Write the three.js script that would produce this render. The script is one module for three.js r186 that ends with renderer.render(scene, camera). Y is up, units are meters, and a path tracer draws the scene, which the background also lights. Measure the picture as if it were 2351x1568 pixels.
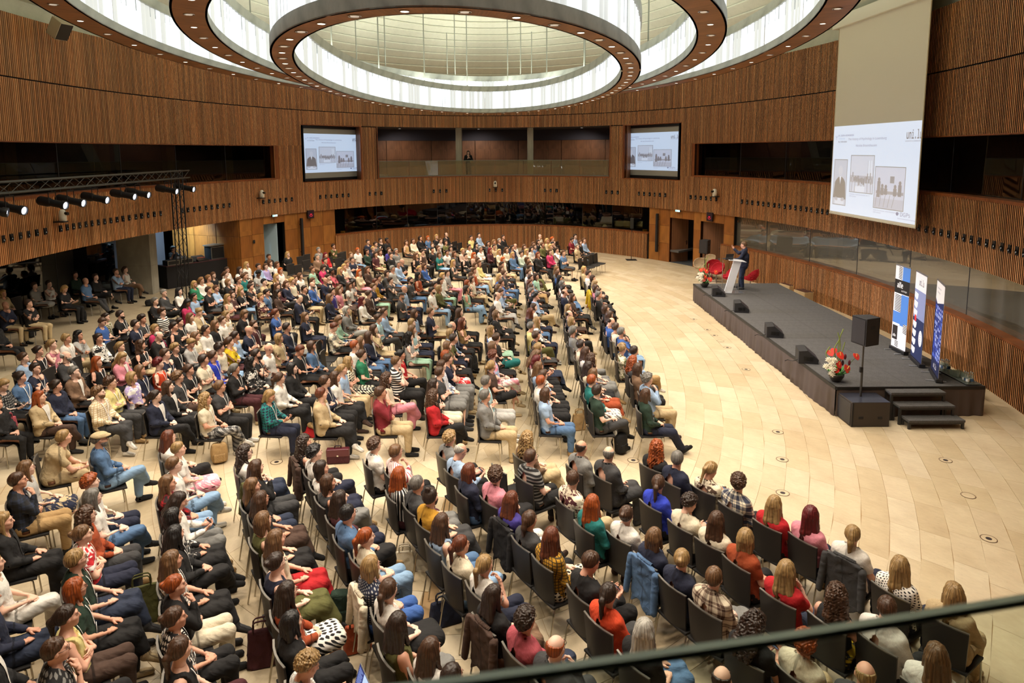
import * as THREE from 'three';
import { mergeGeometries } from 'three/addons/utils/BufferGeometryUtils.js';
import { RoundedBoxGeometry } from 'three/addons/geometries/RoundedBoxGeometry.js';
import { RectAreaLightUniformsLib } from 'three/addons/lights/RectAreaLightUniformsLib.js';

// ---------------------------------------------------------------- camera (24 mm lens on a gallery, lens shifted down)
const FPX = 1553.3, PITCH = 7.355 * Math.PI / 180, ROLL = -0.306 * Math.PI / 180, CX = 1175.5, CY = 549.5, EYE = 5.8;
const scene = new THREE.Scene();
scene.background = new THREE.Color(0x000000);
const camera = new THREE.PerspectiveCamera(2 * Math.atan(784 / FPX) * 180 / Math.PI, 2351 / 1568, 0.1, 200);
camera.rotation.order = 'YXZ';
camera.position.set(0, EYE, 0);
camera.rotation.set(-PITCH, 0, ROLL);
camera.setViewOffset(2351, 1568, 0, 784 - CY, 2351, 1568);
camera.focus = 14;
camera.userData.fStop = 4;
scene.add(camera);
const renderer = new THREE.WebGLRenderer();
renderer.toneMapping = THREE.LinearToneMapping;
renderer.toneMappingExposure = 1.38;
renderer.shadowMap.enabled = true;
RectAreaLightUniformsLib.init();
const DOWN_I = 26, GLOW = 0.8, WARM = 0xffeedb, STAGE_I = 190;

// ---------------------------------------------------------------- helpers
let seed = 12345;
const rnd = () => { seed = (seed * 1664525 + 1013904223) >>> 0; return seed / 4294967296; };
const rr = (a, b) => a + (b - a) * rnd();
const D2R = Math.PI / 180;
const V = (x, y, z) => new THREE.Vector3(x, y, -z);            // z counted away from the camera
function ray(px, py) {
  let u = px - CX, v = -(py - CY); const c = Math.cos(ROLL), s = Math.sin(ROLL);
  [u, v] = [c * u - s * v, s * u + c * v];
  return [u, v * Math.cos(PITCH) - FPX * Math.sin(PITCH), v * Math.sin(PITCH) + FPX * Math.cos(PITCH)];
}
const at = (px, py, h = 0) => { const d = ray(px, py), k = (h - EYE) / d[1]; return [d[0] * k, d[2] * k]; };   // pixel -> x, z on the level h
const atX = (px, py, X) => { const d = ray(px, py), k = X / d[0]; return [EYE + d[1] * k, d[2] * k]; };         // pixel -> y, z on the plane x = X
const EC = [-1, 21], EA = 13, EB = 20;
const E = (deg, off = 0) => { const t = deg * D2R; return [EC[0] + (EA + off) * Math.sin(t), EC[1] + (EB + off) * Math.cos(t)]; };
const used = {};
const numbered = (n) => { used[n] = (used[n] ?? -1) + 1; return used[n] ? n + '_' + String(used[n]).padStart(3, '0') : n; };
const lin = (hex) => new THREE.Color(hex);
const mats = {};
function M(hex, rough = 0.7, o = {}) {
  const key = JSON.stringify([hex, rough, o]);
  return mats[key] ??= new (o.transmission || o.clearcoat || o.sheen ? THREE.MeshPhysicalMaterial : THREE.MeshStandardMaterial)({ color: hex, roughness: rough, side: THREE.DoubleSide, ...o });
}
function mesh(name, geo, mat, parent = scene, top) {
  const g = Array.isArray(geo) ? (geo.length > 1 ? mergeGeometries(geo.map((x) => { const y = x.index ? x.toNonIndexed() : x; for (const k of Object.keys(y.attributes)) if (!['position', 'normal', 'uv', ...(mat.vertexColors ? ['color'] : [])].includes(k)) y.deleteAttribute(k); return y; })) : geo[0]) : geo;
  const m = new THREE.Mesh(g, mat); m.name = parent === scene ? numbered(name) : name; m.castShadow = m.receiveShadow = true; parent.add(m); return m;
}
function tag(o, label, category, group, kind) { o.userData.label = label; if (category) o.userData.category = category; if (group) o.userData.group = group; if (kind) o.userData.kind = kind; return o; }
function thing(name, label, category, pos = [0, 0, 0], turn = 0, group) {
  const o = new THREE.Group(); o.name = numbered(name); scene.add(o); o.position.set(pos[0], pos[1], -pos[2]); o.rotation.y = turn; return tag(o, label, category, group);
}
const structure = (o) => { o.userData.kind = 'structure'; return o; };
const stuff = (o) => { o.userData.kind = 'stuff'; return o; };
function grp(name) { const o = new THREE.Group(); o.name = numbered(name); scene.add(o); return o; }
function box(w, h, d, x = 0, y = 0, z = 0, r = 0) { const g = r ? new RoundedBoxGeometry(w, h, d, 2, r) : new THREE.BoxGeometry(w, h, d); g.translate(x, y, z); return g; }
function rod(a, b, r, seg = 8, r2 = r) {
  const A = new THREE.Vector3(...a), B = new THREE.Vector3(...b), d = B.clone().sub(A), L = d.length();
  const g = new THREE.CylinderGeometry(r2, r, L, seg); g.translate(0, L / 2, 0);
  g.applyQuaternion(new THREE.Quaternion().setFromUnitVectors(new THREE.Vector3(0, 1, 0), d.normalize())); g.translate(A.x, A.y, A.z); return g;
}
function tube(pts, r, seg = 24, rs = 7, closed = false) { return new THREE.TubeGeometry(new THREE.CatmullRomCurve3(pts.map((p) => new THREE.Vector3(...p)), closed, 'catmullrom', 0.3), seg, r, rs, closed); }
function lathe(pts, seg = 20) { return new THREE.LatheGeometry(pts.map((p) => new THREE.Vector2(...p)), seg); }
function prism(pts, depth, bevel = 0) { const s = new THREE.Shape(pts.map((p) => new THREE.Vector2(...p))); return new THREE.ExtrudeGeometry(s, { depth, bevelEnabled: bevel > 0, bevelSize: bevel, bevelThickness: bevel, bevelSegments: 1, steps: 1 }); }
// quad strip geometry from raw arrays
function raw(pos, idx, uv, col) {
  const g = new THREE.BufferGeometry(); g.setAttribute('position', new THREE.Float32BufferAttribute(pos, 3));
  g.setAttribute('uv', new THREE.Float32BufferAttribute(uv ?? new Array(pos.length / 3 * 2).fill(0), 2)); if (col) g.setAttribute('color', new THREE.Float32BufferAttribute(col, 3));
  g.setIndex(idx); g.computeVertexNormals(); return g;
}
// closed curved slab following the ellipse, between two angles and heights, offsets o0 (room side) to o1
function slab(t0, t1, y0, y1, o0, o1, step = 1.5, lean = 0) {
  const n = Math.max(1, Math.ceil(Math.abs(t1 - t0) / step)), pos = [], idx = [], uv = []; let arc = 0, last;
  const ring = [[y0, o0], [y1, o0 + lean], [y1, o1], [y0, o1]];
  for (let f = 0; f < 4; f++) {
    const [ya, oa] = ring[f], [yb, ob] = ring[(f + 1) % 4], base = pos.length / 3; arc = 0; last = null;
    for (let i = 0; i <= n; i++) {
      const t = t0 + (t1 - t0) * i / n, [x, z] = E(t, oa), [x2, z2] = E(t, ob);
      if (last) arc += Math.hypot(x - last[0], z - last[1]); last = [x, z];
      pos.push(x, ya, -z, x2, yb, -z2); const w = Math.hypot(yb - ya, ob - oa); uv.push(arc, f === 0 ? ya : 0, arc, f === 0 ? yb : w);
    }
    for (let i = 0; i < n; i++) { const a = base + 2 * i; idx.push(a, a + 1, a + 2, a + 1, a + 3, a + 2); }
  }
  for (const t of [t0, t1]) { const base = pos.length / 3; for (const [y, o] of ring) { const [x, z] = E(t, o); pos.push(x, y, -z); uv.push(o, y); } idx.push(base, base + 1, base + 2, base, base + 2, base + 3); }
  return raw(pos, idx, uv);
}
// textures
function noise2(w, h, f) { const d = new Uint8Array(w * h * 4); for (let y = 0; y < h; y++) for (let x = 0; x < w; x++) { const c = f(x / w, y / h); for (let k = 0; k < 3; k++) d[(y * w + x) * 4 + k] = Math.max(0, Math.min(255, c[k] * 255)); d[(y * w + x) * 4 + 3] = 255; } const t = new THREE.DataTexture(d, w, h); t.magFilter = THREE.LinearFilter; t.minFilter = THREE.LinearMipmapLinearFilter; t.generateMipmaps = true; t.wrapS = t.wrapT = THREE.RepeatWrapping; t.needsUpdate = true; return t; }
const hash = (x, y) => { const s = Math.sin(x * 127.1 + y * 311.7) * 43758.5453; return s - Math.floor(s); };
function vn(x, y, p) { const X = Math.floor(x), Y = Math.floor(y), f = x - X, g = y - Y, m = (v) => ((v % p) + p) % p, s = f * f * (3 - 2 * f), t = g * g * (3 - 2 * g); const a = hash(m(X), m(Y)), b = hash(m(X + 1), m(Y)), c = hash(m(X), m(Y + 1)), d = hash(m(X + 1), m(Y + 1)); return a + (b - a) * s + (c - a) * t + (a - b - c + d) * s * t; }
const fbm = (x, y, p, n = 4) => { let s = 0, a = 0.5; for (let i = 0; i < n; i++) { s += a * vn(x, y, p); x *= 2; y *= 2; p *= 2; a *= 0.5; } return s; };
const srgb = (t) => { t.colorSpace = THREE.SRGBColorSpace; return t; };
const rep = (t, x, y) => { const c = t.clone(); c.repeat.set(x, y); c.needsUpdate = true; return c; };
const stoneTex = srgb(noise2(512, 512, (u, v) => { const n = fbm(u * 6, v * 6, 6, 5), s = fbm(u * 40, v * 28, 40, 3), k = 0.93 + 0.1 * (n - 0.5) + 0.06 * (s - 0.5) - (vn(u * 90, v * 60, 90) > 0.86 ? 0.03 : 0); return [k, k * (0.985 + 0.03 * (n - 0.5)), k * (0.955 + 0.05 * (n - 0.5))]; }));
const woodTex = srgb(noise2(256, 512, (u, v) => { const g = fbm(u * 24, v * 2, 24, 4), k = 0.84 + 0.34 * (g - 0.5) + 0.12 * (vn(u * 110, v * 5, 110) - 0.5); return [k, k * 0.97, k * 0.92]; }));
const carpetTex = srgb(noise2(256, 256, (u, v) => { const k = 0.72 + 0.5 * (vn(u * 128, v * 128, 128) - 0.5) + 0.12 * (fbm(u * 8, v * 8, 8, 3) - 0.5); return [k, k, k]; }));
const plasterTex = srgb(noise2(256, 256, (u, v) => { const k = 0.94 + 0.06 * (fbm(u * 8, v * 8, 8, 4) - 0.5) + 0.03 * (vn(u * 100, v * 100, 100) - 0.5); return [k, k, k]; }));
const concTex = srgb(noise2(256, 256, (u, v) => { const k = 0.9 + 0.25 * (fbm(u * 5, v * 5, 5, 5) - 0.5); return [k, k, k]; }));

// ---------------------------------------------------------------- materials of the room
const WOOD = 0xa8682e;
const battenMat = new THREE.MeshStandardMaterial({ color: 0xffffff, roughness: 0.5, vertexColors: true, side: THREE.DoubleSide });
const panelMat = new THREE.MeshStandardMaterial({ color: 0xa86a30, roughness: 0.45, map: woodTex, side: THREE.DoubleSide });
const panelMat2 = new THREE.MeshStandardMaterial({ color: 0xb87a3a, roughness: 0.45, map: rep(woodTex, 1.3, 0.9), side: THREE.DoubleSide });
const darkPanel = new THREE.MeshStandardMaterial({ color: 0x9a6c4e, roughness: 0.5, map: woodTex, side: THREE.DoubleSide });
const ledgeMat = new THREE.MeshStandardMaterial({ color: 0x96562a, roughness: 0.4, map: rep(woodTex, 0.6, 0.6), side: THREE.DoubleSide });
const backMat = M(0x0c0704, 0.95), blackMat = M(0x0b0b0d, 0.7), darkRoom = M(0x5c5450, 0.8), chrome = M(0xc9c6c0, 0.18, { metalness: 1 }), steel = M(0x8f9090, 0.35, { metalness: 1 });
const plaster = new THREE.MeshStandardMaterial({ color: 0xdcdcc6, roughness: 0.85, map: plasterTex, side: THREE.DoubleSide });
const fasciaMat = new THREE.MeshStandardMaterial({ color: 0xb9bdb4, roughness: 0.45, metalness: 0.15, map: concTex, side: THREE.DoubleSide });
const concrete = new THREE.MeshStandardMaterial({ color: 0xb3ad9c, roughness: 0.8, map: concTex, side: THREE.DoubleSide });
const glassMat = new THREE.MeshPhysicalMaterial({ color: 0xbcb5a2, metalness: 0.27, roughness: 0.012, transmission: 1, thickness: 0, ior: 1.8, side: THREE.DoubleSide });
const darkGlass = new THREE.MeshPhysicalMaterial({ color: 0x9a9ca2, roughness: 0.01, transmission: 1, thickness: 0, ior: 1.5, side: THREE.DoubleSide });
const clearGlass = new THREE.MeshPhysicalMaterial({ color: 0xd9d2b4, metalness: 0.16, roughness: 0.01, transmission: 1, thickness: 0, ior: 1.6, side: THREE.DoubleSide });

// ---------------------------------------------------------------- battens
function battens(parts, pitch = 0.0785) {
  const pos = [], nor = [], idx = [], uv = [], col = [];
  const quad = (a, b, c, d, n, k) => { const i = pos.length / 3; for (const p of [a, b, c, d]) { pos.push(...p); nor.push(...n); uv.push(0, 0); col.push(...k); } idx.push(i, i + 1, i + 2, i, i + 2, i + 3); };
  for (const [t0, t1, y0, y1, o = 0] of parts) {
    let t = t0; const w = 0.042, dep = 0.055;
    while (t < t1) {
      const sp = Math.hypot(EA * Math.cos(t * D2R), EB * Math.sin(t * D2R)) * D2R;        // metres per degree
      const h = w / 2 / sp, A = E(t - h, o), B = E(t + h, o), A2 = E(t - h, o + dep), B2 = E(t + h, o + dep);
      const v = 0.62 + 0.62 * rnd(), q = rnd(), k = [0.52 * v, (0.205 + 0.04 * q) * v, (0.068 + 0.028 * q) * v];
      const nx = (A[0] + B[0]) / 2 - (A2[0] + B2[0]) / 2, nz = -((A[1] + B[1]) / 2 - (A2[1] + B2[1]) / 2), L = Math.hypot(nx, nz), n = [nx / L, 0, nz / L], s = [n[2], 0, -n[0]];
      const P = (c, y) => [c[0], y, -c[1]];
      quad(P(A, y0), P(B, y0), P(B, y1), P(A, y1), n, k); quad(P(A, y0), P(A, y1), P(A2, y1), P(A2, y0), [-s[0], 0, -s[2]], k); quad(P(B, y0), P(B, y1), P(B2, y1), P(B2, y0), s, k);
      quad(P(A, y0), P(B, y0), P(B2, y0), P(A2, y0), [0, -1, 0], k); quad(P(A, y1), P(B, y1), P(B2, y1), P(A2, y1), [0, 1, 0], k);
      t += pitch / sp;
    }
  }
  const g = new THREE.BufferGeometry(); g.setAttribute('position', new THREE.Float32BufferAttribute(pos, 3)); g.setAttribute('normal', new THREE.Float32BufferAttribute(nor, 3)); g.setAttribute('uv', new THREE.Float32BufferAttribute(uv, 2)); g.setAttribute('color', new THREE.Float32BufferAttribute(col, 3)); g.setIndex(idx); return g;
}
const Y = { dado: 1.4, band: 2.8, sill: 4.55, win: 6.18, groove: 7.95, top: 9.72, cove: 10.25 };
function wallSection(name, label, bat, backs, extra) {
  const g = structure(grp(name)); g.userData.label = label;
  mesh('backing', backs.map((b) => slab(...b)), backMat, g);
  for (const [k, parts] of Object.entries(bat)) stuff(mesh(k, battens(parts), battenMat, g));
  extra?.(g); return g;
}
const BK = 0.055, BT = 0.17;   // backing behind the battens
const band = (t0, t1, y0, y1) => [t0, t1, y0, y1, BK, BT];
// left wall: angles -150 .. -47.5
wallSection('wall_left', 'curved left wall of upright brown wood battens',
  { lower_battens: [[-150, -47.5, Y.band, Y.sill]], upper_battens: [[-150, -47.5, Y.win, Y.groove - 0.02], [-53.4, -47.5, Y.sill, Y.win]], top_battens: [[-150, -47.5, Y.groove + 0.02, Y.top]] },
  [band(-150, -47.5, Y.band, Y.sill), band(-53.4, -47.5, Y.sill, Y.win), band(-150, -47.5, Y.win, Y.top)]);
wallSection('wall_far', 'curved far wall of upright brown wood battens round a gallery opening',
  { low_battens: [[-40.6, 40, 0, Y.dado]], lower_battens: [[-47.5, 47.5, Y.band, 4.33], [-34, -30.2, 4.33, 7.2], [30.2, 33.4, 4.33, 7.2]], upper_battens: [[-47.5, 47.5, 7.25, Y.groove - 0.02]], top_battens: [[-47.5, 47.5, Y.groove + 0.02, Y.top]] },
  [band(-40.6, 40, 0, Y.dado), band(-47.5, 47.5, Y.band, 4.33), band(-34, -30.2, 4.33, 7.2), band(30.2, 33.4, 4.33, 7.2), band(-47.5, 47.5, 7.25, Y.top)]);
wallSection('wall_right', 'curved right wall of upright brown wood battens behind the stage',
  { low_battens: [[57.2, 150, 0, Y.dado]], lower_battens: [[47.5, 150, Y.band, Y.sill], [47.5, 50.6, Y.sill, Y.win]], upper_battens: [[47.5, 150, Y.win, Y.groove - 0.02]], top_battens: [[47.5, 150, Y.groove + 0.02, Y.top]] },
  [band(57.2, 150, 0, Y.dado), band(47.5, 150, Y.band, Y.sill), band(47.5, 50.6, Y.sill, Y.win), band(47.5, 150, Y.win, Y.top)]);
{ // near wall behind the camera: plain panels with a gallery opening where the photograph was taken from
  const g = structure(grp('wall_near'));
  mesh('lower_panel', [slab(150, 210, 0, 4.2, 0.05, 0.2)], panelMat, g); mesh('upper_panel', [slab(150, 210, 7.25, Y.top, 0.05, 0.2)], panelMat, g);
}
// ledges, sills and the rims of openings
{ const g = structure(grp('trim_1')); mesh('dado_ledge', [slab(-40.6, 40, Y.dado - 0.03, Y.dado + 0.03, -0.01, 0.42), slab(57.2, 150, Y.dado - 0.03, Y.dado + 0.03, -0.01, 0.42)], ledgeMat, g); }
{ const g = structure(grp('trim_2')); mesh('window_sill', [slab(-150, -53.4, Y.sill - 0.02, Y.sill + 0.06, -0.01, 0.5), slab(50.6, 150, Y.sill - 0.02, Y.sill + 0.06, -0.01, 0.5)], ledgeMat, g);
  mesh('window_head', [slab(-150, -53.4, Y.win - 0.03, Y.win, 0.0, 0.5), slab(50.6, 150, Y.win - 0.03, Y.win, 0, 0.5)], ledgeMat, g);
  mesh('window_reveal', [slab(-53.4, -52.6, Y.sill, Y.win, 0.0, 0.6), slab(50.0, 50.6, Y.sill, Y.win, 0, 0.6)], ledgeMat, g); }
// booths behind the glass: floor, back wall, ceiling
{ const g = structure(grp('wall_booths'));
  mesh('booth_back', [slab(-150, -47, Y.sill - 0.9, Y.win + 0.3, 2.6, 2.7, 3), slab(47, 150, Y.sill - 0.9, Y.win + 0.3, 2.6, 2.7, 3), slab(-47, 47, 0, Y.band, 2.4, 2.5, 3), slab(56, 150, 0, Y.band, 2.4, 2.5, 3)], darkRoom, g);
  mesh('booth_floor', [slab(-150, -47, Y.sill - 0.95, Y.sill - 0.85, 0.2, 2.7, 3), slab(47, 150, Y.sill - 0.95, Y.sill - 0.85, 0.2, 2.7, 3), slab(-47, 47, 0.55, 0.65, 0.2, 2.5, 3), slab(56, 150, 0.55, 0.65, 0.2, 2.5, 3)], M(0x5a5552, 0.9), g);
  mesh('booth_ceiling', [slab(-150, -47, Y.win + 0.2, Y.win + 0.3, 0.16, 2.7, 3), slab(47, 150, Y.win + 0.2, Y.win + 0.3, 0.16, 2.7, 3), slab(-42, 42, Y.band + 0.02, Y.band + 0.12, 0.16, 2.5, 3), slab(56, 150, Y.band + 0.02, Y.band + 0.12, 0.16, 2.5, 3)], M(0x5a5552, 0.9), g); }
// window bands: panes one by one
let wn = 0;
const postMat = M(0xc9a238, 0.6), frameMat = M(0x15161a, 0.5);
function windowBand(t0, t1, y0, y1, step, off, label, glass, posts) {
  const g = structure(new THREE.Group()); g.name = 'window_' + (++wn); scene.add(g); g.userData.label = label;
  const n = Math.max(1, Math.round((t1 - t0) / step));
  for (let i = 0; i < n; i++) { const a = t0 + (t1 - t0) * i / n, b = t0 + (t1 - t0) * (i + 1) / n; mesh('pane', slab(a + 0.03, b - 0.03, y0, y1, off, off + 0.012, 2.5), glass, g); if (i) mesh('pane_joint', slab(a - 0.04, a + 0.04, y0, y1, off - 0.004, off + 0.02, 1), frameMat, g); }
  for (const t of posts) mesh('post', slab(t - 0.7, t + 0.7, y0 - 0.3, y1 + 0.1, 0.9, 1.15, 1), postMat, g);
  return g;
}
windowBand(-150, -53.4, Y.sill + 0.06, Y.win - 0.03, 9, 0.35, 'long dark booth window of the left gallery', darkGlass, [-140, -128, -116, -104, -92, -80, -70, -60]);
windowBand(50.6, 150, Y.sill + 0.06, Y.win - 0.03, 9, 0.35, 'long dark booth window of the right gallery', darkGlass, [56.5, 68, 80, 92, 104, 116, 128, 140]);
windowBand(-38, 38, Y.dado + 0.03, Y.band, 8, 0.3, 'dark curved window under the far gallery', darkGlass, [-35.5, -12, 12, 33]);
windowBand(57.4, 150, Y.dado + 0.03, Y.band, 8.5, 0.3, 'dark mirroring window band behind the stage', glassMat, [63, 76, 88, 100, 112, 126, 140]);

// ---------------------------------------------------------------- floor of stone slabs
const floorMat = new THREE.MeshStandardMaterial({ color: 0xcebea2, roughness: 0.42, map: rep(stoneTex, 0.5, 0.5), side: THREE.DoubleSide });
{
  const g = structure(grp('floor')); g.userData.label = 'pale beige stone floor in curved courses';
  const sh = new THREE.Shape(); for (let i = 0; i <= 96; i++) { const [x, z] = E(i * 3.75, 4.2); i ? sh.lineTo(x, z) : sh.moveTo(x, z); }
  const base = new THREE.ExtrudeGeometry(sh, { depth: 0.2, bevelEnabled: false }); base.rotateX(-Math.PI / 2); base.translate(0, -0.208, 0);
  mesh('floor_bed', base, M(0x9c7f58, 0.9), g);
  const inner = new THREE.Shape(); for (let i = 0; i <= 72; i++) { const [x, z] = E(i * 5, -11.43); i ? inner.lineTo(x, z) : inner.moveTo(x, z); }
  const ig = new THREE.ExtrudeGeometry(inner, { depth: 0.008, bevelEnabled: false }); ig.rotateX(-Math.PI / 2); ig.translate(0, -0.008, 0); mesh('middle_slab', ig, floorMat, g);
  const out = new THREE.Shape(), hole = new THREE.Path(); for (let i = 0; i <= 96; i++) { const [x, z] = E(i * 3.75, 4.2), [u, v] = E(i * 3.75, 0.05); i ? (out.lineTo(x, z), hole.lineTo(u, v)) : (out.moveTo(x, z), hole.moveTo(u, v)); } out.holes.push(hole);
  const og = new THREE.ExtrudeGeometry(out, { depth: 0.008, bevelEnabled: false }); og.rotateX(-Math.PI / 2); og.translate(0, -0.008, 0); mesh('side_slab', og, floorMat, g);
  const tones = [0xd2c3a8, 0xcfc0a4, 0xcbbb9d, 0xd5c8af, 0xc7b698, 0xd0c1a6].map((c) => new THREE.MeshStandardMaterial({ color: c, roughness: 0.38 + 0.08 * rnd(), map: rep(stoneTex, 0.7, 0.5), side: THREE.DoubleSide }));
  const tiles = [];
  for (let c = 0; c < 28; c++) {
    const o0 = 0.05 - c * 0.41, o1 = o0 - 0.41; let t = -180 + rr(0, 3);
    while (t < 180 - 0.5) {
      const sp = Math.max(0.05, Math.hypot((EA + o1) * Math.cos(t * D2R), (EB + o1) * Math.sin(t * D2R)) * D2R), len = rr(0.85, 1.15), te = t + len / sp, t1 = te > 180 - 0.6 * len / sp ? 180 : te, gap = 0.0025, gt = gap / sp;
      const pos = [], idx = [], uv = [], nn = (t1 - t) > 5 ? 4 : 1, ox = rnd() * 5, oy = rnd() * 5;
      for (let i = 0; i <= nn; i++) { const tt = t + gt + (t1 - t - 2 * gt) * i / nn; for (const [o, y] of [[o0 - gap, -0.008], [o0 - gap, 0], [o1 + gap, 0], [o1 + gap, -0.008]]) { const [x, z] = E(tt, o); pos.push(x, y, -z); uv.push(i * len / nn + ox, (o - o0) + oy); } }
      for (let i = 0; i < nn; i++) for (let k = 0; k < 3; k++) { const a = i * 4 + k; idx.push(a, a + 4, a + 1, a + 1, a + 4, a + 5); }
      const [mx, mz] = E((t + t1) / 2, (o0 + o1) / 2);
      tiles.push({ pos, idx, uv, mx, mz, tone: Math.floor(rnd() * 6), d: Math.hypot(mx, mz) / (1 + (mx > 3 && mx < 11.8 && mz > 6 && mz < 30 && !(mx > 6.9 && mx < 10.6 && mz > 14 && mz < 26.2) ? 4 : 0)) }); t = t1;
    }
  }
  tiles.sort((a, b) => a.d - b.d);
  const flat = (T) => { const gg = raw(T.pos, T.idx, T.uv).toNonIndexed(); gg.computeVertexNormals(); return gg; };
  tiles.slice(0, 300).forEach((T) => mesh('tile', flat(T), tones[T.tone], g));
  for (let k = 0; k < 6; k++) stuff(mesh('tile_courses', tiles.slice(300).filter((T) => T.tone === k).map(flat), tones[k], g));
}
// round floor boxes
{
  const ring = new THREE.RingGeometry(0.1, 0.112, 36); ring.rotateX(-Math.PI / 2); const lid = new THREE.CylinderGeometry(0.1, 0.1, 0.006, 36);
  const hole = new THREE.CylinderGeometry(0.042, 0.042, 0.004, 20);
  const S = [[2171, 1057, 1], [2223, 1138, 0], [2270, 1237, 1], [1786, 992, 1], [1796, 1055, 1], [1797, 1132, 1], [1713, 848, 1], [1670, 798, 1], [1654, 783, 0], [1640, 770, 1], [1624, 757, 1], [1454, 1057, 1], [635, 1061, 1], [1593, 733, 1]];
  S.forEach(([px, py, open], i) => {
    const [x, z] = at(px, py), f = thing('floor_box', open ? 'round floor socket with dark centre set in the beige stone' : 'plain round floor lid without a dark centre in beige stone', 'floor socket', [x, 0.001, z], 0, open ? 'open floor sockets' : 'plain floor lids');
    mesh('rim', ring.clone().translate(0, 0.004, 0), M(0x5a4430, 0.5), f); mesh('lid', lid, floorMat, f); if (open) mesh('socket_hole', hole.clone().translate(0, 0.003, 0), M(0x2a2020, 0.6), f);
  });
}

// ---------------------------------------------------------------- ceiling: cove and lapped plaster bands
{
  const g = structure(grp('ceiling')); g.userData.label = 'off-white domed ceiling of lapped curved bands';
  mesh('cove', slab(-180, 180, Y.top - 0.02, Y.cove, 0.3, 0.45, 3), plaster, g);
  mesh('cove_ledge', slab(-180, 180, Y.top - 0.06, Y.top - 0.02, 0.04, 0.45, 3), plaster, g);
  const hOf = (s) => Y.cove + 4.1 * (1 - (1 - s / 13) ** 2);
  for (let i = 0; i < 24; i++) {
    const s0 = -0.35 + i * 0.53, s1 = s0 + 0.56, y0 = hOf(Math.max(0, s0)) - (i ? 0 : 0.0), y1 = hOf(s1), n = 120, pos = [], idx = [], uv = [];
    for (let k = 0; k <= n; k++) { const t = -180 + 360 * k / n; for (const [o, y, v] of [[-s0, y0, 0], [-s1, y1 - 0.085, 0.5], [-s1, y1 - 0.03, 0.56], [-s0, y0 + 0.08, 1.1]]) { const [x, z] = E(t, o); pos.push(x, y, -z); uv.push(k * 0.7, v); } }
    for (let k = 0; k < n; k++) for (let f = 0; f < 4; f++) { const a = k * 4 + f, b = k * 4 + (f + 1) % 4; idx.push(a, b, a + 4, b, b + 4, a + 4); }
    mesh('ceiling_band', raw(pos, idx, uv).toNonIndexed(), plaster, g).geometry.computeVertexNormals();
  }
  const top = new THREE.Shape(); for (let i = 0; i <= 60; i++) { const [x, z] = E(i * 6, -12.3); i ? top.lineTo(x, z) : top.moveTo(x, z); }
  const tg = new THREE.ExtrudeGeometry(top, { depth: 0.1, bevelEnabled: false }); tg.rotateX(-Math.PI / 2); tg.translate(0, Y.cove + 4.1, 0); mesh('ceiling_crown', tg, plaster, g);
}

// ---------------------------------------------------------------- the three ring chandeliers
const glowMat = new THREE.MeshStandardMaterial({ color: 0x8f9292, roughness: 0.35, emissive: 0xf4fbff, emissiveIntensity: GLOW, side: THREE.DoubleSide });
const glowMat2 = new THREE.MeshStandardMaterial({ color: 0x84888a, roughness: 0.35, emissive: 0xf2f4ee, emissiveIntensity: GLOW * 0.66, side: THREE.DoubleSide });
const soffitMat = new THREE.MeshStandardMaterial({ color: 0xa8764a, roughness: 0.5, map: rep(woodTex, 0.8, 3), side: THREE.DoubleSide });
const lampGlow = new THREE.MeshStandardMaterial({ color: 0xffffff, emissive: 0xfff0d8, emissiveIntensity: 2.5 }), lampDim = new THREE.MeshStandardMaterial({ color: 0xd8d8d8, roughness: 0.2, metalness: 0.6, emissive: 0xfff0dc, emissiveIntensity: 0.35 });
const RINGS = [
  { a: 4.29, b: 11.85, w: 0.47, y: 7.64, cz: 21.0, step: 0.8, label: 'smallest innermost ring chandelier hanging lowest', lights: 22 },
  { a: 6.1, b: 12.85, w: 0.62, y: 8.2, cz: 20.9, step: 1.3, label: 'middle ring chandelier between the smallest and the widest ring', lights: 22 },
  { a: 8.42, b: 15.4, w: 0.62, y: 8.47, cz: 20.9, step: 1.6, label: 'widest outermost ring chandelier hanging highest', lights: 24 }];
const ringPt = (R, t, o) => [-1.12 + (R.a + o) * Math.sin(t), R.cz + (R.b + o) * Math.cos(t)];
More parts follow.
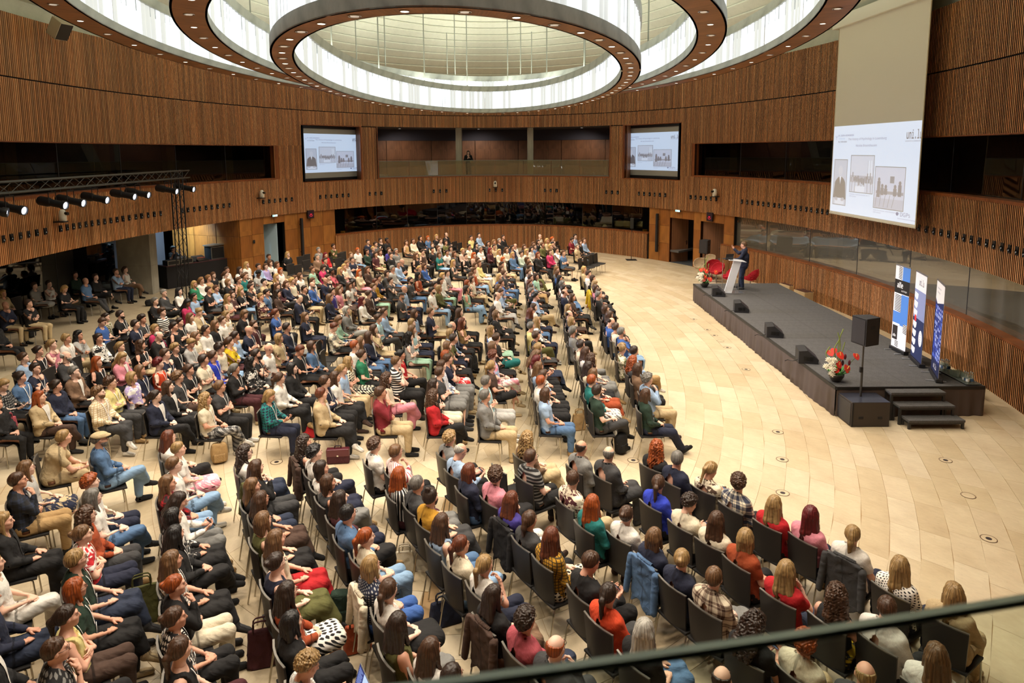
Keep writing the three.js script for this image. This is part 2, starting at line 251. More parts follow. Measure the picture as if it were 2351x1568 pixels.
for (const R of RINGS) {
  const c = grp('ring_chandelier'); tag(c, R.label, 'chandelier', 'ring chandeliers under the ceiling');
  const strip = (prof, n = 160) => { const pos = [], idx = [], uv = [], m = prof.length; for (let k = 0; k <= n; k++) { const t = k / n * 2 * Math.PI; prof.forEach(([o, y], j) => { const [x, z] = ringPt(R, t, o); pos.push(x, R.y + y, -z); uv.push(k / n * 60, j / m); }); } for (let k = 0; k < n; k++) for (let j = 0; j < m; j++) { const a = k * m + j, b = k * m + (j + 1) % m; idx.push(a, a + m, b, b, a + m, b + m); } const gg = raw(pos, idx, uv).toNonIndexed(); gg.computeVertexNormals(); return gg; };
  const w = R.w / 2;
  mesh('soffit', strip([[-w, 0], [w, 0], [w, 0.02], [-w, 0.02]]), soffitMat, c);
  mesh('lower_rim', [strip([[-w, 0], [-w, 0.2], [-w + 0.04, 0.2], [-w + 0.04, 0]]), strip([[w, 0], [w, 0.24], [w - 0.04, 0.24], [w - 0.04, 0]])], fasciaMat, c);
  mesh('upper_rim', [strip([[-w, 1.0], [-w, 1.24], [w, 1.24], [w, 1.0]])], fasciaMat, c);
  // glass rods side by side: bundles of slightly different brightness
  for (const side of [-1, 1]) {
    const A = [[], [], []], n = Math.round((R.a + R.b) * 13);
    for (let k = 0; k < n; k++) {
      const t0 = k / n * 2 * Math.PI, t1 = (k + 0.92) / n * 2 * Math.PI, o = side * (w - 0.05 - 0.02 * rnd()), p0 = ringPt(R, t0, o), p1 = ringPt(R, t1, o), pm = ringPt(R, (t0 + t1) / 2, o + side * 0.025), y0 = R.y + 0.18, y1 = R.y + 1.02;
      const pos = [p0[0], y0, -p0[1], pm[0], y0, -pm[1], p1[0], y0, -p1[1], p0[0], y1, -p0[1], pm[0], y1, -pm[1], p1[0], y1, -p1[1]];
      A[hash(k * 1.7, side) > 0.32 ? 0 : hash(k, 3) > 0.5 ? 1 : 2].push(raw(pos, [0, 1, 3, 1, 4, 3, 1, 2, 4, 2, 5, 4]));
    }
    stuff(mesh('glass_rods', A[0], glowMat, c)); stuff(mesh('dim_glass_rods', A[1].concat(A[2]), glowMat2, c));
  }
  // downlights set in the soffit
  const per = 2 * Math.PI * Math.sqrt((R.a * R.a + R.b * R.b) / 2), n = Math.round(per / R.step), every = Math.max(1, Math.round(n / R.lights));
  const disc = new THREE.CylinderGeometry(0.06, 0.06, 0.01, 16), ringG = new THREE.TorusGeometry(0.088, 0.01, 6, 20); ringG.rotateX(Math.PI / 2);
  let t = 0; const pts = []; { const N = 4000; let acc = 0, prev = ringPt(R, 0, 0); for (let k = 1; k <= N; k++) { const q = ringPt(R, k / N * 2 * Math.PI, 0); acc += Math.hypot(q[0] - prev[0], q[1] - prev[1]); prev = q; if (acc >= per * 0.985 / n && pts.length < n) { acc = 0; pts.push(q); } } }
  pts.forEach(([x, z], k) => {
    const big = k % 2 === 0, l = new THREE.Group(); l.name = 'downlight'; l.position.set(x, R.y - 0.006, -z); c.add(l);
    mesh('trim_ring', big ? ringG : ringG.clone().scale(0.72, 0.72, 0.72), chrome, l); mesh('lens', big ? disc : disc.clone().scale(0.9, 1, 0.9), k % 2 ? lampGlow : lampDim, l);
    if (k % every === 0) { const s = new THREE.SpotLight(WARM, DOWN_I * every * R.step / 2.6, 0, 62 * D2R, 0.7); s.position.set(x, R.y - 0.05, -z); s.target.position.set(x, 0, -z); s.shadow.radius = 5; s.castShadow = true; scene.add(s, s.target); }
  });
  // hanger rods
  const rods = R === RINGS[0] ? 14 : 12;
  for (let k = 0; k < rods; k++) { const tt = (k + 0.5) / rods * 2 * Math.PI, [x, z] = ringPt(R, tt, 0), e = Math.hypot((x - EC[0]) / EA, (z - EC[1]) / EB), hh = Y.cove + 4.1 * (1 - e * e) - 0.1; mesh('hanger_rod', rod([x, R.y + 1.2, -z], [x, hh, -z], 0.025, 8), M(0x8c8f83, 0.5), c); }
}
// soft light given off by the rings' glass, upward to the ceiling and outward
for (const R of RINGS) for (let k = 0; k < 14; k++) {
  const t = (k + 0.5) / 14 * 2 * Math.PI, [x, z] = ringPt(R, t, 0), l = new THREE.RectAreaLight(0xf4f6ea, 10, 0.4, 3.2); l.position.set(x, R.y + 1.3, -z); l.lookAt(x, 20, -z); scene.add(l);
}
// ---------------------------------------------------------------- surface nets: one smooth mesh from a distance field
function surfNet(sdf, lo, hi, cell) {
  const n = lo.map((l, i) => Math.max(2, Math.ceil((hi[i] - l) / cell) + 1)), [nx, ny, nz] = n, f = new Float32Array(nx * ny * nz), id = (x, y, z) => x + nx * (y + ny * z);
  for (let z = 0; z < nz; z++) for (let y = 0; y < ny; y++) for (let x = 0; x < nx; x++) f[id(x, y, z)] = sdf(lo[0] + x * cell, lo[1] + y * cell, lo[2] + z * cell);
  const vid = new Int32Array(nx * ny * nz).fill(-1), pos = [], idx = [];
  for (let z = 0; z < nz - 1; z++) for (let y = 0; y < ny - 1; y++) for (let x = 0; x < nx - 1; x++) {
    let m = 0; const c = [];
    for (let k = 0; k < 8; k++) { const v = f[id(x + (k & 1), y + (k >> 1 & 1), z + (k >> 2))]; c.push(v); if (v < 0) m |= 1 << k; }
    if (m === 0 || m === 255) continue;
    let sx = 0, sy = 0, sz = 0, cnt = 0;
    for (let a = 0; a < 8; a++) for (const bit of [1, 2, 4]) { if (a & bit) continue; const b = a | bit; if ((c[a] < 0) === (c[b] < 0)) continue; const t = c[a] / (c[a] - c[b]); sx += (a & 1) + (bit === 1 ? t : 0); sy += (a >> 1 & 1) + (bit === 2 ? t : 0); sz += (a >> 2) + (bit === 4 ? t : 0); cnt++; }
    vid[id(x, y, z)] = pos.length / 3; pos.push(lo[0] + (x + sx / cnt) * cell, lo[1] + (y + sy / cnt) * cell, lo[2] + (z + sz / cnt) * cell);
  }
  for (let z = 1; z < nz - 1; z++) for (let y = 1; y < ny - 1; y++) for (let x = 1; x < nx - 1; x++) {
    const s = f[id(x, y, z)] < 0;
    const q = (a, b, c, d, flip) => { if (a < 0 || b < 0 || c < 0 || d < 0) return; flip ? idx.push(a, c, b, b, c, d) : idx.push(a, b, c, b, d, c); };
    if (x < nx - 1 && s !== f[id(x + 1, y, z)] < 0) q(vid[id(x, y - 1, z - 1)], vid[id(x, y, z - 1)], vid[id(x, y - 1, z)], vid[id(x, y, z)], !s);
    if (y < ny - 1 && s !== f[id(x, y + 1, z)] < 0) q(vid[id(x - 1, y, z - 1)], vid[id(x - 1, y, z)], vid[id(x, y, z - 1)], vid[id(x, y, z)], !s);
    if (z < nz - 1 && s !== f[id(x, y, z + 1)] < 0) q(vid[id(x - 1, y - 1, z)], vid[id(x, y - 1, z)], vid[id(x - 1, y, z)], vid[id(x, y, z)], !s);
  }
  const nor = new Float32Array(pos.length), e = cell * 0.4;
  for (let i = 0; i < pos.length; i += 3) { const [x, y, z] = [pos[i], pos[i + 1], pos[i + 2]], a = sdf(x + e, y, z) - sdf(x - e, y, z), b = sdf(x, y + e, z) - sdf(x, y - e, z), c = sdf(x, y, z + e) - sdf(x, y, z - e), L = Math.hypot(a, b, c) || 1; nor[i] = a / L; nor[i + 1] = b / L; nor[i + 2] = c / L; }
  const g = new THREE.BufferGeometry(); g.setAttribute('position', new THREE.Float32BufferAttribute(pos, 3)); g.setAttribute('normal', new THREE.BufferAttribute(nor, 3)); g.setIndex(idx); return g;
}
const smin = (a, b, k) => { const h = Math.max(k - Math.abs(a - b), 0) / k; return Math.min(a, b) - h * h * k * 0.25; };
// tapered capsule [ax ay az ra bx by bz rb]
function cap(c, x, y, z) {
  const dx = c[4] - c[0], dy = c[5] - c[1], dz = c[6] - c[2], px = x - c[0], py = y - c[1], pz = z - c[2];
  let t = (px * dx + py * dy + pz * dz) / (dx * dx + dy * dy + dz * dz + 1e-9); t = t < 0 ? 0 : t > 1 ? 1 : t;
  const ex = px - dx * t, ey = py - dy * t, ez = pz - dz * t; return Math.sqrt(ex * ex + ey * ey + ez * ez) - (c[3] + (c[7] - c[3]) * t);
}
const ell = (x, y, z, cx, cy, cz, rx, ry, rz) => { const a = (x - cx) / rx, b = (y - cy) / ry, c = (z - cz) / rz, k = Math.sqrt(a * a + b * b + c * c); return (k - 1) * Math.min(rx, ry, rz); };
const boxUV = (g, s = 1) => { const p = g.attributes.position, n = g.attributes.normal, uv = new Float32Array(p.count * 2); for (let i = 0; i < p.count; i++) { const ax = Math.abs(n.getX(i)), ay = Math.abs(n.getY(i)), az = Math.abs(n.getZ(i)); uv[2 * i] = (ax > az && ax > ay ? p.getZ(i) : p.getX(i)) * s; uv[2 * i + 1] = (ay > ax && ay > az ? p.getZ(i) : p.getY(i)) * s; } g.setAttribute('uv', new THREE.BufferAttribute(uv, 2)); return g; };

// ---------------------------------------------------------------- lower walls of flat wood panels with doors
function panelRows(g, t0, t1, cols, rows, o = 0.1) {
  for (let c = 0; c < cols; c++) for (let r = 0; r + 1 < rows.length; r++) { const a = t0 + (t1 - t0) * c / cols, b = t0 + (t1 - t0) * (c + 1) / cols; mesh('panel', slab(a + 0.02, b - 0.02, rows[r] + 0.005, rows[r + 1] - 0.005, o, o + 0.04, 1.5), (c + r) % 2 ? panelMat : panelMat2, g); }
}
{
  const g = structure(grp('wall_panels_left')); g.userData.label = 'smooth wood panel wall beside the open pale blue door';
  mesh('backing', [slab(-61, -56.2, 0, Y.band, 0.13, 0.3), slab(-51.8, -40.6, 0, Y.band, 0.13, 0.3), slab(-56.2, -51.8, 2.42, Y.band, 0.13, 0.3)], backMat, g);
  panelRows(g, -61, -56.2, 2, [0, 0.98, 2.0, 2.8]); panelRows(g, -51.8, -40.6, 4, [0, 0.98, 2.0, 2.8]); panelRows(g, -56.2, -51.8, 2, [2.42, 2.8]);
  mesh('skirt', slab(-61, -40.6, 0, 0.08, 0.085, 0.1), blackMat, g);
  // return wall behind the technician's desk
  const A = E(-61, 0.12), B = E(-62.5, 4.2), n = 3; for (let i = 0; i < n; i++) for (const [y0, y1] of [[0, 0.98], [0.98, 2.0], [2.0, 2.85]]) { const f = i / n + 0.005, h = (i + 1) / n - 0.005, x0 = A[0] + (B[0] - A[0]) * f, z0 = A[1] + (B[1] - A[1]) * f, x1 = A[0] + (B[0] - A[0]) * h, z1 = A[1] + (B[1] - A[1]) * h; const L = Math.hypot(x1 - x0, z1 - z0), b = box(L, y1 - y0 - 0.01, 0.05, 0, (y0 + y1) / 2, 0); b.rotateY(Math.atan2(z1 - z0, x1 - x0)); b.translate((x0 + x1) / 2, 0, -(z0 + z1) / 2); mesh('panel', b, i % 2 ? panelMat : panelMat2, g); }
}
{
  const g = structure(grp('wall_panels_right')); g.userData.label = 'smooth wood panel wall with two doorways left of the stage';
  mesh('backing', [slab(40, 45, 0, Y.band, 0.13, 0.3), slab(50.6, 52.2, 0, Y.band, 0.13, 0.3), slab(57.4, 59.6, 0, Y.band, 0.13, 0.3), slab(45, 50.6, 2.36, Y.band, 0.13, 0.3), slab(52.2, 57.4, 2.36, Y.band, 0.13, 0.3)], backMat, g);
  panelRows(g, 40, 45, 2, [0, 0.98, 1.9, 2.8]); panelRows(g, 50.6, 52.2, 1, [0, 0.98, 1.9, 2.8]); panelRows(g, 57.4, 59.6, 1, [1.4, 1.9, 2.8]); panelRows(g, 45, 50.6, 2, [2.36, 2.8]); panelRows(g, 52.2, 57.4, 2, [2.36, 2.8]);
  mesh('reveal', [slab(44.8, 45, 0, 2.36, 0.1, 0.7), slab(50.6, 50.8, 0, 2.36, 0.1, 0.7), slab(52, 52.2, 0, 2.36, 0.1, 0.7), slab(57.4, 57.6, 0, 2.36, 0.1, 0.7)], ledgeMat, g);
  mesh('lobby_wall', [slab(43, 60, 0, 2.8, 2.6, 2.7, 3), slab(43, 60, 2.5, 2.6, 0.3, 2.7, 3)], darkPanel, g); mesh('lobby_mat', slab(44, 58, 0, 0.012, 0.15, 2.6, 3), M(0x3a3d40, 0.95), g);
}
let dn = 0;
function doorLeaf(t, off, w, h, turn, mat, label, hm = chrome) {
  const [x, z] = E(t, off), g = structure(new THREE.Group()); g.name = 'door_' + (++dn); g.userData.label = label; scene.add(g); g.position.set(x, 0, -z); g.rotation.y = turn;
  mesh('leaf', box(w, h, 0.05, w / 2, h / 2 + 0.01, 0, 0.008), mat, g); mesh('handle', [rod([w - 0.1, 1.05, 0.02], [w - 0.1, 1.05, 0.09], 0.012), rod([w - 0.1, 1.05, 0.085], [w - 0.24, 1.05, 0.085], 0.012)], hm, g); mesh('lock_plate', box(0.05, 0.22, 0.008, w - 0.1, 1.0, 0.03), hm, g); return g;
}
doorLeaf(-53.2, 0.2, 0.82, 2.36, Math.PI * 0.98, M(0xb9d3e2, 0.35), 'open pale blue door in the left panel wall', M(0xf2f2f0, 0.3));
doorLeaf(45.2, 0.25, 1.0, 2.32, 0.35, darkPanel, 'open dark wood door nearest the column loudspeaker');
doorLeaf(52.4, 0.25, 1.0, 2.32, -0.25, darkPanel, 'dark wood door standing ajar beside the stage');
{ // dark doorway on the left, lobby behind it lit by daylight
  const g = structure(grp('wall_lobby')); mesh('lobby_wall', [slab(-58, -49, 0, 2.8, 2.3, 2.4, 3)], M(0x565a60, 0.9), g);
  mesh('foyer_ceiling', slab(-150, -61, 2.84, 2.94, 0.16, 4.3, 3), M(0x6a625a, 0.9), g);
  mesh('foyer_back', slab(-150, -63, 0, 2.9, 4.6, 4.7, 3), M(0x4a474c, 0.85), g);
}
windowBand(-150, -71, 0.02, 2.84, 7, 4.05, 'tall dark mirroring glass wall of the side foyer', new THREE.MeshPhysicalMaterial({ color: 0x6a6c70, roughness: 0.02, transmission: 1, thickness: 0, ior: 2.0, side: THREE.DoubleSide }), []);
{ const s = new THREE.SpotLight(0xbfe6ff, 45, 0, 75 * D2R, 1), p = E(-66, 2.2), q = E(-63.2, 3.4); s.position.set(p[0], 2.7, -p[1]); s.target.position.set(q[0], 1.6, -q[1]); s.castShadow = true; scene.add(s, s.target); }
{ const c = structure(grp('wall_pillar')); c.userData.label = 'square concrete pillar beside the technician desk'; mesh('shaft', box(1.38, 2.9, 0.55, -15.65, 1.45, -27.93, 0.01), concrete, c); mesh('pour_joint', box(1.382, 0.008, 0.552, -15.65, 1.2, -27.93), M(0x7c776a, 0.9), c); }

// ---------------------------------------------------------------- far gallery
{
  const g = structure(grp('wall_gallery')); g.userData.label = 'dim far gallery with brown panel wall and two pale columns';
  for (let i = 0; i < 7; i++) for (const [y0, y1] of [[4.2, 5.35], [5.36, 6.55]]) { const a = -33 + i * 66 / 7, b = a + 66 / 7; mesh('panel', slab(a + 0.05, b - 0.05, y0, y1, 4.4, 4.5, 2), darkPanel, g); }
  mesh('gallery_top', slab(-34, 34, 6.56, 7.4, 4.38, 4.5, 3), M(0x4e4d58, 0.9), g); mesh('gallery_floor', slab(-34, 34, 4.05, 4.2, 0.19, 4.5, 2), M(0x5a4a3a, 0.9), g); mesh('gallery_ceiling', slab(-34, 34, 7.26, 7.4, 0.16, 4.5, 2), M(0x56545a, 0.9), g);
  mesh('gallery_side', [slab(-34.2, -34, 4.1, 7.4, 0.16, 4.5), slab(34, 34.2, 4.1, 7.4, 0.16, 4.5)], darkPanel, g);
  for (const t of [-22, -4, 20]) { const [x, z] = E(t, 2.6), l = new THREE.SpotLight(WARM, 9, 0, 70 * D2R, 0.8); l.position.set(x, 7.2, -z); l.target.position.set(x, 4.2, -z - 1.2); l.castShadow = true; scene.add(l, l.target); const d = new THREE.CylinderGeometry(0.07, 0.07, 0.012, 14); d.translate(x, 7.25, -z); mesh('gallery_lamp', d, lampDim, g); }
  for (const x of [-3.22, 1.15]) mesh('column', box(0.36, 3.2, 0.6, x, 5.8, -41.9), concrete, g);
  mesh('opening_rim', [slab(-30.2, -30, 4.33, 7.25, -0.01, 0.3), slab(30, 30.2, 4.33, 7.25, -0.01, 0.3), slab(-30, 30, 4.33, 4.4, -0.01, 0.2)], ledgeMat, g);
}
function balustrade(t0, t1, n, off, y0, y1, label) {
  const g = thing('glass_balustrade', label, 'glass railing');
  for (let i = 0; i < n; i++) { const a = t0 + (t1 - t0) * i / n, b = t0 + (t1 - t0) * (i + 1) / n; mesh('glass_pane', slab(a + 0.06, b - 0.06, y0, y1, off, off + 0.015, 2), i % 1 ? clearGlass : clearGlass, g); }
  mesh('top_edge', slab(t0, t1, y1, y1 + 0.02, off - 0.005, off + 0.02, 2), M(0x7f9088, 0.3), g); mesh('bottom_clamp', slab(t0, t1, y0 - 0.06, y0 + 0.04, off - 0.02, off + 0.04, 2), M(0x6b6a60, 0.5), g); return g;
}
balustrade(-29.8, 29.8, 8, 0.05, 4.42, 5.3, 'long clear glass railing of the far gallery');
{ // the railing that the photographer leans over
  const p = [[2700, 1352], [2351, 1400], [2100, 1442], [1800, 1490], [1500, 1533], [1250, 1568], [900, 1614], [400, 1680]].map(([x, y]) => at(x, y, 5.3)), g = thing('near_glass_balustrade', 'blurred glass railing edge close below the viewer', 'glass railing');
  const pos = [], idx = []; p.forEach(([x, z]) => { for (const [o, y] of [[0, 5.3], [0.018, 5.3], [0.018, 4.3], [0, 4.3]]) pos.push(x, y, -z - o); }); for (let i = 0; i + 1 < p.length; i++) for (let f = 0; f < 4; f++) { const a = i * 4 + f, b = i * 4 + (f + 1) % 4; idx.push(a, b, a + 4, b, b + 4, a + 4); }
  mesh('glass_pane', raw(pos, idx).toNonIndexed(), new THREE.MeshPhysicalMaterial({ color: 0xf4faf6, roughness: 0.02, transmission: 1, thickness: 0, ior: 1.5, side: THREE.DoubleSide }), g).geometry.computeVertexNormals();
  const q = p.map(([x, z]) => [x, 5.3, -z - 0.009]); const rim = []; for (let i = 0; i + 1 < q.length; i++) { const [a, b] = [q[i], q[i + 1]], L = Math.hypot(b[0] - a[0], b[2] - a[2]), bb = box(L, 0.008, 0.009); bb.rotateY(Math.atan2(-(b[2] - a[2]), b[0] - a[0])); bb.translate((a[0] + b[0]) / 2, 5.304, (a[2] + b[2]) / 2); rim.push(bb); } mesh('top_edge', rim, M(0xb4c4ba, 0.2), g);
}

// ---------------------------------------------------------------- screens
function slideTexture() {
  const c = document.createElement('canvas'); c.width = 1024; c.height = 768; const x = c.getContext('2d');
  x.fillStyle = '#eaf3ff'; x.fillRect(0, 0, 1024, 768); x.textAlign = 'center'; x.fillStyle = '#5c6390'; x.font = '26px sans-serif'; x.fillText('The History of Psychology in Luxemburg', 440, 128); x.fillText('Nicolas Braunshausen', 440, 184);
  x.textAlign = 'left'; x.font = 'bold 22px sans-serif'; x.fillStyle = '#6a78a8'; x.fillText('51. DGPs-KONGRESS', 66, 92); x.fillStyle = '#9fc0e6'; x.font = '18px sans-serif'; x.fillText('Universität', 72, 118); x.fillStyle = '#3c4468'; x.font = 'bold 18px sans-serif'; x.fillText('16.-19.09.2024', 66, 146); x.strokeStyle = '#8c92c8'; x.lineWidth = 4; x.beginPath(); x.arc(42, 84, 14, 0, 3.2); x.stroke(); x.beginPath(); x.moveTo(42, 98); x.lineTo(42, 124); x.stroke();
  x.fillStyle = '#3a3550'; x.font = 'bold 70px monospace'; x.save(); x.translate(880, 130); x.scale(0.62, 1.25); x.fillText('uni.lu', 0, 0); x.restore(); x.font = '11px sans-serif'; x.fillText('UNIVERSITÉ DU LUXEMBOURG', 872, 152);
  const frame = (X, Yy, w, h, g0, g1) => { x.fillStyle = '#5e5a5c'; x.fillRect(X - 5, Yy - 5, w + 10, h + 10); x.fillStyle = g0; x.fillRect(X, Yy, w, h); x.fillStyle = g1; };
  // seated man in a dark suit
  frame(36, 300, 174, 400, '#c9cbd6'); x.fillStyle = '#635d63'; x.beginPath(); x.moveTo(36, 640); x.lineTo(52, 500); x.quadraticCurveTo(90, 450, 124, 446); x.quadraticCurveTo(170, 452, 196, 500); x.lineTo(210, 650); x.closePath(); x.fill();
  x.fillStyle = '#d8d6dc'; x.beginPath(); x.ellipse(124, 396, 30, 46, 0, 0, 7); x.fill(); x.fillStyle = '#f0f0f4'; x.beginPath(); x.moveTo(112, 446); x.lineTo(138, 446); x.lineTo(126, 520); x.fill(); x.fillStyle = '#e8e8ee'; x.fillRect(60, 640, 130, 56); x.fillStyle = '#b9b4ba'; x.beginPath(); x.ellipse(80, 650, 22, 16, 0.3, 0, 7); x.ellipse(168, 650, 24, 16, -0.3, 0, 7); x.fill();
  // workshop room
  frame(262, 262, 286, 310, '#d9dae4'); x.fillStyle = '#eef0f6'; x.fillRect(480, 300, 56, 130); x.strokeStyle = '#a7a8b2'; x.lineWidth = 4; for (const u of [480, 508, 536]) { x.beginPath(); x.moveTo(u, 300); x.lineTo(u, 430); x.stroke(); } x.fillStyle = '#b4b2bb'; x.fillRect(262, 430, 286, 60); x.fillStyle = '#837e85'; for (let i = 0; i < 16; i++) x.fillRect(270 + i * 17, 396 + hash(i, 1) * 60, 8 + hash(i, 2) * 10, 30 + hash(i, 4) * 30); x.strokeStyle = '#77727a'; x.lineWidth = 5; for (let i = 0; i < 7; i++) { x.beginPath(); x.moveTo(290 + i * 38, 480); x.lineTo(284 + i * 40, 568); x.stroke(); } x.fillStyle = '#efeff5'; x.fillRect(330, 520, 120, 50);
  // laboratory with people
  frame(572, 350, 324, 330, '#d6d6e2'); x.fillStyle = '#8b868d'; x.fillRect(742, 420, 46, 54); x.fillStyle = '#9a959c'; x.fillRect(590, 540, 300, 24); for (const [u, v, h] of [[620, 450, 130], [660, 500, 60], [700, 505, 50], [800, 500, 60], [850, 470, 90]]) { x.fillStyle = '#7c767e'; x.beginPath(); x.ellipse(u, v, 14, 16, 0, 0, 7); x.fill(); x.fillRect(u - 18, v + 14, 36, h); } x.fillStyle = '#c4c2cc'; x.fillRect(572, 600, 324, 80); x.strokeStyle = '#8a858c'; for (let i = 0; i < 5; i++) { x.beginPath(); x.moveTo(600 + i * 50, 570); x.lineTo(590 + i * 46, 670); x.stroke(); }
  x.fillStyle = '#8d93b4'; x.font = '13px sans-serif'; x.fillText('Werkstätten, Universitätsbibliothek, BS-P 13', 262, 598); x.fillText('DPM Collection', 262, 616); x.fillText('Nicolas Braunshausen, Universitätsbibliothek_146', 572, 706); x.fillText('DPM Collection', 572, 724);
  x.fillStyle = '#5a6496'; x.font = '44px sans-serif'; x.fillText('DGPs', 868, 722); x.beginPath(); x.arc(840, 706, 14, 0, 7); x.fill(); x.font = '11px sans-serif'; x.fillText('Deutsche Gesellschaft für Psychologie', 846, 744);
  const t = new THREE.CanvasTexture(c); t.colorSpace = THREE.SRGBColorSpace; return t;
}
const slideT = slideTexture();
const slideMat = new THREE.MeshStandardMaterial({ color: 0xb9b3a4, roughness: 0.9, emissive: 0xe6f0ff, emissiveMap: slideT, emissiveIntensity: 0.55, side: THREE.DoubleSide });
const slideMat2 = new THREE.MeshStandardMaterial({ color: 0x77736c, roughness: 0.9, emissive: 0xdcecff, emissiveMap: slideT, emissiveIntensity: 0.52, side: THREE.DoubleSide });
const clothMat = M(0xb6b1a2, 0.9);
function wallRay(px, py, off) { const d = ray(px, py), a = EA + off, b = EB + off, A = (d[0] / a) ** 2 + (d[2] / b) ** 2, ox = -EC[0], oz = -EC[1], B = 2 * (ox * d[0] / a ** 2 + oz * d[2] / b ** 2), C = (ox / a) ** 2 + (oz / b) ** 2 - 1, t = (-B + Math.sqrt(B * B - 4 * A * C)) / 2 / A; return [t * d[0], EYE + t * d[1], t * d[2]]; }
function wallScreen(L, R, y0, y1, label) {
  const W = Math.hypot(R[0] - L[0], R[1] - L[1]), g = thing('wall_screen', label, 'screen', [(L[0] + R[0]) / 2, 0, (L[1] + R[1]) / 2], Math.atan2(R[1] - L[1], R[0] - L[0]));
  mesh('frame', [box(W, 0.14, 0.1, 0, y1 - 0.07, 0), box(W, 0.14, 0.1, 0, y0 + 0.07, 0), box(0.05, y1 - y0, 0.1, -W / 2 + 0.025, (y0 + y1) / 2, 0), box(0.05, y1 - y0, 0.1, W / 2 - 0.025, (y0 + y1) / 2, 0)], M(0x0e0e10, 0.4), g);
  mesh('cloth', box(W - 0.08, y1 - y0 - 0.2, 0.02, 0, (y0 + y1) / 2, 0), M(0x8f8b82, 0.9), g);
  const H = y1 - y0 - 0.2, s = new THREE.PlaneGeometry(W - 0.1, H * 0.76); s.translate(0, (y0 + y1) / 2 + H * 0.005, 0.014); mesh('slide', s, slideMat2, g); return g;
}
{ const L = E(-47.2, 0.08), r = wallRay(827, 350, 0.75); wallScreen(L, [r[0], r[2]], 4.36, 7.2, 'recessed wall screen with slide left of the gallery');
  const L2 = wallRay(1435, 350, 0.75), R2 = E(46.9, 0.08); wallScreen([L2[0], L2[2]], R2, 4.36, 7.2, 'recessed wall screen with slide right of the gallery');
  const g = structure(grp('trim_3')); mesh('screen_reveal', [slab(-34.2, -33.8, 4.33, 7.25, 0, 1.4), slab(33.3, 33.7, 4.33, 7.25, 0, 1.4), slab(-47.5, -34, 7.21, 7.25, 0, 1.5), slab(33.4, 47.5, 7.21, 7.25, 0, 1.5), slab(-47.5, -34, 4.3, 4.34, 0, 1.5), slab(33.4, 47.5, 4.3, 4.34, 0, 1.5), slab(-47.6, -34, 4.3, 7.25, 1.4, 1.5), slab(33.4, 47.6, 4.3, 7.25, 1.4, 1.5)], ledgeMat, g); }
{ // the big roll-down screen over the stage
  const hs = 3.6, L = at(1905, 488, hs), R = at(2102, 523, hs), W = Math.hypot(R[0] - L[0], R[1] - L[1]), g = thing('projection_screen', 'huge beige roll-down projection screen showing a slide over the stage', 'screen', [(L[0] + R[0]) / 2, 0, (L[1] + R[1]) / 2], Math.atan2(R[1] - L[1], R[0] - L[0]));
  const top = 9.95, ys0 = 3.68, ys1 = 6.62;
  mesh('cloth', box(W, top - hs, 0.015, 0, (top + hs) / 2, 0), M(0xd6d0be, 0.85), g); mesh('bottom_bar', box(W + 0.02, 0.05, 0.04, 0, hs, 0, 0.01), M(0xcfc8b2, 0.6), g);
  mesh('side_edge', [box(0.03, top - hs, 0.02, -W / 2, (top + hs) / 2, 0.002), box(0.03, top - hs, 0.02, W / 2, (top + hs) / 2, 0.002)], M(0xb8a888, 0.7), g);
  mesh('cassette', box(W + 0.5, 0.42, 0.4, 0, top + 0.2, -0.05, 0.03), M(0xd9d6c4, 0.6), g);
  const s = new THREE.PlaneGeometry(W - 0.05, ys1 - ys0); s.translate(0, (ys0 + ys1) / 2, 0.012); mesh('slide', s, slideMat, g);
}
// ---------------------------------------------------------------- people: one continuous body per pose, clothes and hair over it
const X3 = (a, b, t) => a.map((v, i) => v + (b[i] - v) * t), sub3 = (a, b) => a.map((v, i) => v - b[i]), add3 = (a, b, k = 1) => a.map((v, i) => v + b[i] * k);
const nrm = (a) => { const L = Math.hypot(...a) || 1; return a.map((v) => v / L); }, crs = (a, b) => [a[1] * b[2] - a[2] * b[1], a[2] * b[0] - a[0] * b[2], a[0] * b[1] - a[1] * b[0]];
const C8 = (a, ra, b, rb) => [...a, ra, ...b, rb];
// seated poses: joints in metres, facing +z, floor at y = 0; L is the person's left (+x)
const SEAT = { hipL: [0.088, 0.525, 0.0], hipR: [-0.088, 0.525, 0.0], shL: [0.172, 0.985, -0.085], shR: [-0.172, 0.985, -0.085], knL: [0.105, 0.53, 0.44], knR: [-0.105, 0.53, 0.44], anL: [0.1, 0.085, 0.43], anR: [-0.1, 0.085, 0.43], toL: [0.115, 0.035, 0.6], toR: [-0.115, 0.035, 0.6], elL: [0.245, 0.755, -0.01], elR: [-0.245, 0.755, -0.01], wrL: [0.075, 0.64, 0.225], wrR: [-0.075, 0.645, 0.22], hdL: [-0.75, -0.12, 0.62], hdR: [0.75, -0.15, 0.6], pnL: [-0.2, -0.95, 0], pnR: [0.2, -0.95, 0], curl: 0.5, neck: [0, 1.065, -0.085], head: [0, 1.225, -0.05], yaw: 0, pitch: 0, lean: 0 };
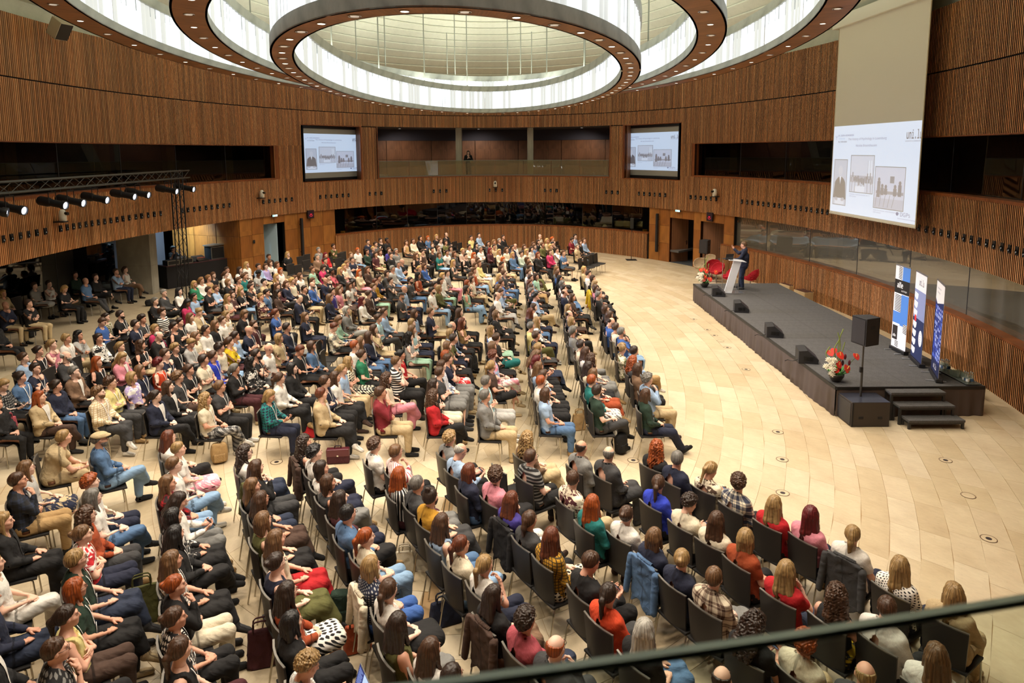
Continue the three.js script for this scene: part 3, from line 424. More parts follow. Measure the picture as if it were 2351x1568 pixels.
const POSES = {
  a: {},
  b: { knR: [-0.02, 0.60, 0.45], anR: [0.15, 0.30, 0.56], toR: [0.2, 0.2, 0.70], wrL: [0.06, 0.69, 0.24], wrR: [-0.06, 0.695, 0.235] },
  c: { elL: [0.25, 0.76, 0.03], elR: [-0.25, 0.76, 0.03], wrL: [-0.03, 0.795, 0.115], wrR: [0.03, 0.765, 0.15], hdL: [-0.95, 0.05, -0.2], hdR: [0.95, -0.05, -0.2], pnL: [0, -0.2, -1], pnR: [0, -0.2, -1] },
  d: { elR: [-0.2, 0.80, 0.11], wrR: [-0.075, 1.02, 0.105], hdR: [0.55, 0.75, -0.25], pnR: [0.5, 0.2, -0.8], curl: 0.9, elL: [0.23, 0.76, 0.03], wrL: [-0.01, 0.755, 0.17], hdL: [-0.95, 0.1, 0], pnL: [0, 0, -1] },
  e: { elL: [0.24, 0.76, 0.02], elR: [-0.24, 0.76, 0.02], wrL: [0.085, 0.74, 0.27], wrR: [-0.085, 0.74, 0.27], hdL: [-0.35, 0.3, 0.9], hdR: [0.35, 0.3, 0.9], pnL: [-0.4, 0.7, -0.5], pnR: [0.4, 0.7, -0.5], pitch: 0.42, head: [0, 1.215, -0.02] },
  f: { knL: [0.02, 0.60, 0.45], anL: [-0.15, 0.30, 0.56], toL: [-0.2, 0.2, 0.70], wrL: [0.1, 0.68, 0.25], wrR: [-0.085, 0.655, 0.22], hdL: [-0.4, -0.1, 0.9] },
  g: { shL: [0.172, 0.93, 0.1], shR: [-0.172, 0.93, 0.1], neck: [0, 1.0, 0.135], head: [0, 1.15, 0.2], elL: [0.2, 0.66, 0.27], elR: [-0.2, 0.66, 0.27], wrL: [0.05, 0.63, 0.47], wrR: [-0.05, 0.63, 0.47], lean: 0.17, hdL: [-0.7, 0.1, 0.6], hdR: [0.7, 0.1, 0.6] },
  h: { knL: [0.11, 0.49, 0.46], knR: [-0.11, 0.49, 0.46], anL: [0.05, 0.085, 0.66], anR: [-0.02, 0.1, 0.70], toL: [0.09, 0.1, 0.82], toR: [-0.04, 0.16, 0.85], elL: [0.26, 0.74, -0.02], elR: [-0.26, 0.74, -0.02] },
};
function skeleton(p, yaw) {
  const s = { ...SEAT, ...(POSES[p] ?? p) }; s.yaw = yaw; const ln = s.lean, T = [];
  const z = (y) => -0.03 - 0.06 * Math.max(0, (y - 0.55) / 0.45) + ln * Math.max(0, (y - 0.55) / 0.45), st = s.stand ?? 0;
  s.torso = [C8([-0.075, 0.56 + st, z(0.56)], 0.125, [0.075, 0.56 + st, z(0.56)], 0.125), C8([-0.06, 0.72 + st, z(0.72)], 0.105, [0.06, 0.72 + st, z(0.72)], 0.105), C8([-0.075, 0.88 + st, z(0.88) + 0.005], 0.108, [0.075, 0.88 + st, z(0.88) + 0.005], 0.108), C8([s.shL[0] * 0.8, s.shL[1] - 0.005, s.shL[2] + 0.01], 0.068, [s.shR[0] * 0.8, s.shR[1] - 0.005, s.shR[2] + 0.01], 0.068)];
  s.spine = [C8([0, 0.6 + st, z(0.6)], 0.11, [0, 0.95 + st, z(0.95)], 0.1)];
  s.neckC = [C8(add3(s.neck, [0, -0.04, 0]), 0.062, add3(s.head, [0, -0.05, -0.012]), 0.051)];
  s.trap = [C8(add3(s.neck, [0, -0.005, 0]), 0.055, [s.shL[0] * 0.85, s.shL[1] + 0.012, s.shL[2]], 0.045), C8(add3(s.neck, [0, -0.005, 0]), 0.055, [s.shR[0] * 0.85, s.shR[1] + 0.012, s.shR[2]], 0.045)];
  s.arms = []; s.legs = []; s.feet = [];
  for (const k of ['L', 'R']) { s.arms.push(C8(s['sh' + k], 0.054, s['el' + k], 0.043), C8(s['el' + k], 0.042, s['wr' + k], 0.027)); s.legs.push(C8(s['hip' + k], 0.092, s['kn' + k], 0.062), C8(s['kn' + k], 0.06, s['an' + k], 0.04)); s.feet.push(C8(add3(s['an' + k], [0, -0.035, -0.01]), 0.04, s['to' + k], 0.033)); }
  return s;
}
function handBones(s, k) {
  const w = s['wr' + k], d = nrm(s['hd' + k]), p0 = nrm(s['pn' + k]), side = nrm(crs(d, p0)), n = nrm(crs(side, d)), o = [], sg = k === 'L' ? 1 : -1;
  const P = (a, b, c) => [0, 1, 2].map((i) => w[i] + d[i] * a + side[i] * b * sg + n[i] * c);
  o.push(C8(w, 0.026, P(0.03, 0, 0), 0.024));
  const len = [0.068, 0.078, 0.072, 0.056];
  for (let f = 0; f < 4; f++) {
    const y = (f - 1.5) * 0.0195, c = s.curl * (1 + 0.12 * (f - 1)), k0 = P(0.09 - Math.abs(f - 1.3) * 0.004, y, 0); o.push(C8(P(0.03, y * 0.7, 0), 0.0155, k0, 0.0125));
    const L = len[f], a1 = c * 0.8, a2 = c * 2.0, k1 = add3(add3(k0, d, L * 0.5 * Math.cos(a1)), n, L * 0.5 * Math.sin(a1)), k2 = add3(add3(k1, d, L * 0.5 * Math.cos(a2)), n, L * 0.5 * Math.sin(a2));
    o.push(C8(k0, 0.0098, k1, 0.0092), C8(k1, 0.0092, k2, 0.0078));
  }
  const t0 = P(0.03, -0.028, 0.006), t1 = P(0.06, -0.055, 0.014), t2 = P(0.088, -0.06, 0.02); o.push(C8(t0, 0.0145, t1, 0.0115), C8(t1, 0.0112, t2, 0.009)); return o;
}
function headMatrix(s) { return new THREE.Matrix4().makeRotationFromEuler(new THREE.Euler(s.pitch, s.yaw, 0, 'YXZ')).setPosition(...s.head); }
function headSdf(x, y, z) {
  let d = smin(ell(x, y, z, 0, 0.028, -0.018, 0.074, 0.09, 0.094), ell(x, y, z, 0, -0.05, 0.022, 0.054, 0.062, 0.064), 0.05);
  d = smin(d, cap([0, 0.018, 0.084, 0.009, 0, -0.022, 0.104, 0.014], x, y, z), 0.012); d = smin(d, cap([-0.03, 0.036, 0.07, 0.012, 0.03, 0.036, 0.07, 0.012], x, y, z), 0.02);
  d = smin(d, cap([-0.016, -0.052, 0.079, 0.009, 0.016, -0.052, 0.079, 0.009], x, y, z), 0.012); d = smin(d, Math.hypot(x, y + 0.09, z - 0.06) - 0.022, 0.03);
  const ax = Math.abs(x); d = -smin(-d, Math.hypot(ax - 0.031, y - 0.012, z - 0.096) - 0.016, 0.014); d = smin(d, cap([0.036, -0.018, 0.06, 0.018, 0.05, -0.012, 0.04, 0.018], ax, y, z), 0.02);
  return smin(d, ell(ax, y, z, 0.076, 0.0, -0.006, 0.012, 0.031, 0.019), 0.008);
}
const bounds = (cs, pad) => { const lo = [9, 9, 9], hi = [-9, -9, -9]; for (const c of cs) for (const o of [0, 4]) for (let i = 0; i < 3; i++) { lo[i] = Math.min(lo[i], c[o + i] - c[o + 3] - pad); hi[i] = Math.max(hi[i], c[o + i] + c[o + 3] + pad); } return [lo, hi]; };
const field = (cs, k, grow = 0) => (x, y, z) => { let d = 9; for (let i = 0; i < cs.length; i++) d = smin(d, cap(cs[i], x, y, z), k); return d - grow; };
const colorFill = (g, f) => { const p = g.attributes.position, c = new Float32Array(p.count * 3); for (let i = 0; i < p.count; i++) { const k = f(p.getX(i), p.getY(i), p.getZ(i)); c[3 * i] = k[0]; c[3 * i + 1] = k[1]; c[3 * i + 2] = k[2]; } g.setAttribute('color', new THREE.BufferAttribute(c, 3)); return g; };
const CELL = [{ body: 0.036, head: 0.0125, hand: 0.0085, cloth: 0.026, hair: 0.0145 }, { body: 0.05, head: 0.019, hand: 0.015, cloth: 0.037, hair: 0.022 }, { body: 0.08, head: 0.033, hand: 0.032, cloth: 0.064, hair: 0.042 }];
const wob = (x, y, z, f, a) => a * (Math.sin(x * f + 1.7 * Math.sin(y * f * 0.7)) * Math.sin(y * f * 1.13 + 2.1 * Math.sin(z * f * 0.6)) * Math.sin(z * f * 0.9 + x * f * 0.5));
const geoCache = {};
function bodyGeo(key, s, lod) {
  return geoCache['body' + key + lod] ??= (() => {
    const c = CELL[lod], cs = [...s.torso, ...s.spine, ...s.trap, ...s.arms, ...s.legs, ...s.feet, ...s.neckC], f0 = field([...s.torso, ...s.spine, ...s.trap], 0.06, -0.014), f1 = field([...s.legs, ...s.feet], 0.02, -0.012), f2 = field(s.arms, 0.03), f3 = field(s.neckC, 0.01), [lo, hi] = bounds(cs, c.body * 1.5);
    const B = surfNet((x, y, z) => smin(smin(smin(f0(x, y, z), f1(x, y, z), 0.05), f2(x, y, z), 0.035), f3(x, y, z), 0.03), lo, hi, c.body);
    const H = headMatrix(s), hg = surfNet((x, y, z) => smin(headSdf(x, y, z), cap([0, -0.06, -0.018, 0.05, 0, -0.14, -0.03, 0.055], x, y, z), 0.03), [-0.11, -0.155, -0.14], [0.11, 0.14, 0.14], c.head);
    colorFill(hg, (x, y, z) => Math.abs(x) < 0.024 && Math.abs(y + 0.053) < 0.008 && z > 0.072 ? [0.86, 0.6, 0.58] : [1, 1, 1]);
    const parts = [colorFill(B, () => [1, 1, 1]), hg];
    if (lod < 2) for (const sx of [-1, 1]) { const e = new THREE.SphereGeometry(0.0125, 8, 6); e.translate(sx * 0.031, 0.011, 0.075); parts.push(colorFill(e, (x, y, z) => z > 0.08 && Math.abs(x - sx * 0.031) < 0.008 ? [0.05, 0.04, 0.035] : [0.8, 0.85, 0.9])); const b = new THREE.SphereGeometry(1, 7, 4); b.scale(0.018, 0.0035, 0.007); b.rotateZ(-sx * 0.1); b.translate(sx * 0.031, 0.034, 0.084); parts.push(colorFill(b, () => [0.22, 0.16, 0.12])); }
    for (const g of parts.slice(1)) g.applyMatrix4(H);
    for (const k of ['L', 'R']) { const hb = handBones(s, k), [l2, h2] = bounds(hb, c.hand * 1.6), palm = hb.filter((_, i) => i === 0), ff = hb; parts.push(colorFill(surfNet((x, y, z) => { let d = 9; for (const q of ff) d = smin(d, cap(q, x, y, z), 0.006); return d - (lod === 2 ? 0.006 : lod === 1 ? 0.002 : 0); }, l2, h2, c.hand), () => [1, 1, 1])); }
    return mergeGeometries(parts.map((g) => { g.deleteAttribute('uv'); return g; }));
  })();
}
const clothUV = (g) => { const p = g.attributes.position, uv = new Float32Array(p.count * 2); for (let i = 0; i < p.count; i++) { const x = p.getX(i), y = p.getY(i), z = p.getZ(i); uv[2 * i] = z > 0.12 ? x * 1.0 + 3 : Math.atan2(x, z + 0.08) * 0.17; uv[2 * i + 1] = z > 0.12 ? z * 0.8 + y : y; } g.setAttribute('uv', new THREE.BufferAttribute(uv, 2)); return g; };
function topGeo(key, s, lod, kind) {
  return geoCache['top' + key + lod + kind] ??= (() => {
    const grow = kind === 'j' ? 0.026 : kind === 'v' ? 0.014 : 0.017, cs = [...s.torso, ...s.spine], ar = [];
    if (kind !== 'v') cs.push(...s.trap);
    for (const k of ['L', 'R']) { const sh = s['sh' + k], el = s['el' + k], wr = s['wr' + k]; if (kind === 't') { const m = X3(sh, el, 0.55); ar.push(C8(sh, 0.06, m, 0.056)); } else if (kind !== 'v') { ar.push(C8(sh, 0.058, el, 0.048), C8(el, 0.047, X3(el, wr, 0.86), 0.036)); } }
    const f0 = field(cs, 0.07, grow), f1 = ar.length ? field(ar, 0.03, kind === 'j' ? 0.013 : 0.008) : () => 9, c = CELL[lod].cloth, [lo, hi] = bounds([...cs, ...ar], 0.05), ny = s.neck[1], nz = s.neck[2], st = s.stand ?? 0, hem = kind === 'j' ? 0.47 : 0.53;
    const sd = (x, y, z) => {
      let d = smin(f0(x, y, z), f1(x, y, z), 0.03) + wob(x, y, z, 24, 0.0085) + wob(z, x, y, 52, 0.003);
      d = Math.max(d, -(Math.hypot(x, (y - ny - 0.02) * 0.8, z - nz - 0.045) - (kind === 'v' ? 0.098 : kind === 'j' ? 0.095 : 0.086)));   // neckline
      if (kind === 'v') d = Math.max(d, Math.abs(x) - 0.158);
      return Math.max(d, hem + st - y);
    };
    return clothUV(surfNet(sd, [lo[0], Math.max(lo[1], hem + st - 0.05), lo[2]], hi, c));
  })();
}
function legGeo(key, s, lod, kind) {
  return geoCache['leg' + key + lod + kind] ??= (() => {
    const cs = [s.torso[0]], st = s.stand ?? 0, c = CELL[lod].cloth;
    for (const k of ['L', 'R']) { const h = s['hip' + k], n = s['kn' + k], a = s['an' + k]; if (kind === 's') cs.push(C8(h, 0.1, X3(h, n, 0.9), 0.085)); else if (kind === 'k') cs.push(C8(h, 0.1, X3(h, n, 1.0), 0.085)); else if (kind === 'w') cs.push(C8(h, 0.1, n, 0.075), C8(n, 0.075, X3(n, a, 0.93), 0.085)); else cs.push(C8(h, 0.097, n, 0.068), C8(n, 0.067, X3(n, a, 0.9), 0.05)); }
    if (kind === 'k') cs.push(C8([0, 0.54 + st, 0.02], 0.1, X3(s.knL, s.knR, 0.5), 0.075));
    const f = field(cs, kind === 'k' ? 0.08 : 0.04, 0.015), [lo, hi] = bounds(cs, 0.04);
    return clothUV(surfNet((x, y, z) => Math.max(f(x, y, z) + wob(x, y, z, 30, 0.005) + wob(y, z, x, 60, 0.002), y - 0.66 - st), lo, hi, c));
  })();
}
function shoeGeo(key, s, lod, k) {
  return geoCache['shoe' + key + lod + k] ??= (() => { const a = s['an' + k], t = s['to' + k], d = nrm(sub3(t, a)), cs = [C8(add3(a, [0, -0.035, 0]), 0.046, t, 0.037), C8(add3(a, [0, -0.04, -0.02]), 0.042, add3(a, [0, 0.005, 0]), 0.045)], [lo, hi] = bounds(cs, 0.03), c = [0.02, 0.028, 0.04][lod]; return boxUV(surfNet((x, y, z) => Math.max(field(cs, 0.02, 0.004)(x, y, z), s.flatFoot ? 0.002 - y : -9), lo, hi, c)); })();
}
// hair in the head's own frame
const HAIR = {};
function hairGeo(style, lod) {
  return geoCache['hair' + style + lod] ??= (() => {
    const c = CELL[lod].hair; let extra = [], puff = 0, blob = 0, cut = 0, back = null, fr = 0.017;
    const scalp = (x, y, z) => ell(x, y, z, 0, 0.03, -0.022, 0.078 + fr, 0.094 + fr, 0.099 + fr);
    if (style === 'S') { fr = 0.013; cut = -0.022; } if ('LCKPBDT'.includes(style)) cut = -0.02; if (style === 'A') { fr = 0.034; blob = 0.013; cut = 0.0; } if (style === 'H') { fr = 0.008; cut = 0.02; }
    if (style === 'L' || style === 'C') { const m = style === 'C' ? 1.25 : 1; blob = style === 'C' ? 0.014 : 0; fr = style === 'C' ? 0.028 : 0.018; for (const x of [-0.055, 0, 0.055]) extra.push(C8([x, -0.0, -0.075], 0.05 * m, [x * 1.35, -0.2, -0.105], 0.043 * m), C8([x * 1.35, -0.2, -0.105], 0.043 * m, [x * 1.3, -0.33, -0.1], 0.024 * m)); for (const x of [-1, 1]) extra.push(C8([x * 0.078, 0.03, -0.015], 0.024 * m, [x * 0.088, -0.16, 0.0], 0.024 * m), C8([x * 0.088, -0.16, 0.0], 0.024 * m, [x * 0.085, -0.25, 0.03], 0.014 * m)); }
    if (style === 'K') { fr = 0.02; for (const x of [-0.05, 0, 0.05]) extra.push(C8([x, 0, -0.07], 0.052, [x * 1.25, -0.125, -0.075], 0.036)); for (const x of [-1, 1]) extra.push(C8([x * 0.078, 0.03, -0.012], 0.025, [x * 0.088, -0.11, 0.01], 0.02)); }
    if (style === 'P') extra.push(C8([0, 0.045, -0.11], 0.03, [0.005, 0.0, -0.155], 0.032), C8([0.005, 0.0, -0.155], 0.034, [0.015, -0.24, -0.14], 0.016));
    if (style === 'B') extra.push(C8([0, 0.045, -0.125], 0.036, [0, 0.055, -0.138], 0.036));
    if (style === 'D') extra.push(C8([0, 0.03, -0.115], 0.032, [0.0, -0.05, -0.135], 0.034), C8([0, -0.05, -0.135], 0.034, [0.02, -0.26, -0.12], 0.018));
    if (style === 'T') extra.push(C8([0, 0.13, -0.06], 0.034, [0, 0.14, -0.07], 0.034));
    const fe = extra.length ? field(extra, 0.03) : () => 9, [lo, hi] = bounds([[0, 0.03, -0.02, 0.14, 0, 0.03, -0.02, 0.14], ...extra], 0.03);
    return (() => { const g = surfNet((x, y, z) => {
      const keep = (y - 0.006 - cut * (z < 0 ? 1 : 0)) * 0.74 - (z - 0.004) * 0.67 - (Math.abs(x) > 0.05 ? (Math.abs(x) - 0.05) * 0.25 : 0);
      const fr2 = (fr + [0, 0.005, 0.014][lod]) * Math.max(0, Math.min(1, keep / 0.045)) + 0.002; let d = ell(x, y, z, 0, 0.029, -0.019, 0.076 + fr2, 0.092 + fr2, 0.096 + fr2); d = Math.max(d, -keep); if (style === 'H') d = Math.max(d, y - 0.055 - Math.max(0, -z) * 0.25);
      d = smin(d, fe(x, y, z), 0.025); if (style === 'P' || style === 'B') d = d;
      const ang = Math.atan2(x, z + 0.02); d += (blob ? wob(x, y, z, 95, blob) + wob(y, z, x, 160, blob * 0.5) : 0.003 * Math.sin(ang * 22 + y * 20) + wob(x, y, z, 60, 0.0025));
      return Math.max(d, -(ell(x, y, z, 0, -0.03, 0.1, 0.062, 0.085, 0.075)));
    }, lo, hi, c); const p = g.attributes.position, uv = new Float32Array(p.count * 2); for (let i = 0; i < p.count; i++) { uv[2 * i] = Math.atan2(p.getX(i), p.getZ(i) + 0.02) * 0.8; uv[2 * i + 1] = p.getY(i) * 1.2; } g.setAttribute('uv', new THREE.BufferAttribute(uv, 2)); return g; })();
  })();
}
const beardGeo = (lod) => geoCache['beard' + lod] ??= boxUV(surfNet((x, y, z) => Math.max(headSdf(x, y, z) - 0.008, -(headSdf(x, y, z) + 0.01), y + 0.028 + Math.max(0, 0.05 - Math.abs(x)) * 0.35 - Math.max(0, -z) * 0.3, 0.015 - z - Math.abs(x) * 0.3), [-0.1, -0.15, -0.1], [0.1, 0.02, 0.13], CELL[lod].head));
const capGeo = (lod) => geoCache['cap' + lod] ??= boxUV(surfNet((x, y, z) => Math.max(smin(ell(x, y, z, 0, 0.075, -0.01, 0.105, 0.06, 0.125), ell(x, y, z, 0, 0.062, 0.1, 0.075, 0.012, 0.06), 0.02), 0.05 - y + Math.max(0, -z) * 0.15), [-0.13, 0, -0.17], [0.13, 0.16, 0.18], [0.014, 0.02, 0.03][lod]));
const glassesGeo = (() => { const r = new THREE.TorusGeometry(0.021, 0.0022, 5, 16); return mergeGeometries([r.clone().translate(-0.031, 0.01, 0.098), r.clone().translate(0.031, 0.01, 0.098), rod([-0.01, 0.014, 0.1], [0.01, 0.014, 0.1], 0.002, 5), rod([0.052, 0.014, 0.096], [0.078, 0.012, 0.0], 0.002, 5), rod([-0.052, 0.014, 0.096], [-0.078, 0.012, 0.0], 0.002, 5)]); })();
function lanyardGeo(key, s, lod, kind) {
  return geoCache['lan' + key + lod + kind] ??= (() => {
    const f = field([...s.torso, ...s.spine, ...s.trap], 0.07, kind === 'j' ? 0.03 : 0.022), st = s.stand ?? 0, surf = (x, y) => { let z = 0.4; for (let i = 0; i < 60; i++) { const d = f(x, y, z); if (d < 0.003) break; z -= Math.max(0.003, d * 0.8); } return z; };
    const parts = []; for (const sx of [-1, 1]) { const pos = [], idx = [], n = 9; for (let i = 0; i <= n; i++) { const t = i / n, x = sx * (0.07 * (1 - t) + 0.006), y = s.neck[1] - 0.012 - t * 0.3; const z = Math.max(surf(x, y), t < 0.12 ? s.neck[2] + 0.06 : -9) + 0.004; pos.push(x - 0.009, y, z, x + 0.009, y, z); } for (let i = 0; i < n; i++) idx.push(2 * i, 2 * i + 1, 2 * i + 2, 2 * i + 1, 2 * i + 3, 2 * i + 2); parts.push(raw(pos, idx)); }
    const y = s.neck[1] - 0.345, z = surf(0, y) + 0.008, b = box(0.075, 0.1, 0.004, 0, y - 0.02, z).toNonIndexed(); parts.push(b); return mergeGeometries(parts.map((g) => g.index ? g.toNonIndexed() : g));
  })();
}
const shirtGeo = (key, s, lod) => geoCache['shirt' + key + lod] ??= (() => { const f = field([...s.torso, ...s.spine, ...s.trap], 0.07, 0.029), surf = (x, y) => { let z = 0.4; for (let i = 0; i < 60; i++) { const d = f(x, y, z); if (d < 0.003) break; z -= Math.max(0.003, d * 0.8); } return z; }; const pos = [], idx = [], uv = [], n = 8, m = 4; for (let i = 0; i <= n; i++) { const t = i / n, y = s.neck[1] + 0.0 - t * 0.36, w = 0.06 * (1 - t * 0.8); for (let j = 0; j <= m; j++) { const x = -w + 2 * w * j / m; pos.push(x, y, surf(x, y) + 0.003); uv.push(x, y); } } for (let i = 0; i < n; i++) for (let j = 0; j < m; j++) { const a = i * (m + 1) + j; idx.push(a, a + 1, a + m + 1, a + 1, a + m + 2, a + m + 1); } return raw(pos, idx, uv); })();

// colours and patterns
const COL = { white: 0xe9e5dc, cream: 0xe2d7bd, beige: 0xc4ae86, tan: 0xb08f5f, grey: 0x7d7d7a, lgrey: 0xb3b2ae, dgrey: 0x3c3c3d, black: 0x161516, navy: 0x1b2138, blue: 0x3b62a8, lblue: 0x9fb8d6, denim: 0x54749b, ljeans: 0x86a6c6, djeans: 0x252f45, royal: 0x2a3fbf, teal: 0x17706d, green: 0x257a55, dgreen: 0x1d3527, olive: 0x5c5c2e, mint: 0x9cc2a8, aqua: 0xaccdd0, yellow: 0xd9b514, pyellow: 0xe0d28c, mustard: 0xbb8a22, orange: 0xd9481f, rust: 0xa3471f, red: 0xb8161f, dred: 0x7d1b26, maroon: 0x47191f, pink: 0xdd8c9b, magenta: 0xc22c60, lilac: 0xa99bcb, purple: 0x3d3286, brown: 0x4a352a, lbrown: 0x7d6049, rose: 0xb24f5a, bare: 0 };
const HCOL = { k: 0x1b1716, d: 0x3b281b, b: 0x5c3d26, l: 0x87623e, y: 0xbf9a62, w: 0xd6d2c6, g: 0x86827a, r: 0xb8581c, a: 0x7a3c1e, m: 0x75171b };
const SKINS = [0xdcae96, 0xd3a088, 0xe3b8a2, 0xca957b, 0xd8a68e, 0xe6bfab], DARK = 0x6f4a38;
const hairTex = srgb(noise2(256, 64, (u, v) => { const k = 0.72 + 0.5 * (vn(u * 80, v * 2, 80) - 0.5) + 0.25 * (vn(u * 26, v * 3, 26) - 0.5); return [k, k, k]; }));
const weaveTex = srgb(noise2(128, 128, (u, v) => { const k = 0.93 + 0.1 * (vn(u * 64, v * 64, 64) - 0.5) + 0.12 * (fbm(u * 4, v * 4, 4, 3) - 0.5); return [k, k, k]; })); weaveTex.repeat.set(4, 4);
const rgb = (h) => { const c = new THREE.Color(h), o = {}; c.getRGB(o, THREE.SRGBColorSpace); return [o.r, o.g, o.b]; }, mix = (a, b, t) => a.map((v, i) => v + (b[i] - v) * t);
function patTex(type, c1, c2) {
  const A = rgb(COL[c1]), B = rgb(COL[c2]), t = srgb(noise2(128, 128, (u, v) => {
    if (type === 'stripe') return v * 6 % 1 < 0.45 ? B : A; if (type === 'vstripe') return u * 8 % 1 < 0.3 ? B : A;
    if (type === 'plaid') { const a = (u * 3 % 1 < 0.5 ? 1 : 0) + (v * 3 % 1 < 0.5 ? 1 : 0), l = u * 3 % 1 > 0.7 && u * 3 % 1 < 0.78 || v * 3 % 1 > 0.7 && v * 3 % 1 < 0.78 ? 0.35 : 0; return mix(A, B, Math.min(1, a * 0.45 + l)); }
    if (type === 'check') { const l = u * 8 % 1 < 0.22 || v * 8 % 1 < 0.22; return l ? mix(A, B, 0.7) : A; }
    if (type === 'dots') { const x = u * 10 % 1 - 0.5, y = (v * 10 + (Math.floor(u * 10) % 2) * 0.5) % 1 - 0.5; return x * x + y * y < 0.07 ? B : A; }
    if (type === 'floral') { const n = fbm(u * 7, v * 7, 7, 3), m = vn(u * 14 + 3, v * 14, 14); return n > 0.52 ? mix(A, B, 0.95) : m > 0.78 ? mix(B, A, 0.4) : A; }
    const n = Math.sin((u * 6 + 0.8 * fbm(u * 4, v * 4, 4, 2)) * 6.28 * 1) + Math.sin((v * 6 + fbm(u * 4 + 2, v * 4, 4, 2)) * 6.28); return n > 0.3 ? B : A;
  })); t.repeat.set(3.2, 3.2); return t;
}
const foldTex = noise2(256, 256, (u, v) => { const a = fbm(u * 5 + 2 * fbm(v * 3, u * 3, 3, 2), v * 3, 5, 3), r = 1 - Math.abs(2 * a - 1), k = 0.35 * fbm(u * 12, v * 7, 12, 3) + 0.65 * r * r; return [k, k, k]; }); foldTex.repeat.set(2.6, 2.6);
const clothMats = {};
function clothMat2(spec) {   // colour, or pattern:colour:colour
  return clothMats[spec] ??= (() => { const [a, b, c] = spec.split(':'); if (b) return new THREE.MeshStandardMaterial({ color: 0xffffff, roughness: 0.9, map: patTex(a, b, c), bumpMap: foldTex, bumpScale: 0.008, side: THREE.DoubleSide }); if (!(a in COL)) throw new Error('colour ' + a); return new THREE.MeshStandardMaterial({ color: COL[a], roughness: 0.88, map: weaveTex, bumpMap: foldTex, bumpScale: 0.009, side: THREE.DoubleSide }); })();
}
const hairMats = {}; const hairMat = (k) => hairMats[k] ??= new THREE.MeshStandardMaterial({ color: HCOL[k], roughness: 0.5, map: hairTex, side: THREE.DoubleSide });
const skinMats = {}; const skinMat = (h) => skinMats[h] ??= new THREE.MeshStandardMaterial({ color: h, roughness: 0.55, vertexColors: true, side: THREE.DoubleSide });
const WORD = { lgrey: 'light grey', dgrey: 'charcoal', navy: 'navy', lblue: 'light blue', ljeans: 'pale denim', djeans: 'dark denim', denim: 'denim', royal: 'royal blue', dgreen: 'dark green', pyellow: 'pale yellow', dred: 'dark red', lbrown: 'light brown', aqua: 'pale aqua', cream: 'cream' };
const HW = { k: 'black', d: 'dark brown', b: 'brown', l: 'light brown', y: 'blond', w: 'white', g: 'grey', r: 'ginger', a: 'auburn', m: 'dark red' }, SW = { S: 'short %s hair', A: 'short curly %s hair', H: 'balding head of %s hair', L: 'long straight %s hair', C: 'long curly %s hair', K: '%s bob', P: '%s ponytail', B: '%s bun', D: 'loose %s tail', T: '%s top knot', Z: 'shaved head', W: 'flat cap' };
const TW = { t: 'tee', l: 'long-sleeved top', v: 'sleeveless top', j: 'jacket' }, PW = { stripe: 'striped', vstripe: 'pinstriped', plaid: 'plaid', check: 'checked', dots: 'dotted', floral: 'flowered', print: 'printed' };
const cw = (c) => { const [a, b, d] = c.split(':'); return b ? (WORD[b] ?? b) + ' and ' + (WORD[d] ?? d) + ' ' + PW[a] : WORD[a] ?? a; };
function person(o) {   // o: pos, turn, pose, yaw, hair 'Ld', top 'red.t', legs 'black', flags, lod, scale, label
  const key = o.pose + o.yaw, s = geoCache['sk' + key] ??= skeleton(o.pose, o.yaw), lod = o.lod, g = thing('person', o.label, 'person', o.pos, o.turn, o.group), [tc, tk] = o.top.split('.'), [hs, hc] = o.hair, F = o.flags ?? '', sk = F.includes('*') ? DARK : SKINS[Math.floor(hash(o.pos[0], o.pos[2]) * 6)];
  g.scale.set(...(Array.isArray(o.scale) ? o.scale : [o.scale, o.scale, o.scale]));
  mesh('body', bodyGeo(key, s, lod), skinMat(sk), g);
  mesh('top', topGeo(key, s, lod, tk), clothMat2(tc), g);
  const lk = F.includes('s') ? 's' : F.includes('k') ? 'k' : F.includes('w') ? 'w' : 'n'; mesh(lk === 'k' ? 'skirt' : lk === 's' ? 'shorts' : 'trousers', legGeo(key, s, lod, lk), clothMat2(o.legs), g);
  const shoe = ['black', 'brown', 'white', 'dgrey', 'beige', 'black', 'tan'][Math.floor(hash(o.pos[2], o.pos[0] + 3) * 7)]; for (const k of ['L', 'R']) mesh('shoe', shoeGeo(key, s, lod, k), clothMat2(shoe), g);
  const H = headMatrix(s), put = (n, geo, m) => { const x = mesh(n, geo, m, g); x.applyMatrix4(H); return x; };
  if (hs === 'W') { put('flat_cap', capGeo(lod), clothMat2(hc === 'k' ? 'dgrey' : 'beige')); put('hair', hairGeo('H', lod), hairMat('g')); } else if (hs !== 'Z') put('hair', hairGeo(hs, lod), hairMat(hc));
  if (F.includes('Q')) put('beard', beardGeo(Math.min(lod, 1)), hairMat(hs === 'Z' || hs === 'W' ? 'g' : hc));
  if (F.includes('G') && lod < 2) put('glasses', glassesGeo, M(0x1c1a1a, 0.4));
  if (F.includes('L')) mesh('lanyard', lanyardGeo(key, s, lod, tk), M(0xe6e4e0, 0.8), g);
  if (tk === 'j') mesh('shirt', shirtGeo(key, s, lod), clothMat2(F.includes('x') ? 'black' : 'white'), g);
  return g;
}
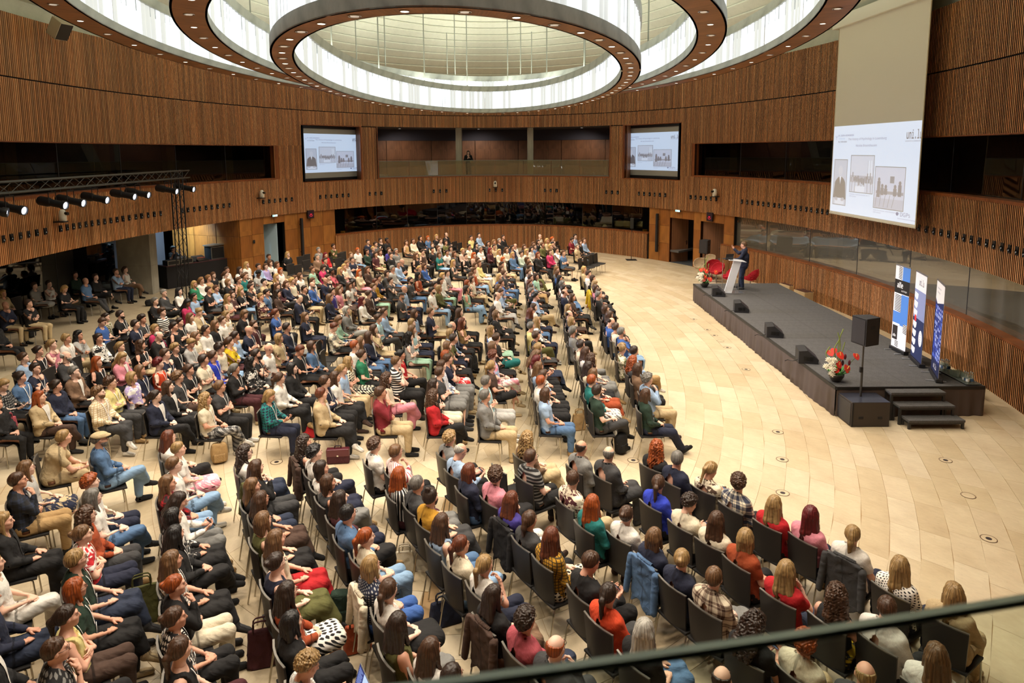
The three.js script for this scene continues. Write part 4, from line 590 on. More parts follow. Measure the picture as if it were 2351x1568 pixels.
// ---------------------------------------------------------------- chair
const seatMat = M(0x1d1b1a, 0.75), backPanel = M(0x2a2725, 0.45);
function chairParts() {
  const bend = (w, h, d, f, seg = 4) => { const g = new THREE.BoxGeometry(w, h, d, seg, seg, 1), p = g.attributes.position; for (let i = 0; i < p.count; i++) f(p, i); g.computeVertexNormals(); return g; };
  const seat = bend(0.46, 0.025, 0.44, (p, i) => { const z = p.getZ(i), x = p.getX(i); p.setY(i, p.getY(i) + 0.455 - 0.03 * Math.max(0, (z - 0.12) / 0.1) ** 2 * 0.4 - 0.012 * (1 - (x / 0.23) ** 2)); p.setZ(i, z + 0.03); });
  const back = bend(0.45, 0.46, 0.018, (p, i) => { const x = p.getX(i), y = p.getY(i); p.setXYZ(i, x * (1 - 0.1 * (0.23 - y) / 0.46), y + 0.685, p.getZ(i) - 0.185 - 0.09 * (y + 0.23) + 0.03 * (x / 0.22) ** 2); });
  const edge = bend(0.452, 0.012, 0.022, (p, i) => { const x = p.getX(i), y = 0.23; p.setXYZ(i, x, p.getY(i) + 0.916, p.getZ(i) - 0.185 - 0.0414 + 0.03 * (x / 0.22) ** 2); });
  const legs = [[1, 1], [-1, 1], [1, -1], [-1, -1]].map(([sx, sz]) => tube([[sx * 0.17, 0.44, sz > 0 ? 0.16 : -0.1], [sx * 0.215, 0.43, sz > 0 ? 0.2 : -0.16], [sx * 0.225, 0.38, sz > 0 ? 0.21 : -0.18], [sx * 0.235, 0.008, sz > 0 ? 0.235 : -0.25]], 0.0105, 6, 5));
  const frame = mergeGeometries([rod([-0.19, 0.435, 0.16], [0.19, 0.435, 0.16], 0.01, 6), rod([-0.19, 0.435, -0.1], [0.19, 0.435, -0.1], 0.01, 6), rod([0.17, 0.435, 0.16], [0.17, 0.435, -0.12], 0.01, 6), rod([-0.17, 0.435, 0.16], [-0.17, 0.435, -0.12], 0.01, 6)]);
  return { seat, back, edge, legs, frame };
}
const CH = chairParts(), chromeC = M(0xb9b3a6, 0.25, { metalness: 1 });
function chair(pos, turn, label, group) {
  const g = thing('chair', label, 'chair', pos, turn, group);
  mesh('seat', CH.seat, seatMat, g); const b = mesh('backrest', CH.back, backPanel, g); mesh('top_edge', CH.edge, M(0x77736c, 0.35, { metalness: 0.6 }), b); for (const l of CH.legs) mesh('leg', l, chromeC, g); mesh('seat_frame', CH.frame, chromeC, g); return g;
}
// ---------------------------------------------------------------- the audience, read off the photograph: head pixel, hair, top, legs, details, pose
const PEOPLE = `
176 1285 Sy dgreen.t djeans LGm a|174 1356 Kr dgreen.t black LG a|158 1412 Pd pyellow.v brown L a|130 1494 Sb print:black:grey.t black LGm d|397 1290 Ll print:white:grey.t black L f
404 1342 Br black.l cream - d|404 1420 Bb print:black:white.t black L a|416 1490 Pb black.v maroon L a|-14 1296 Ky white.t white - b|-26 1376 Kb navy.l djeans - f|-34 1478 Sb black.j black m a|10 1198 Ly black.j black x a
636 1238 Ll cream.v red - f|636 1292 Bd navy.v olive LGw a|662 1360 Ld rust.l print:white:black Gk a|672 1430 Kk black.t black L a|708 1528 Ay print:lgrey:white.l dgrey - e|854 1300 Ky dots:navy:lgrey.t blue G a
894 1354 Pb white.t black LGk a|926 1440 Ld olive.v grey - a|980 1484 Lb white.t beige - b|1040 1555 Sd grey.l black m a|1060 1252 Pa cream.l ljeans - a|1114 1298 Py white.t navy - d|1136 1368 Ld black.l lbrown - f
1210 1424 Ad rose.l djeans mG a|1276 1486 Hr dgrey.j dgrey mG d|1264 1230 La check:mustard:black.l print:cream:black LG a|1360 1296 Sb black.l black m e|1395 1360 Pd orange.l dgrey - a|1480 1448 Lw black.t denim - a|1572 1288 By navy.t black - a
1634 1322 Sl plaid:brown:cream.l grey mQ a|1736 1434 Cd black.t black - e|1806 1310 Ly red.t djeans - d|1712 1236 Ky rust.t black - a|1504 1234 Kl navy.t black - a|1846 1475 Ar cream.t beige - a|1658 1560 Hd black.t dgrey m a|1958 1228 Dy white.t navy - a
1924 1366 Cb black.v floral:black:yellow k a|2032 1395 Sb white.l black m a|2066 1300 Ly dots:white:black.t navy - a|2188 1362 Ly beige.l beige - a|2148 1505 Ll white.t dgrey - a|1986 1549 Hy dgrey.l black m a
148 1004 Sy beige.t beige sm g|230 1010 Wg denim.l ljeans LGQm b|390 1006 La white.t black G a|410 1030 Sy white.t floral:pink:white k a|400 1070 Sl white.t ljeans GLm a|388 1108 Ll plaid:red:black.l ljeans - a|411 1152 Ld white.l grey - e
400 1192 Kk floral:black:white.l black L a|403 1222 Lk black.l black L a|62 1076 Ll lgrey.t floral:navy:beige Gk f|43 1104 Sb plaid:djeans:black.l tan Lm d|210 1108 Ar white.t navy - a|214 1146 Lg white.t denim G a|202 1182 Cb rust.l dgrey Gw a
192 1226 Bl floral:white:red.t navy L a|564 1040 Cd white.t djeans G f|590 1074 Lb black.l dgrey - d|582 1118 Ll black.l djeans - a|600 1146 Lb black.t brown G a|606 1196 Kl olive.v black G f|700 1016 Cd black.v black - a
726 1044 Ak white.l navy m b|738 1074 Kd white.v navy - f|754 1106 Kb dgrey.v grey w b|782 1146 Ld maroon.l navy - a|800 1180 Sk denim.l black Gm b|842 1234 Pr cream.t ljeans - a
862 1022 Ab white.t black G a|910 1038 Sl vstripe:white:rose.l black Gm d|926 1096 Lr vstripe:black:white.l maroon - a|954 1110 Sg dgrey.t grey mL a|986 1138 Td mustard.t dgrey Qm a|1016 1200 Lb lblue.v denim L a
1034 1006 Ay grey.j black - a|1058 1036 Hw lblue.l black Gm e|1084 1084 Ka navy.l denim - a|1134 1090 Ab pink.l black m a|1176 1148 La purple.l white - a|1220 1196 Db dgrey.t black L a
1212 1008 Cy lbrown.l beige - a|1220 1050 Sb stripe:black:grey.t black GLm a|1316 1100 Sb floral:cream:maroon.t beige m a|1376 1160 Lr teal.l black - a|1424 1178 Bb white.t navy - a|1336 1028 Hd grey.j grey m a|1398 1042 Hg dgrey.j dgrey Lm a
1508 1028 Cr black.t black - a|1556 1054 Sg navy.l black m a|1632 1080 Py floral:cream:brown.l beige k e|1696 1108 Ab plaid:cream:navy.l black m a|1780 1158 Ly red.t black - a|1860 1182 Lm pink.l navy - a
1512 1110 Pb royal.l black - a|1584 1156 Ad cream.t black - e|1646 1195 Lb cream.l black - a
56 822 Bb lblue.l djeans - a|90 806 Bd black.v denim L a|121 791 Py pink.v floral:black:white k d|157 777 Ty white.t beige LG a|179 771 Ck lgrey.l beige - d|228 777 Sd floral:white:black.l black GmL a|153 818 Hw dgrey.j black mQ c
78 849 Sd navy.t black mLG d|54 864 Bd denim.t denim LGk a|10 885 Dy print:black:grey.l black - e|92 912 Lr beige.j brown L b|131 886 Bd navy.l denim - a|172 854 Sg lbrown.j black m a|230 830 Lr black.v black L a|276 823 Ly pink.j black - e
291 796 Py white.t lilac - c|312 793 Cb black.v beige L c|228 902 Al check:cream:tan.l dgrey LmQ f|264 876 Ab pyellow.l dgrey GmL c|298 869 Ky floral:lilac:white.t black - a|322 852 Ll navy.l navy LG a|366 835 Am orange.v maroon L a
358 910 Pd navy.j black GL b|387 888 Lb black.j black L a|236 740 Sb blue.t black Gm e|248 729 Bd print:olive:cream.t dgrey GL a|312 745 Sd navy.t black LmG a|366 772 Hw black.j black GLm e|373 753 Ky magenta.j black - a|390 750 Pd black.v black G a
381 813 Sb navy.t dgrey GLm d|274 723 Sd black.t black LmQ c|328 733 Ad dgrey.t dgrey Lm c|-6 926 Kl black.l black - a
414 741 Pd black.t black L c|435 730 Ll white.t beige - a|471 759 Sd white.l beige GmL a|453 772 Ll cream.t black - c|495 746 Ll black.j black L a|512 736 Bb white.t beige - a|569 759 Zb navy.t black Lm c
584 746 Sb maroon.t beige LmQ a|545 771 Pd lblue.l djeans - a|410 798 Ay black.t black L a|434 791 By lgrey.l black L e|528 786 Pb yellow.l maroon L d|507 798 Ad cream.t ljeans - a|490 818 Bb royal.t royal L a|468 827 Sd cream.t black Lm c
437 849 Bb black.t black L c|410 866 Al dgrey.t brown L a|545 846 Dg black.l maroon GL c|572 835 Ck floral:black:white.l black - a|594 812 Sd black.t dgrey GQmL d|613 803 Zd white.t navy m a|642 777 Ky beige.t djeans L a
660 752 Sd navy.j grey GmL a|690 805 Sa black.t black GLm e|717 795 Kb denim.l black L a|672 846 Kk black.l black m a|643 869 Pb white.l black - f|620 910 Ky print:teal:navy.l navy L e|506 888 Bl dgrey.t black L c
473 917 Cy cream.t plaid:lgrey:black L b|747 876 Sb navy.l black GmL c|739 905 Sa beige.j black m f|771 866 Lb white.t black - a|788 848 Py lblue.t beige - a|702 727 Ll navy.t navy L a|768 752 Ba floral:cream:grey.l black G e|778 736 Ll mint.l denim - e|634 719 Pa blue.t black L c
816 794 Sr white.l black GmL a|832 783 Ll navy.l denim L a|845 774 Lb navy.j denim GL a|860 756 Lb beige.j beige - d|832 815 Bb green.t black GL a|800 832 Ly print:cream:black.t print:black:cream k c|911 831 Sl stripe:black:white.t black GmL d
921 815 Bk red.v black - a|889 869 Cb cream.v pink w b|875 902 Sb dred.l beige Gm d|941 774 Ck lgrey.v mint - a|948 757 Ll aqua.v navy - a|996 883 Ld black.t cream - c|996 909 Cb red.j black x b|1011 854 Sb dgrey.t grey sGmL a
1016 839 Sb vstripe:white:blue.l grey m a|1028 826 Sb navy.t grey mL d|1024 816 Kr floral:red:white.t floral:red:white k a|1029 795 Kl olive.t black G a|1043 778 Sd olive.t navy mL g|1036 765 Ky lblue.l black G a|1039 749 Hw navy.j black Gm a|1062 740 La tan.v black - c
1128 759 Cy floral:white:blue.t mint - a|1141 776 Bb black.t teal k a|1132 796 Kl black.l black - a|1133 816 Aa floral:lblue:pink.t floral:white:pink Q a|1129 841 Py brown.t black s a|1117 876 Sg aqua.t lgrey Gm a|1115 909 Sg grey.j beige m a
947 742 Ky white.l navy - a|965 720 Lb lblue.v black - a|977 717 Sl navy.t beige m c|1056 717 Lb black.j black L d|1133 713 Ld black.l black - a|1140 723 Kl black.l black - a|870 731 Bb aqua.t dgrey - a|883 717 Sb lblue.l dgrey m a
1220 749 Sg pyellow.l olive - a|1232 771 Sb dgrey.t dgrey sm a|1236 800 By dgrey.t djeans - a|1232 815 Ll pink.t black - e|1234 830 Dm white.l black - a|1239 844 Ll lblue.l black L a|1246 859 Pb floral:black:white.t black - a|1243 876 Sr white.l black Gm a
1254 905 Kb lblue.t denim - a|1317 760 Dg grey.j beige mQ a|1335 793 Sd cream.t grey GQm b|1346 808 Lb white.t grey - a|1358 823 Cb black.t grey - f|1353 844 Ld cream.t black - a|1362 857 Kl blue.t rust - a|1360 874 Sr teal.l print:white:grey m a
1372 898 Sd dgreen.t dgrey LQm a|1415 752 Sb cream.l denim m a|1428 763 Sg blue.l ljeans LmQ d|1437 804 Ay floral:cream:olive.t beige - a|1449 803 Sd lblue.l tan m b|1454 830 Cr dgrey.l dgrey - a|1466 847 Kb lbrown.l black - a|1488 871 Ag lblue.l beige m d|1484 907 Kb dgreen.l navy L a
1404 740 Hd blue.l dgrey m e|1391 710 Kb black.t black s a|1400 724 Lb black.l black - a|1234 738 Ly floral:white:navy.l navy - a|1313 738 Ky navy.t black - a|1308 722 Hd black.j beige m a|1306 708 Ly brown.l brown - a
8 674 Ky beige.l black - a|13 701 Zb navy.j beige mx d|67 697 Sd black.t beige GQmL d|81 656 Bd print:black:white.t print:white:black k a|112 652 Bd white.v brown - d|149 664 Ky black.t black w e|173 631 Sd dgreen.l black LmG a|197 645 Zd denim.t dgrey GQmL a
220 636 Sd black.j black sm b|267 624 Sd lblue.l navy GmL d|288 619 Pd white.v lbrown w b|-10 744 Sd black.l black m a
377 673 Sg dgrey.j black Lm a|357 692 Bg black.j black G a|374 717 Ab stripe:black:white.t black m a|412 669 Lk white.l black - a|431 696 Lk magenta.l navy * e|447 653 Ky green.j denim - a|464 644 Pl white.l black - a|447 682 Pd lblue.l black - a
479 639 Bl tan.v black - a|493 632 Lb black.t black L a|480 667 Sd black.t dgrey Lm c|497 663 Bb lblue.l black - c|516 630 Pb white.l navy - a|525 620 Sd white.l black m a|528 648 Kl black.j black L a|546 645 Bb print:tan:black.v black L a|548 620 Ld white.t black - a
567 608 Ly white.t beige - a|561 635 Pb teal.l black - a|570 632 Lb white.t black - a|594 612 Sd lblue.l beige m a|590 629 Ak lgrey.t black * e|612 612 Kb lilac.l black - a|618 590 Sd black.j black m a|621 605 Kb white.t black - a|599 648 Sk beige.t black m a
586 652 Bd cream.t black - a|571 661 Sd black.t denim Lm d|555 669 Ly black.t ljeans L c|539 675 Kb print:brown:maroon.l black - c|524 684 Ly cream.v maroon L a|600 682 By floral:maroon:cream.l floral:maroon:cream k c|618 673 Bd denim.t denim GkL a
458 717 By beige.j black L e|525 724 Cy floral:white:beige.t black - a|558 722 Kl black.j maroon - e
661 584 Ly black.t denim L a|636 608 Kb white.t beige - a|645 622 Kr white.t black - a|636 636 Ly black.v black L a|732 574 Sg grey.l black Gm a|729 590 Sg lbrown.j black Gm a|748 586 Lm red.j black L a|747 599 Sd black.l black Qm a|766 566 Bd olive.t black L d
718 619 Bb mint.l black - a|743 615 Kd magenta.t black - e|763 624 Sk rose.l black m*  d|782 621 Ly black.j black - a|791 613 Ly cream.t pink - a|797 606 Kl lgrey.l black - a|809 597 Sd navy.t black L a|806 585 Bl lbrown.t maroon - a|824 575 Sr white.t ljeans m a
841 578 Bd dgreen.j black L a|845 556 Sd navy.l black Gm a|857 572 By navy.t black - a|863 561 Sd print:black:grey.t black m a|874 552 Bd black.t black - d|889 552 Sk black.l black *m a|863 584 Ld maroon.t beige L a|876 579 Lb cream.t olive - a|891 575 Sb purple.l black m a
898 586 Bd black.l black L a|910 577 Sg grey.j black m a|670 646 By cream.v black - a|680 639 Lb black.v black L a|688 635 Kb white.t beige - a|656 653 Kb navy.j black L a|642 657 Lb maroon.j black L a|634 674 Cd brown.l black G a|700 664 Sd black.j beige LGm a
718 655 Zd blue.l black LmQ a|689 686 Hd navy.j black Lm e|744 644 Hb navy.j black GLm a|754 637 Bd black.v black L d|722 646 Kb white.t beige - a|766 668 Sd purple.t beige Lm a|758 684 Ll navy.l stripe:white:black - a|778 666 Ll pink.t brown - a|786 662 La cream.v brown - a
799 657 Lb white.t navy - a|809 652 Cd lgrey.t black GL d|826 626 Lr floral:beige:cream.l pink - a|845 619 Lb brown.l brown L a|863 648 La mustard.l black - a|858 659 Bl navy.t mint - a|877 639 Sd navy.l black Qm c|891 644 Bd dgrey.t black - d|889 628 Kd dgrey.l black - a
902 617 Sg lgrey.l denim mQ a|916 606 Sg lblue.l denim m a|833 691 Cm white.l black - a|848 675 Bb brown.j black L a|797 713 Kw grey.j lgrey m a
933 557 Kb tan.v black L a|949 553 Lb cream.l beige - a|967 547 Kd black.j black L a|985 547 Kr denim.t black - a|999 544 Ky black.j black Lm a|1012 553 Bb print:grey:white.t black - a|1025 539 Hd black.j black GLm a|1024 557 Kd olive.t black L a
1082 546 Bd pyellow.l black - a|1100 540 Sd lblue.l black m a|1078 567 Sd cream.l black Gm a|1094 563 Ck black.t black - a|1122 559 Ld dgrey.l black - a|1134 556 Ll beige.t black - a|1147 553 Sg black.j black m a|1156 545 Sd black.j black mQ a|1135 567 Sd beige.j black m a
1109 572 Sg white.l black m c|1121 575 Lm maroon.l black - a|1148 578 Ly cream.l black - a|1163 574 Lb cream.l black - a|1177 569 Sd navy.j black m a|1188 565 Zd white.l black m a|1200 567 Lb black.l black - a|1179 585 Ly denim.l denim - a|1196 583 Bd floral:mint:white.l denim - a
993 574 Sk black.t navy Lm a|971 579 Bd brown.v black L a|956 587 Lb black.v black L a|1009 585 Kb teal.t ljeans GL a|1027 580 Sd white.t black - a|1007 570 Sb grey.l black m a|993 563 Sb cream.l black - a|1035 571 Kd grey.l black - a|1044 583 Lb dgrey.l black - a
1063 576 Sy stripe:cream:rose.l black - a|1070 588 Bd black.v dgrey L a|1089 586 Cr floral:cream:red.l black - a|1098 598 Kb rose.t cream - a|923 601 Zd black.t beige GmL c|1042 603 Ly floral:black:grey.v black - a|964 617 Sy black.l black - a|975 612 Kb blue.l black - a
961 633 Ck rust.v black L a|943 644 Sd dgrey.l denim QmL a|929 664 Zd lblue.t navy m a|922 680 Wk dgrey.t navy QmL a|993 668 Sd white.t ljeans Qm a|1009 663 Ky olive.l black - a|999 655 Sd cream.t denim m a|1012 646 Kd white.l mint - a|1017 634 Ky white.t black - a
1028 627 Sd stripe:navy:white.t pink - a|1089 622 Kb rust.v ljeans - a|1092 610 Kb cream.l beige - a|1101 605 Lb pyellow.l white - a|1083 633 Kb white.t grey s a|1074 651 Kr black.t black - d|1084 642 Kb cream.t beige - a|1072 664 Kd mint.v ljeans w a
1156 597 Kr cream.t beige - a|1153 608 Ld black.t black - a|1158 628 Sb dgrey.t denim - a|1151 618 Kb cream.t navy s a|1147 637 Ly blue.l denim - a|1152 650 Sb vstripe:blue:white.t olive s a|1145 661 Kl cream.t olive s a|1150 671 Sb lblue.l black - e|1143 679 Hb white.l lgrey m a
1240 543 Zd cream.l beige m a|1269 549 Br floral:cream:rose.t beige - d|1257 553 Ky beige.l black - a|1269 561 Sk black.l black m a|1258 566 Ky beige.t beige - a|1247 563 Sb olive.l black m a|1236 556 Kd black.l black - a|1225 561 Lb brown.l black - a|1234 566 Kb denim.l black - a
1221 572 Kd print:white:black.l black - a|1210 578 Ly cream.l black - a|1236 585 La black.j black L a|1263 579 Kb magenta.j black L a|1279 574 Bd white.l black - d|1294 581 Sb denim.t dgrey sQm c|1314 551 Sd dred.t black GLm e|1321 543 Sd lblue.l black mG a
1326 566 Sg beige.t dgrey m a|1333 557 Kb black.t black L a|1342 552 Sb lblue.l black mQ a|1352 629 Sd white.l black m a|1342 619 Ky beige.l black - a|1362 640 Kd black.l black - a|1366 652 Ky pyellow.t black - e|1369 663 Kb pink.l black - a|1375 669 Kb grey.l black - a
1375 678 Sg black.j black mx a|1297 672 Hb navy.j black m a|1315 683 Lb brown.t black - a|1279 619 Ll grey.l black - a|1282 629 Kb blue.l black - a|1286 640 Lk black.l black - a|1292 653 Sg white.l denim m a|1295 662 Kd white.t denim - a|1217 616 Kd white.t brown s a
1218 627 Sb white.l olive m a|1219 638 Sb lblue.l tan m a|1228 634 Ld mint.t brown s a|1217 650 La brown.l black - a|1220 660 Lb navy.l black - a|1221 669 Sg black.l black m a|1230 681 Ak lblue.l beige m a|1227 706 Kb white.l navy - a|1219 717 La black.l denim - a
1211 597 Kb dgrey.l black - a|1216 606 Kb cream.t olive - a`.split(/[|\n]/).filter((l) => l.trim()).map((l) => { const [x, y, hair, top, legs, fl, pose] = l.trim().split(/\s+/); return { x: +x, y: +y, hair, top, legs, fl: fl === '-' ? '' : fl, pose: pose ?? 'a' }; });
const facing = (x, z) => x < -14.2 ? [0.97, -0.05] : z < 11.5 ? [0.85, 0.53] : z < 24 ? [1, 0.03] : z < 29 ? [0.97, -0.2] : [0.88, -0.47];
const YAWS = [-0.3, 0, 0.35, 0.62], MIX = ['a', 'b', 'c', 'f', 'h', 'a', 'f', 'b'];
const YL = { d: [0, 0.35], g: [0.35], e: [0] };
for (const p of PEOPLE) {
  const h1 = hash(p.x, p.y), h2 = hash(p.y, p.x + 7), male = p.fl.includes('m');
  if (p.pose === 'a' && h1 > 0.3) p.pose = MIX[Math.floor(h2 * 8)];
  if ('ks'.includes(p.fl.match(/[ks]/)?.[0] ?? '#') && p.pose === 'h') p.pose = 'a';
  p.scale = male ? 1.0 + 0.035 * h2 : 0.955 + 0.035 * h2;
  let X, Z; for (let k = 0; k < 2; k++) { if (!k) [X, Z] = at(p.x, p.y, 1.22 * p.scale); const f = facing(X, Z), look = Math.atan2(22.5 - Z, 10 - X), fa = Math.atan2(f[1], f[0]) + (h1 - 0.5) * 0.18; p.fa = fa; let rel = look - fa + (h2 - 0.5) * 0.5; const ys = YL[p.pose] ?? YAWS; p.yaw = ys.reduce((a, b) => Math.abs(b - rel) < Math.abs(a - rel) ? b : a); }
  const s = { ...SEAT, ...POSES[p.pose] }, hy = s.head[1] * p.scale, [hx, hz] = at(p.x, p.y, hy), dz = s.head[2] * p.scale;
  p.X = hx - Math.cos(p.fa) * dz; p.Z = hz - Math.sin(p.fa) * dz; p.turn = Math.atan2(Math.cos(p.fa), -Math.sin(p.fa)); p.d = Math.hypot(p.X, p.Z);
}
// neighbours keep a chair's width between them
for (let it = 0; it < 6; it++) for (let i = 0; i < PEOPLE.length; i++) for (let j = i + 1; j < PEOPLE.length; j++) { const a = PEOPLE[i], b = PEOPLE[j], dx = b.X - a.X, dz = b.Z - a.Z, d = Math.hypot(dx, dz); if (d < 0.47 && d > 1e-3) { const k = (0.47 - d) / 2 / d * 0.5; a.X -= dx * k; a.Z -= dz * k; b.X += dx * k; b.Z += dz * k; } }
PEOPLE.sort((a, b) => a.d - b.d);
const hairWords = (p) => SW[p.hair[0]].replace('%s', HW[p.hair[1]] ?? ''), topWords = (p) => { const [c, k] = p.top.split('.'); return cw(c) + ' ' + TW[k]; }, legWords = (p) => cw(p.legs) + ' ' + (p.fl.includes('k') ? 'skirt' : p.fl.includes('s') ? 'shorts' : 'trousers');
const cutWords = (s, n) => s.split(' ').slice(0, n).join(' ');
{
  const seen = {}; const add = (p, l) => { p.label = l; (seen[l] ??= []).push(p); };
  const N = 300, solo = PEOPLE.slice(0, N);
  for (const p of solo) add(p, cutWords('person with ' + hairWords(p) + ' in ' + topWords(p) + ', ' + legWords(p), 16));
  for (const [l, ps] of Object.entries(seen)) if (ps.length > 1) for (const p of ps) { const n = PEOPLE.filter((q) => q !== p && q.top !== p.top).sort((a, b) => Math.hypot(a.X - p.X, a.Z - p.Z) - Math.hypot(b.X - p.X, b.Z - p.Z))[0]; p.label = cutWords('person with ' + hairWords(p) + ' in ' + topWords(p) + ' beside the ' + topWords(n), 16); }
  solo.forEach((p, i) => {
    p.lod = i < 72 ? 0 : i < 150 ? 1 : 2;
    p.obj = person({ pos: [p.X, 0, p.Z], turn: p.turn, pose: p.pose, yaw: p.yaw, hair: p.hair, top: p.top, legs: p.legs, flags: p.fl, lod: p.lod, scale: p.scale, label: p.label, group: 'seated audience' });
    p.chair = chair([p.X, 0, p.Z], p.turn, cutWords('black chair under ' + topWords(p) + ', ' + legWords(p) + ' and ' + hairWords(p), 16), 'audience chairs');
  });
  // the farthest rows, too many to build one by one
  const far = PEOPLE.slice(N), parts = [], cparts = [], Mx = new THREE.Matrix4(), tint = (g, hex, H) => { let q = g.clone(); if (q.attributes.uv) q.deleteAttribute('uv'); if (H) q.applyMatrix4(H); const c = new THREE.Color(hex); const old = q.attributes.color; colorFill(q, () => [c.r, c.g, c.b]); return q; };
  const solid = (spec) => { const [a, b, c] = spec.split(':'); if (!b) return COL[a]; const A = new THREE.Color(COL[b]).lerp(new THREE.Color(COL[c]), 0.4); return A.getHex(); };
  for (const p of far) {
    const key = p.pose + p.yaw, s = geoCache['sk' + key] ??= skeleton(p.pose, p.yaw), H = headMatrix(s), [tc, tk] = p.top.split('.'), lk = p.fl.includes('s') ? 's' : p.fl.includes('k') ? 'k' : 'n';
    const one = [tint(bodyGeo(key, s, 2), p.fl.includes('*') ? DARK : SKINS[Math.floor(hash(p.X, p.Z) * 6)]), tint(topGeo(key, s, 2, tk), solid(tc)), tint(legGeo(key, s, 2, lk), solid(p.legs)), tint(shoeGeo(key, s, 2, 'L'), 0x1a1818), tint(shoeGeo(key, s, 2, 'R'), 0x1a1818)];
    if (p.hair[0] !== 'Z' && p.hair[0] !== 'W') one.push(tint(hairGeo(p.hair[0], 2), HCOL[p.hair[1]], H));
    const g = mergeGeometries(one); Mx.makeRotationY(p.turn).scale(new THREE.Vector3(p.scale, p.scale, p.scale)).setPosition(p.X, 0, -p.Z); g.applyMatrix4(Mx); parts.push(g);
    for (const q of [CH.seat, CH.back, ...CH.legs.slice(0, 2)]) { const c = tint(q, q === CH.frame || CH.legs.includes(q) ? 0x9a948a : 0x1d1b1a); Mx.makeRotationY(p.turn).setPosition(p.X, 0, -p.Z); c.applyMatrix4(Mx); cparts.push(c); }
  }
  const vm = new THREE.MeshStandardMaterial({ color: 0xffffff, vertexColors: true, roughness: 0.8, side: THREE.DoubleSide });
  if (far.length) { const c1 = stuff(mesh('distant_audience', mergeGeometries(parts), vm)); tag(c1, 'small crowd of seated people in the farthest rows before the far wall', 'audience', null, 'stuff'); const c2 = stuff(mesh('distant_chairs', mergeGeometries(cparts), vm)); tag(c2, 'black chairs under the crowd in the farthest rows', 'chairs', null, 'stuff'); }
}
// ---------------------------------------------------------------- empty chairs
{
  const E0 = [[1170, 1085], [17, 872], [192, 832], [126, 860], [252, 812], [272, 795], [674, 613], [691, 615], [710, 604], [696, 595], [711, 590], [763, 597], [780, 586], [794, 584], [783, 599], [607, 762], [748, 795], [733, 808], [758, 818], [843, 622], [50, 690], [1376, 588], [1364, 592], [1352, 596], [1340, 600], [1050, 560], [1062, 563], [1120, 612], [1105, 616], [1286, 560], [1300, 570]];
  E0.forEach(([px, py]) => { let [x, z] = at(px, py, 0.8); const clash = () => PEOPLE.find((p) => Math.hypot(p.X - x, p.Z - z) < 0.46); for (let k = 0; k < 4 && clash(); k++) { const c = clash(), d = Math.hypot(x - c.X, z - c.Z) || 1; x += (x - c.X) / d * 0.25; z += (z - c.Z) / d * 0.25; } if (clash()) return; const f = facing(x, z), n = PEOPLE.slice().sort((a, b) => Math.hypot(a.X - x, a.Z - z) - Math.hypot(b.X - x, b.Z - z))[0]; chair([x, 0, z], Math.atan2(f[0], -f[1]), cutWords('empty black chair beside the person in ' + topWords(n) + ' with ' + hairWords(n), 16), 'empty chairs'); });
}
// ---------------------------------------------------------------- stage
const SX0 = 7.08, SX1 = 10.33, SZ0 = 14.26, SZ1 = 25.95, SH = 0.67;
const carpet = new THREE.MeshStandardMaterial({ color: 0x6c6a69, roughness: 0.95, map: rep(carpetTex, 3, 3), side: THREE.DoubleSide }), skirtMat = M(0x4c4039, 0.9), edgeMat = M(0x14130f, 0.6);
{
  const g = thing('stage', 'long low stage with dark grey carpet and black cloth skirt', 'stage'), nx = 2, nz = 6;
  for (let i = 0; i < nx; i++) for (let j = 0; j < nz; j++) { const w = (SX1 - SX0) / nx, d = (SZ1 - SZ0) / nz; mesh('deck', boxUV(box(w - 0.004, 0.06, d - 0.004, SX0 + w * (i + 0.5), SH - 0.03, -(SZ0 + d * (j + 0.5)))), carpet, g); }
  mesh('edge_trim', [box(0.03, 0.07, SZ1 - SZ0, SX0 - 0.012, SH - 0.034, -(SZ0 + SZ1) / 2), box(SX1 - SX0, 0.07, 0.03, (SX0 + SX1) / 2, SH - 0.034, -SZ0 + 0.012)], edgeMat, g);
  const skirt = (pts) => { const pos = [], idx = [], n = 240, m = 5; let L = 0; const seg = pts.slice(1).map((p, i) => { const l = Math.hypot(p[0] - pts[i][0], p[1] - pts[i][1]); L += l; return l; }); for (let i = 0; i <= n; i++) { let d = i / n * L, k = 0; while (k < seg.length - 1 && d > seg[k]) d -= seg[k++]; const t = d / seg[k], a = pts[k], b = pts[k + 1], x = a[0] + (b[0] - a[0]) * t, z = a[1] + (b[1] - a[1]) * t, ux = (b[0] - a[0]) / seg[k], uz = (b[1] - a[1]) / seg[k]; for (let j = 0; j <= m; j++) { const y = (SH - 0.06) * (1 - j / m), w = (0.012 * Math.sin(i / n * L * 7 + 2 * Math.sin(i * 0.13)) + 0.01 * Math.sin(i / n * L * 23)) * (0.3 + j / m) + 0.03 * (j / m) * Math.abs(Math.sin(i / n * L * 1.05)); pos.push(x - uz * w, Math.max(0.004, y), -(z + ux * w)); } } for (let i = 0; i < n; i++) for (let j = 0; j < m; j++) { const a = i * (m + 1) + j; idx.push(a, a + 1, a + m + 1, a + 1, a + m + 2, a + m + 1); } return raw(pos, idx); };
  const e = 0.02; mesh('front_skirt', skirt([[SX0 - e, SZ0], [SX0 - e, SZ1]]), skirtMat, g); mesh('end_skirt', skirt([[SX1, SZ0 - e], [SX0, SZ0 - e]]), skirtMat, g); mesh('far_skirt', skirt([[SX0, SZ1 + e], [SX1, SZ1 + e]]), skirtMat, g); mesh('rear_skirt', skirt([[SX1 + e, SZ1], [SX1 + e, SZ0]]), skirtMat, g);
}
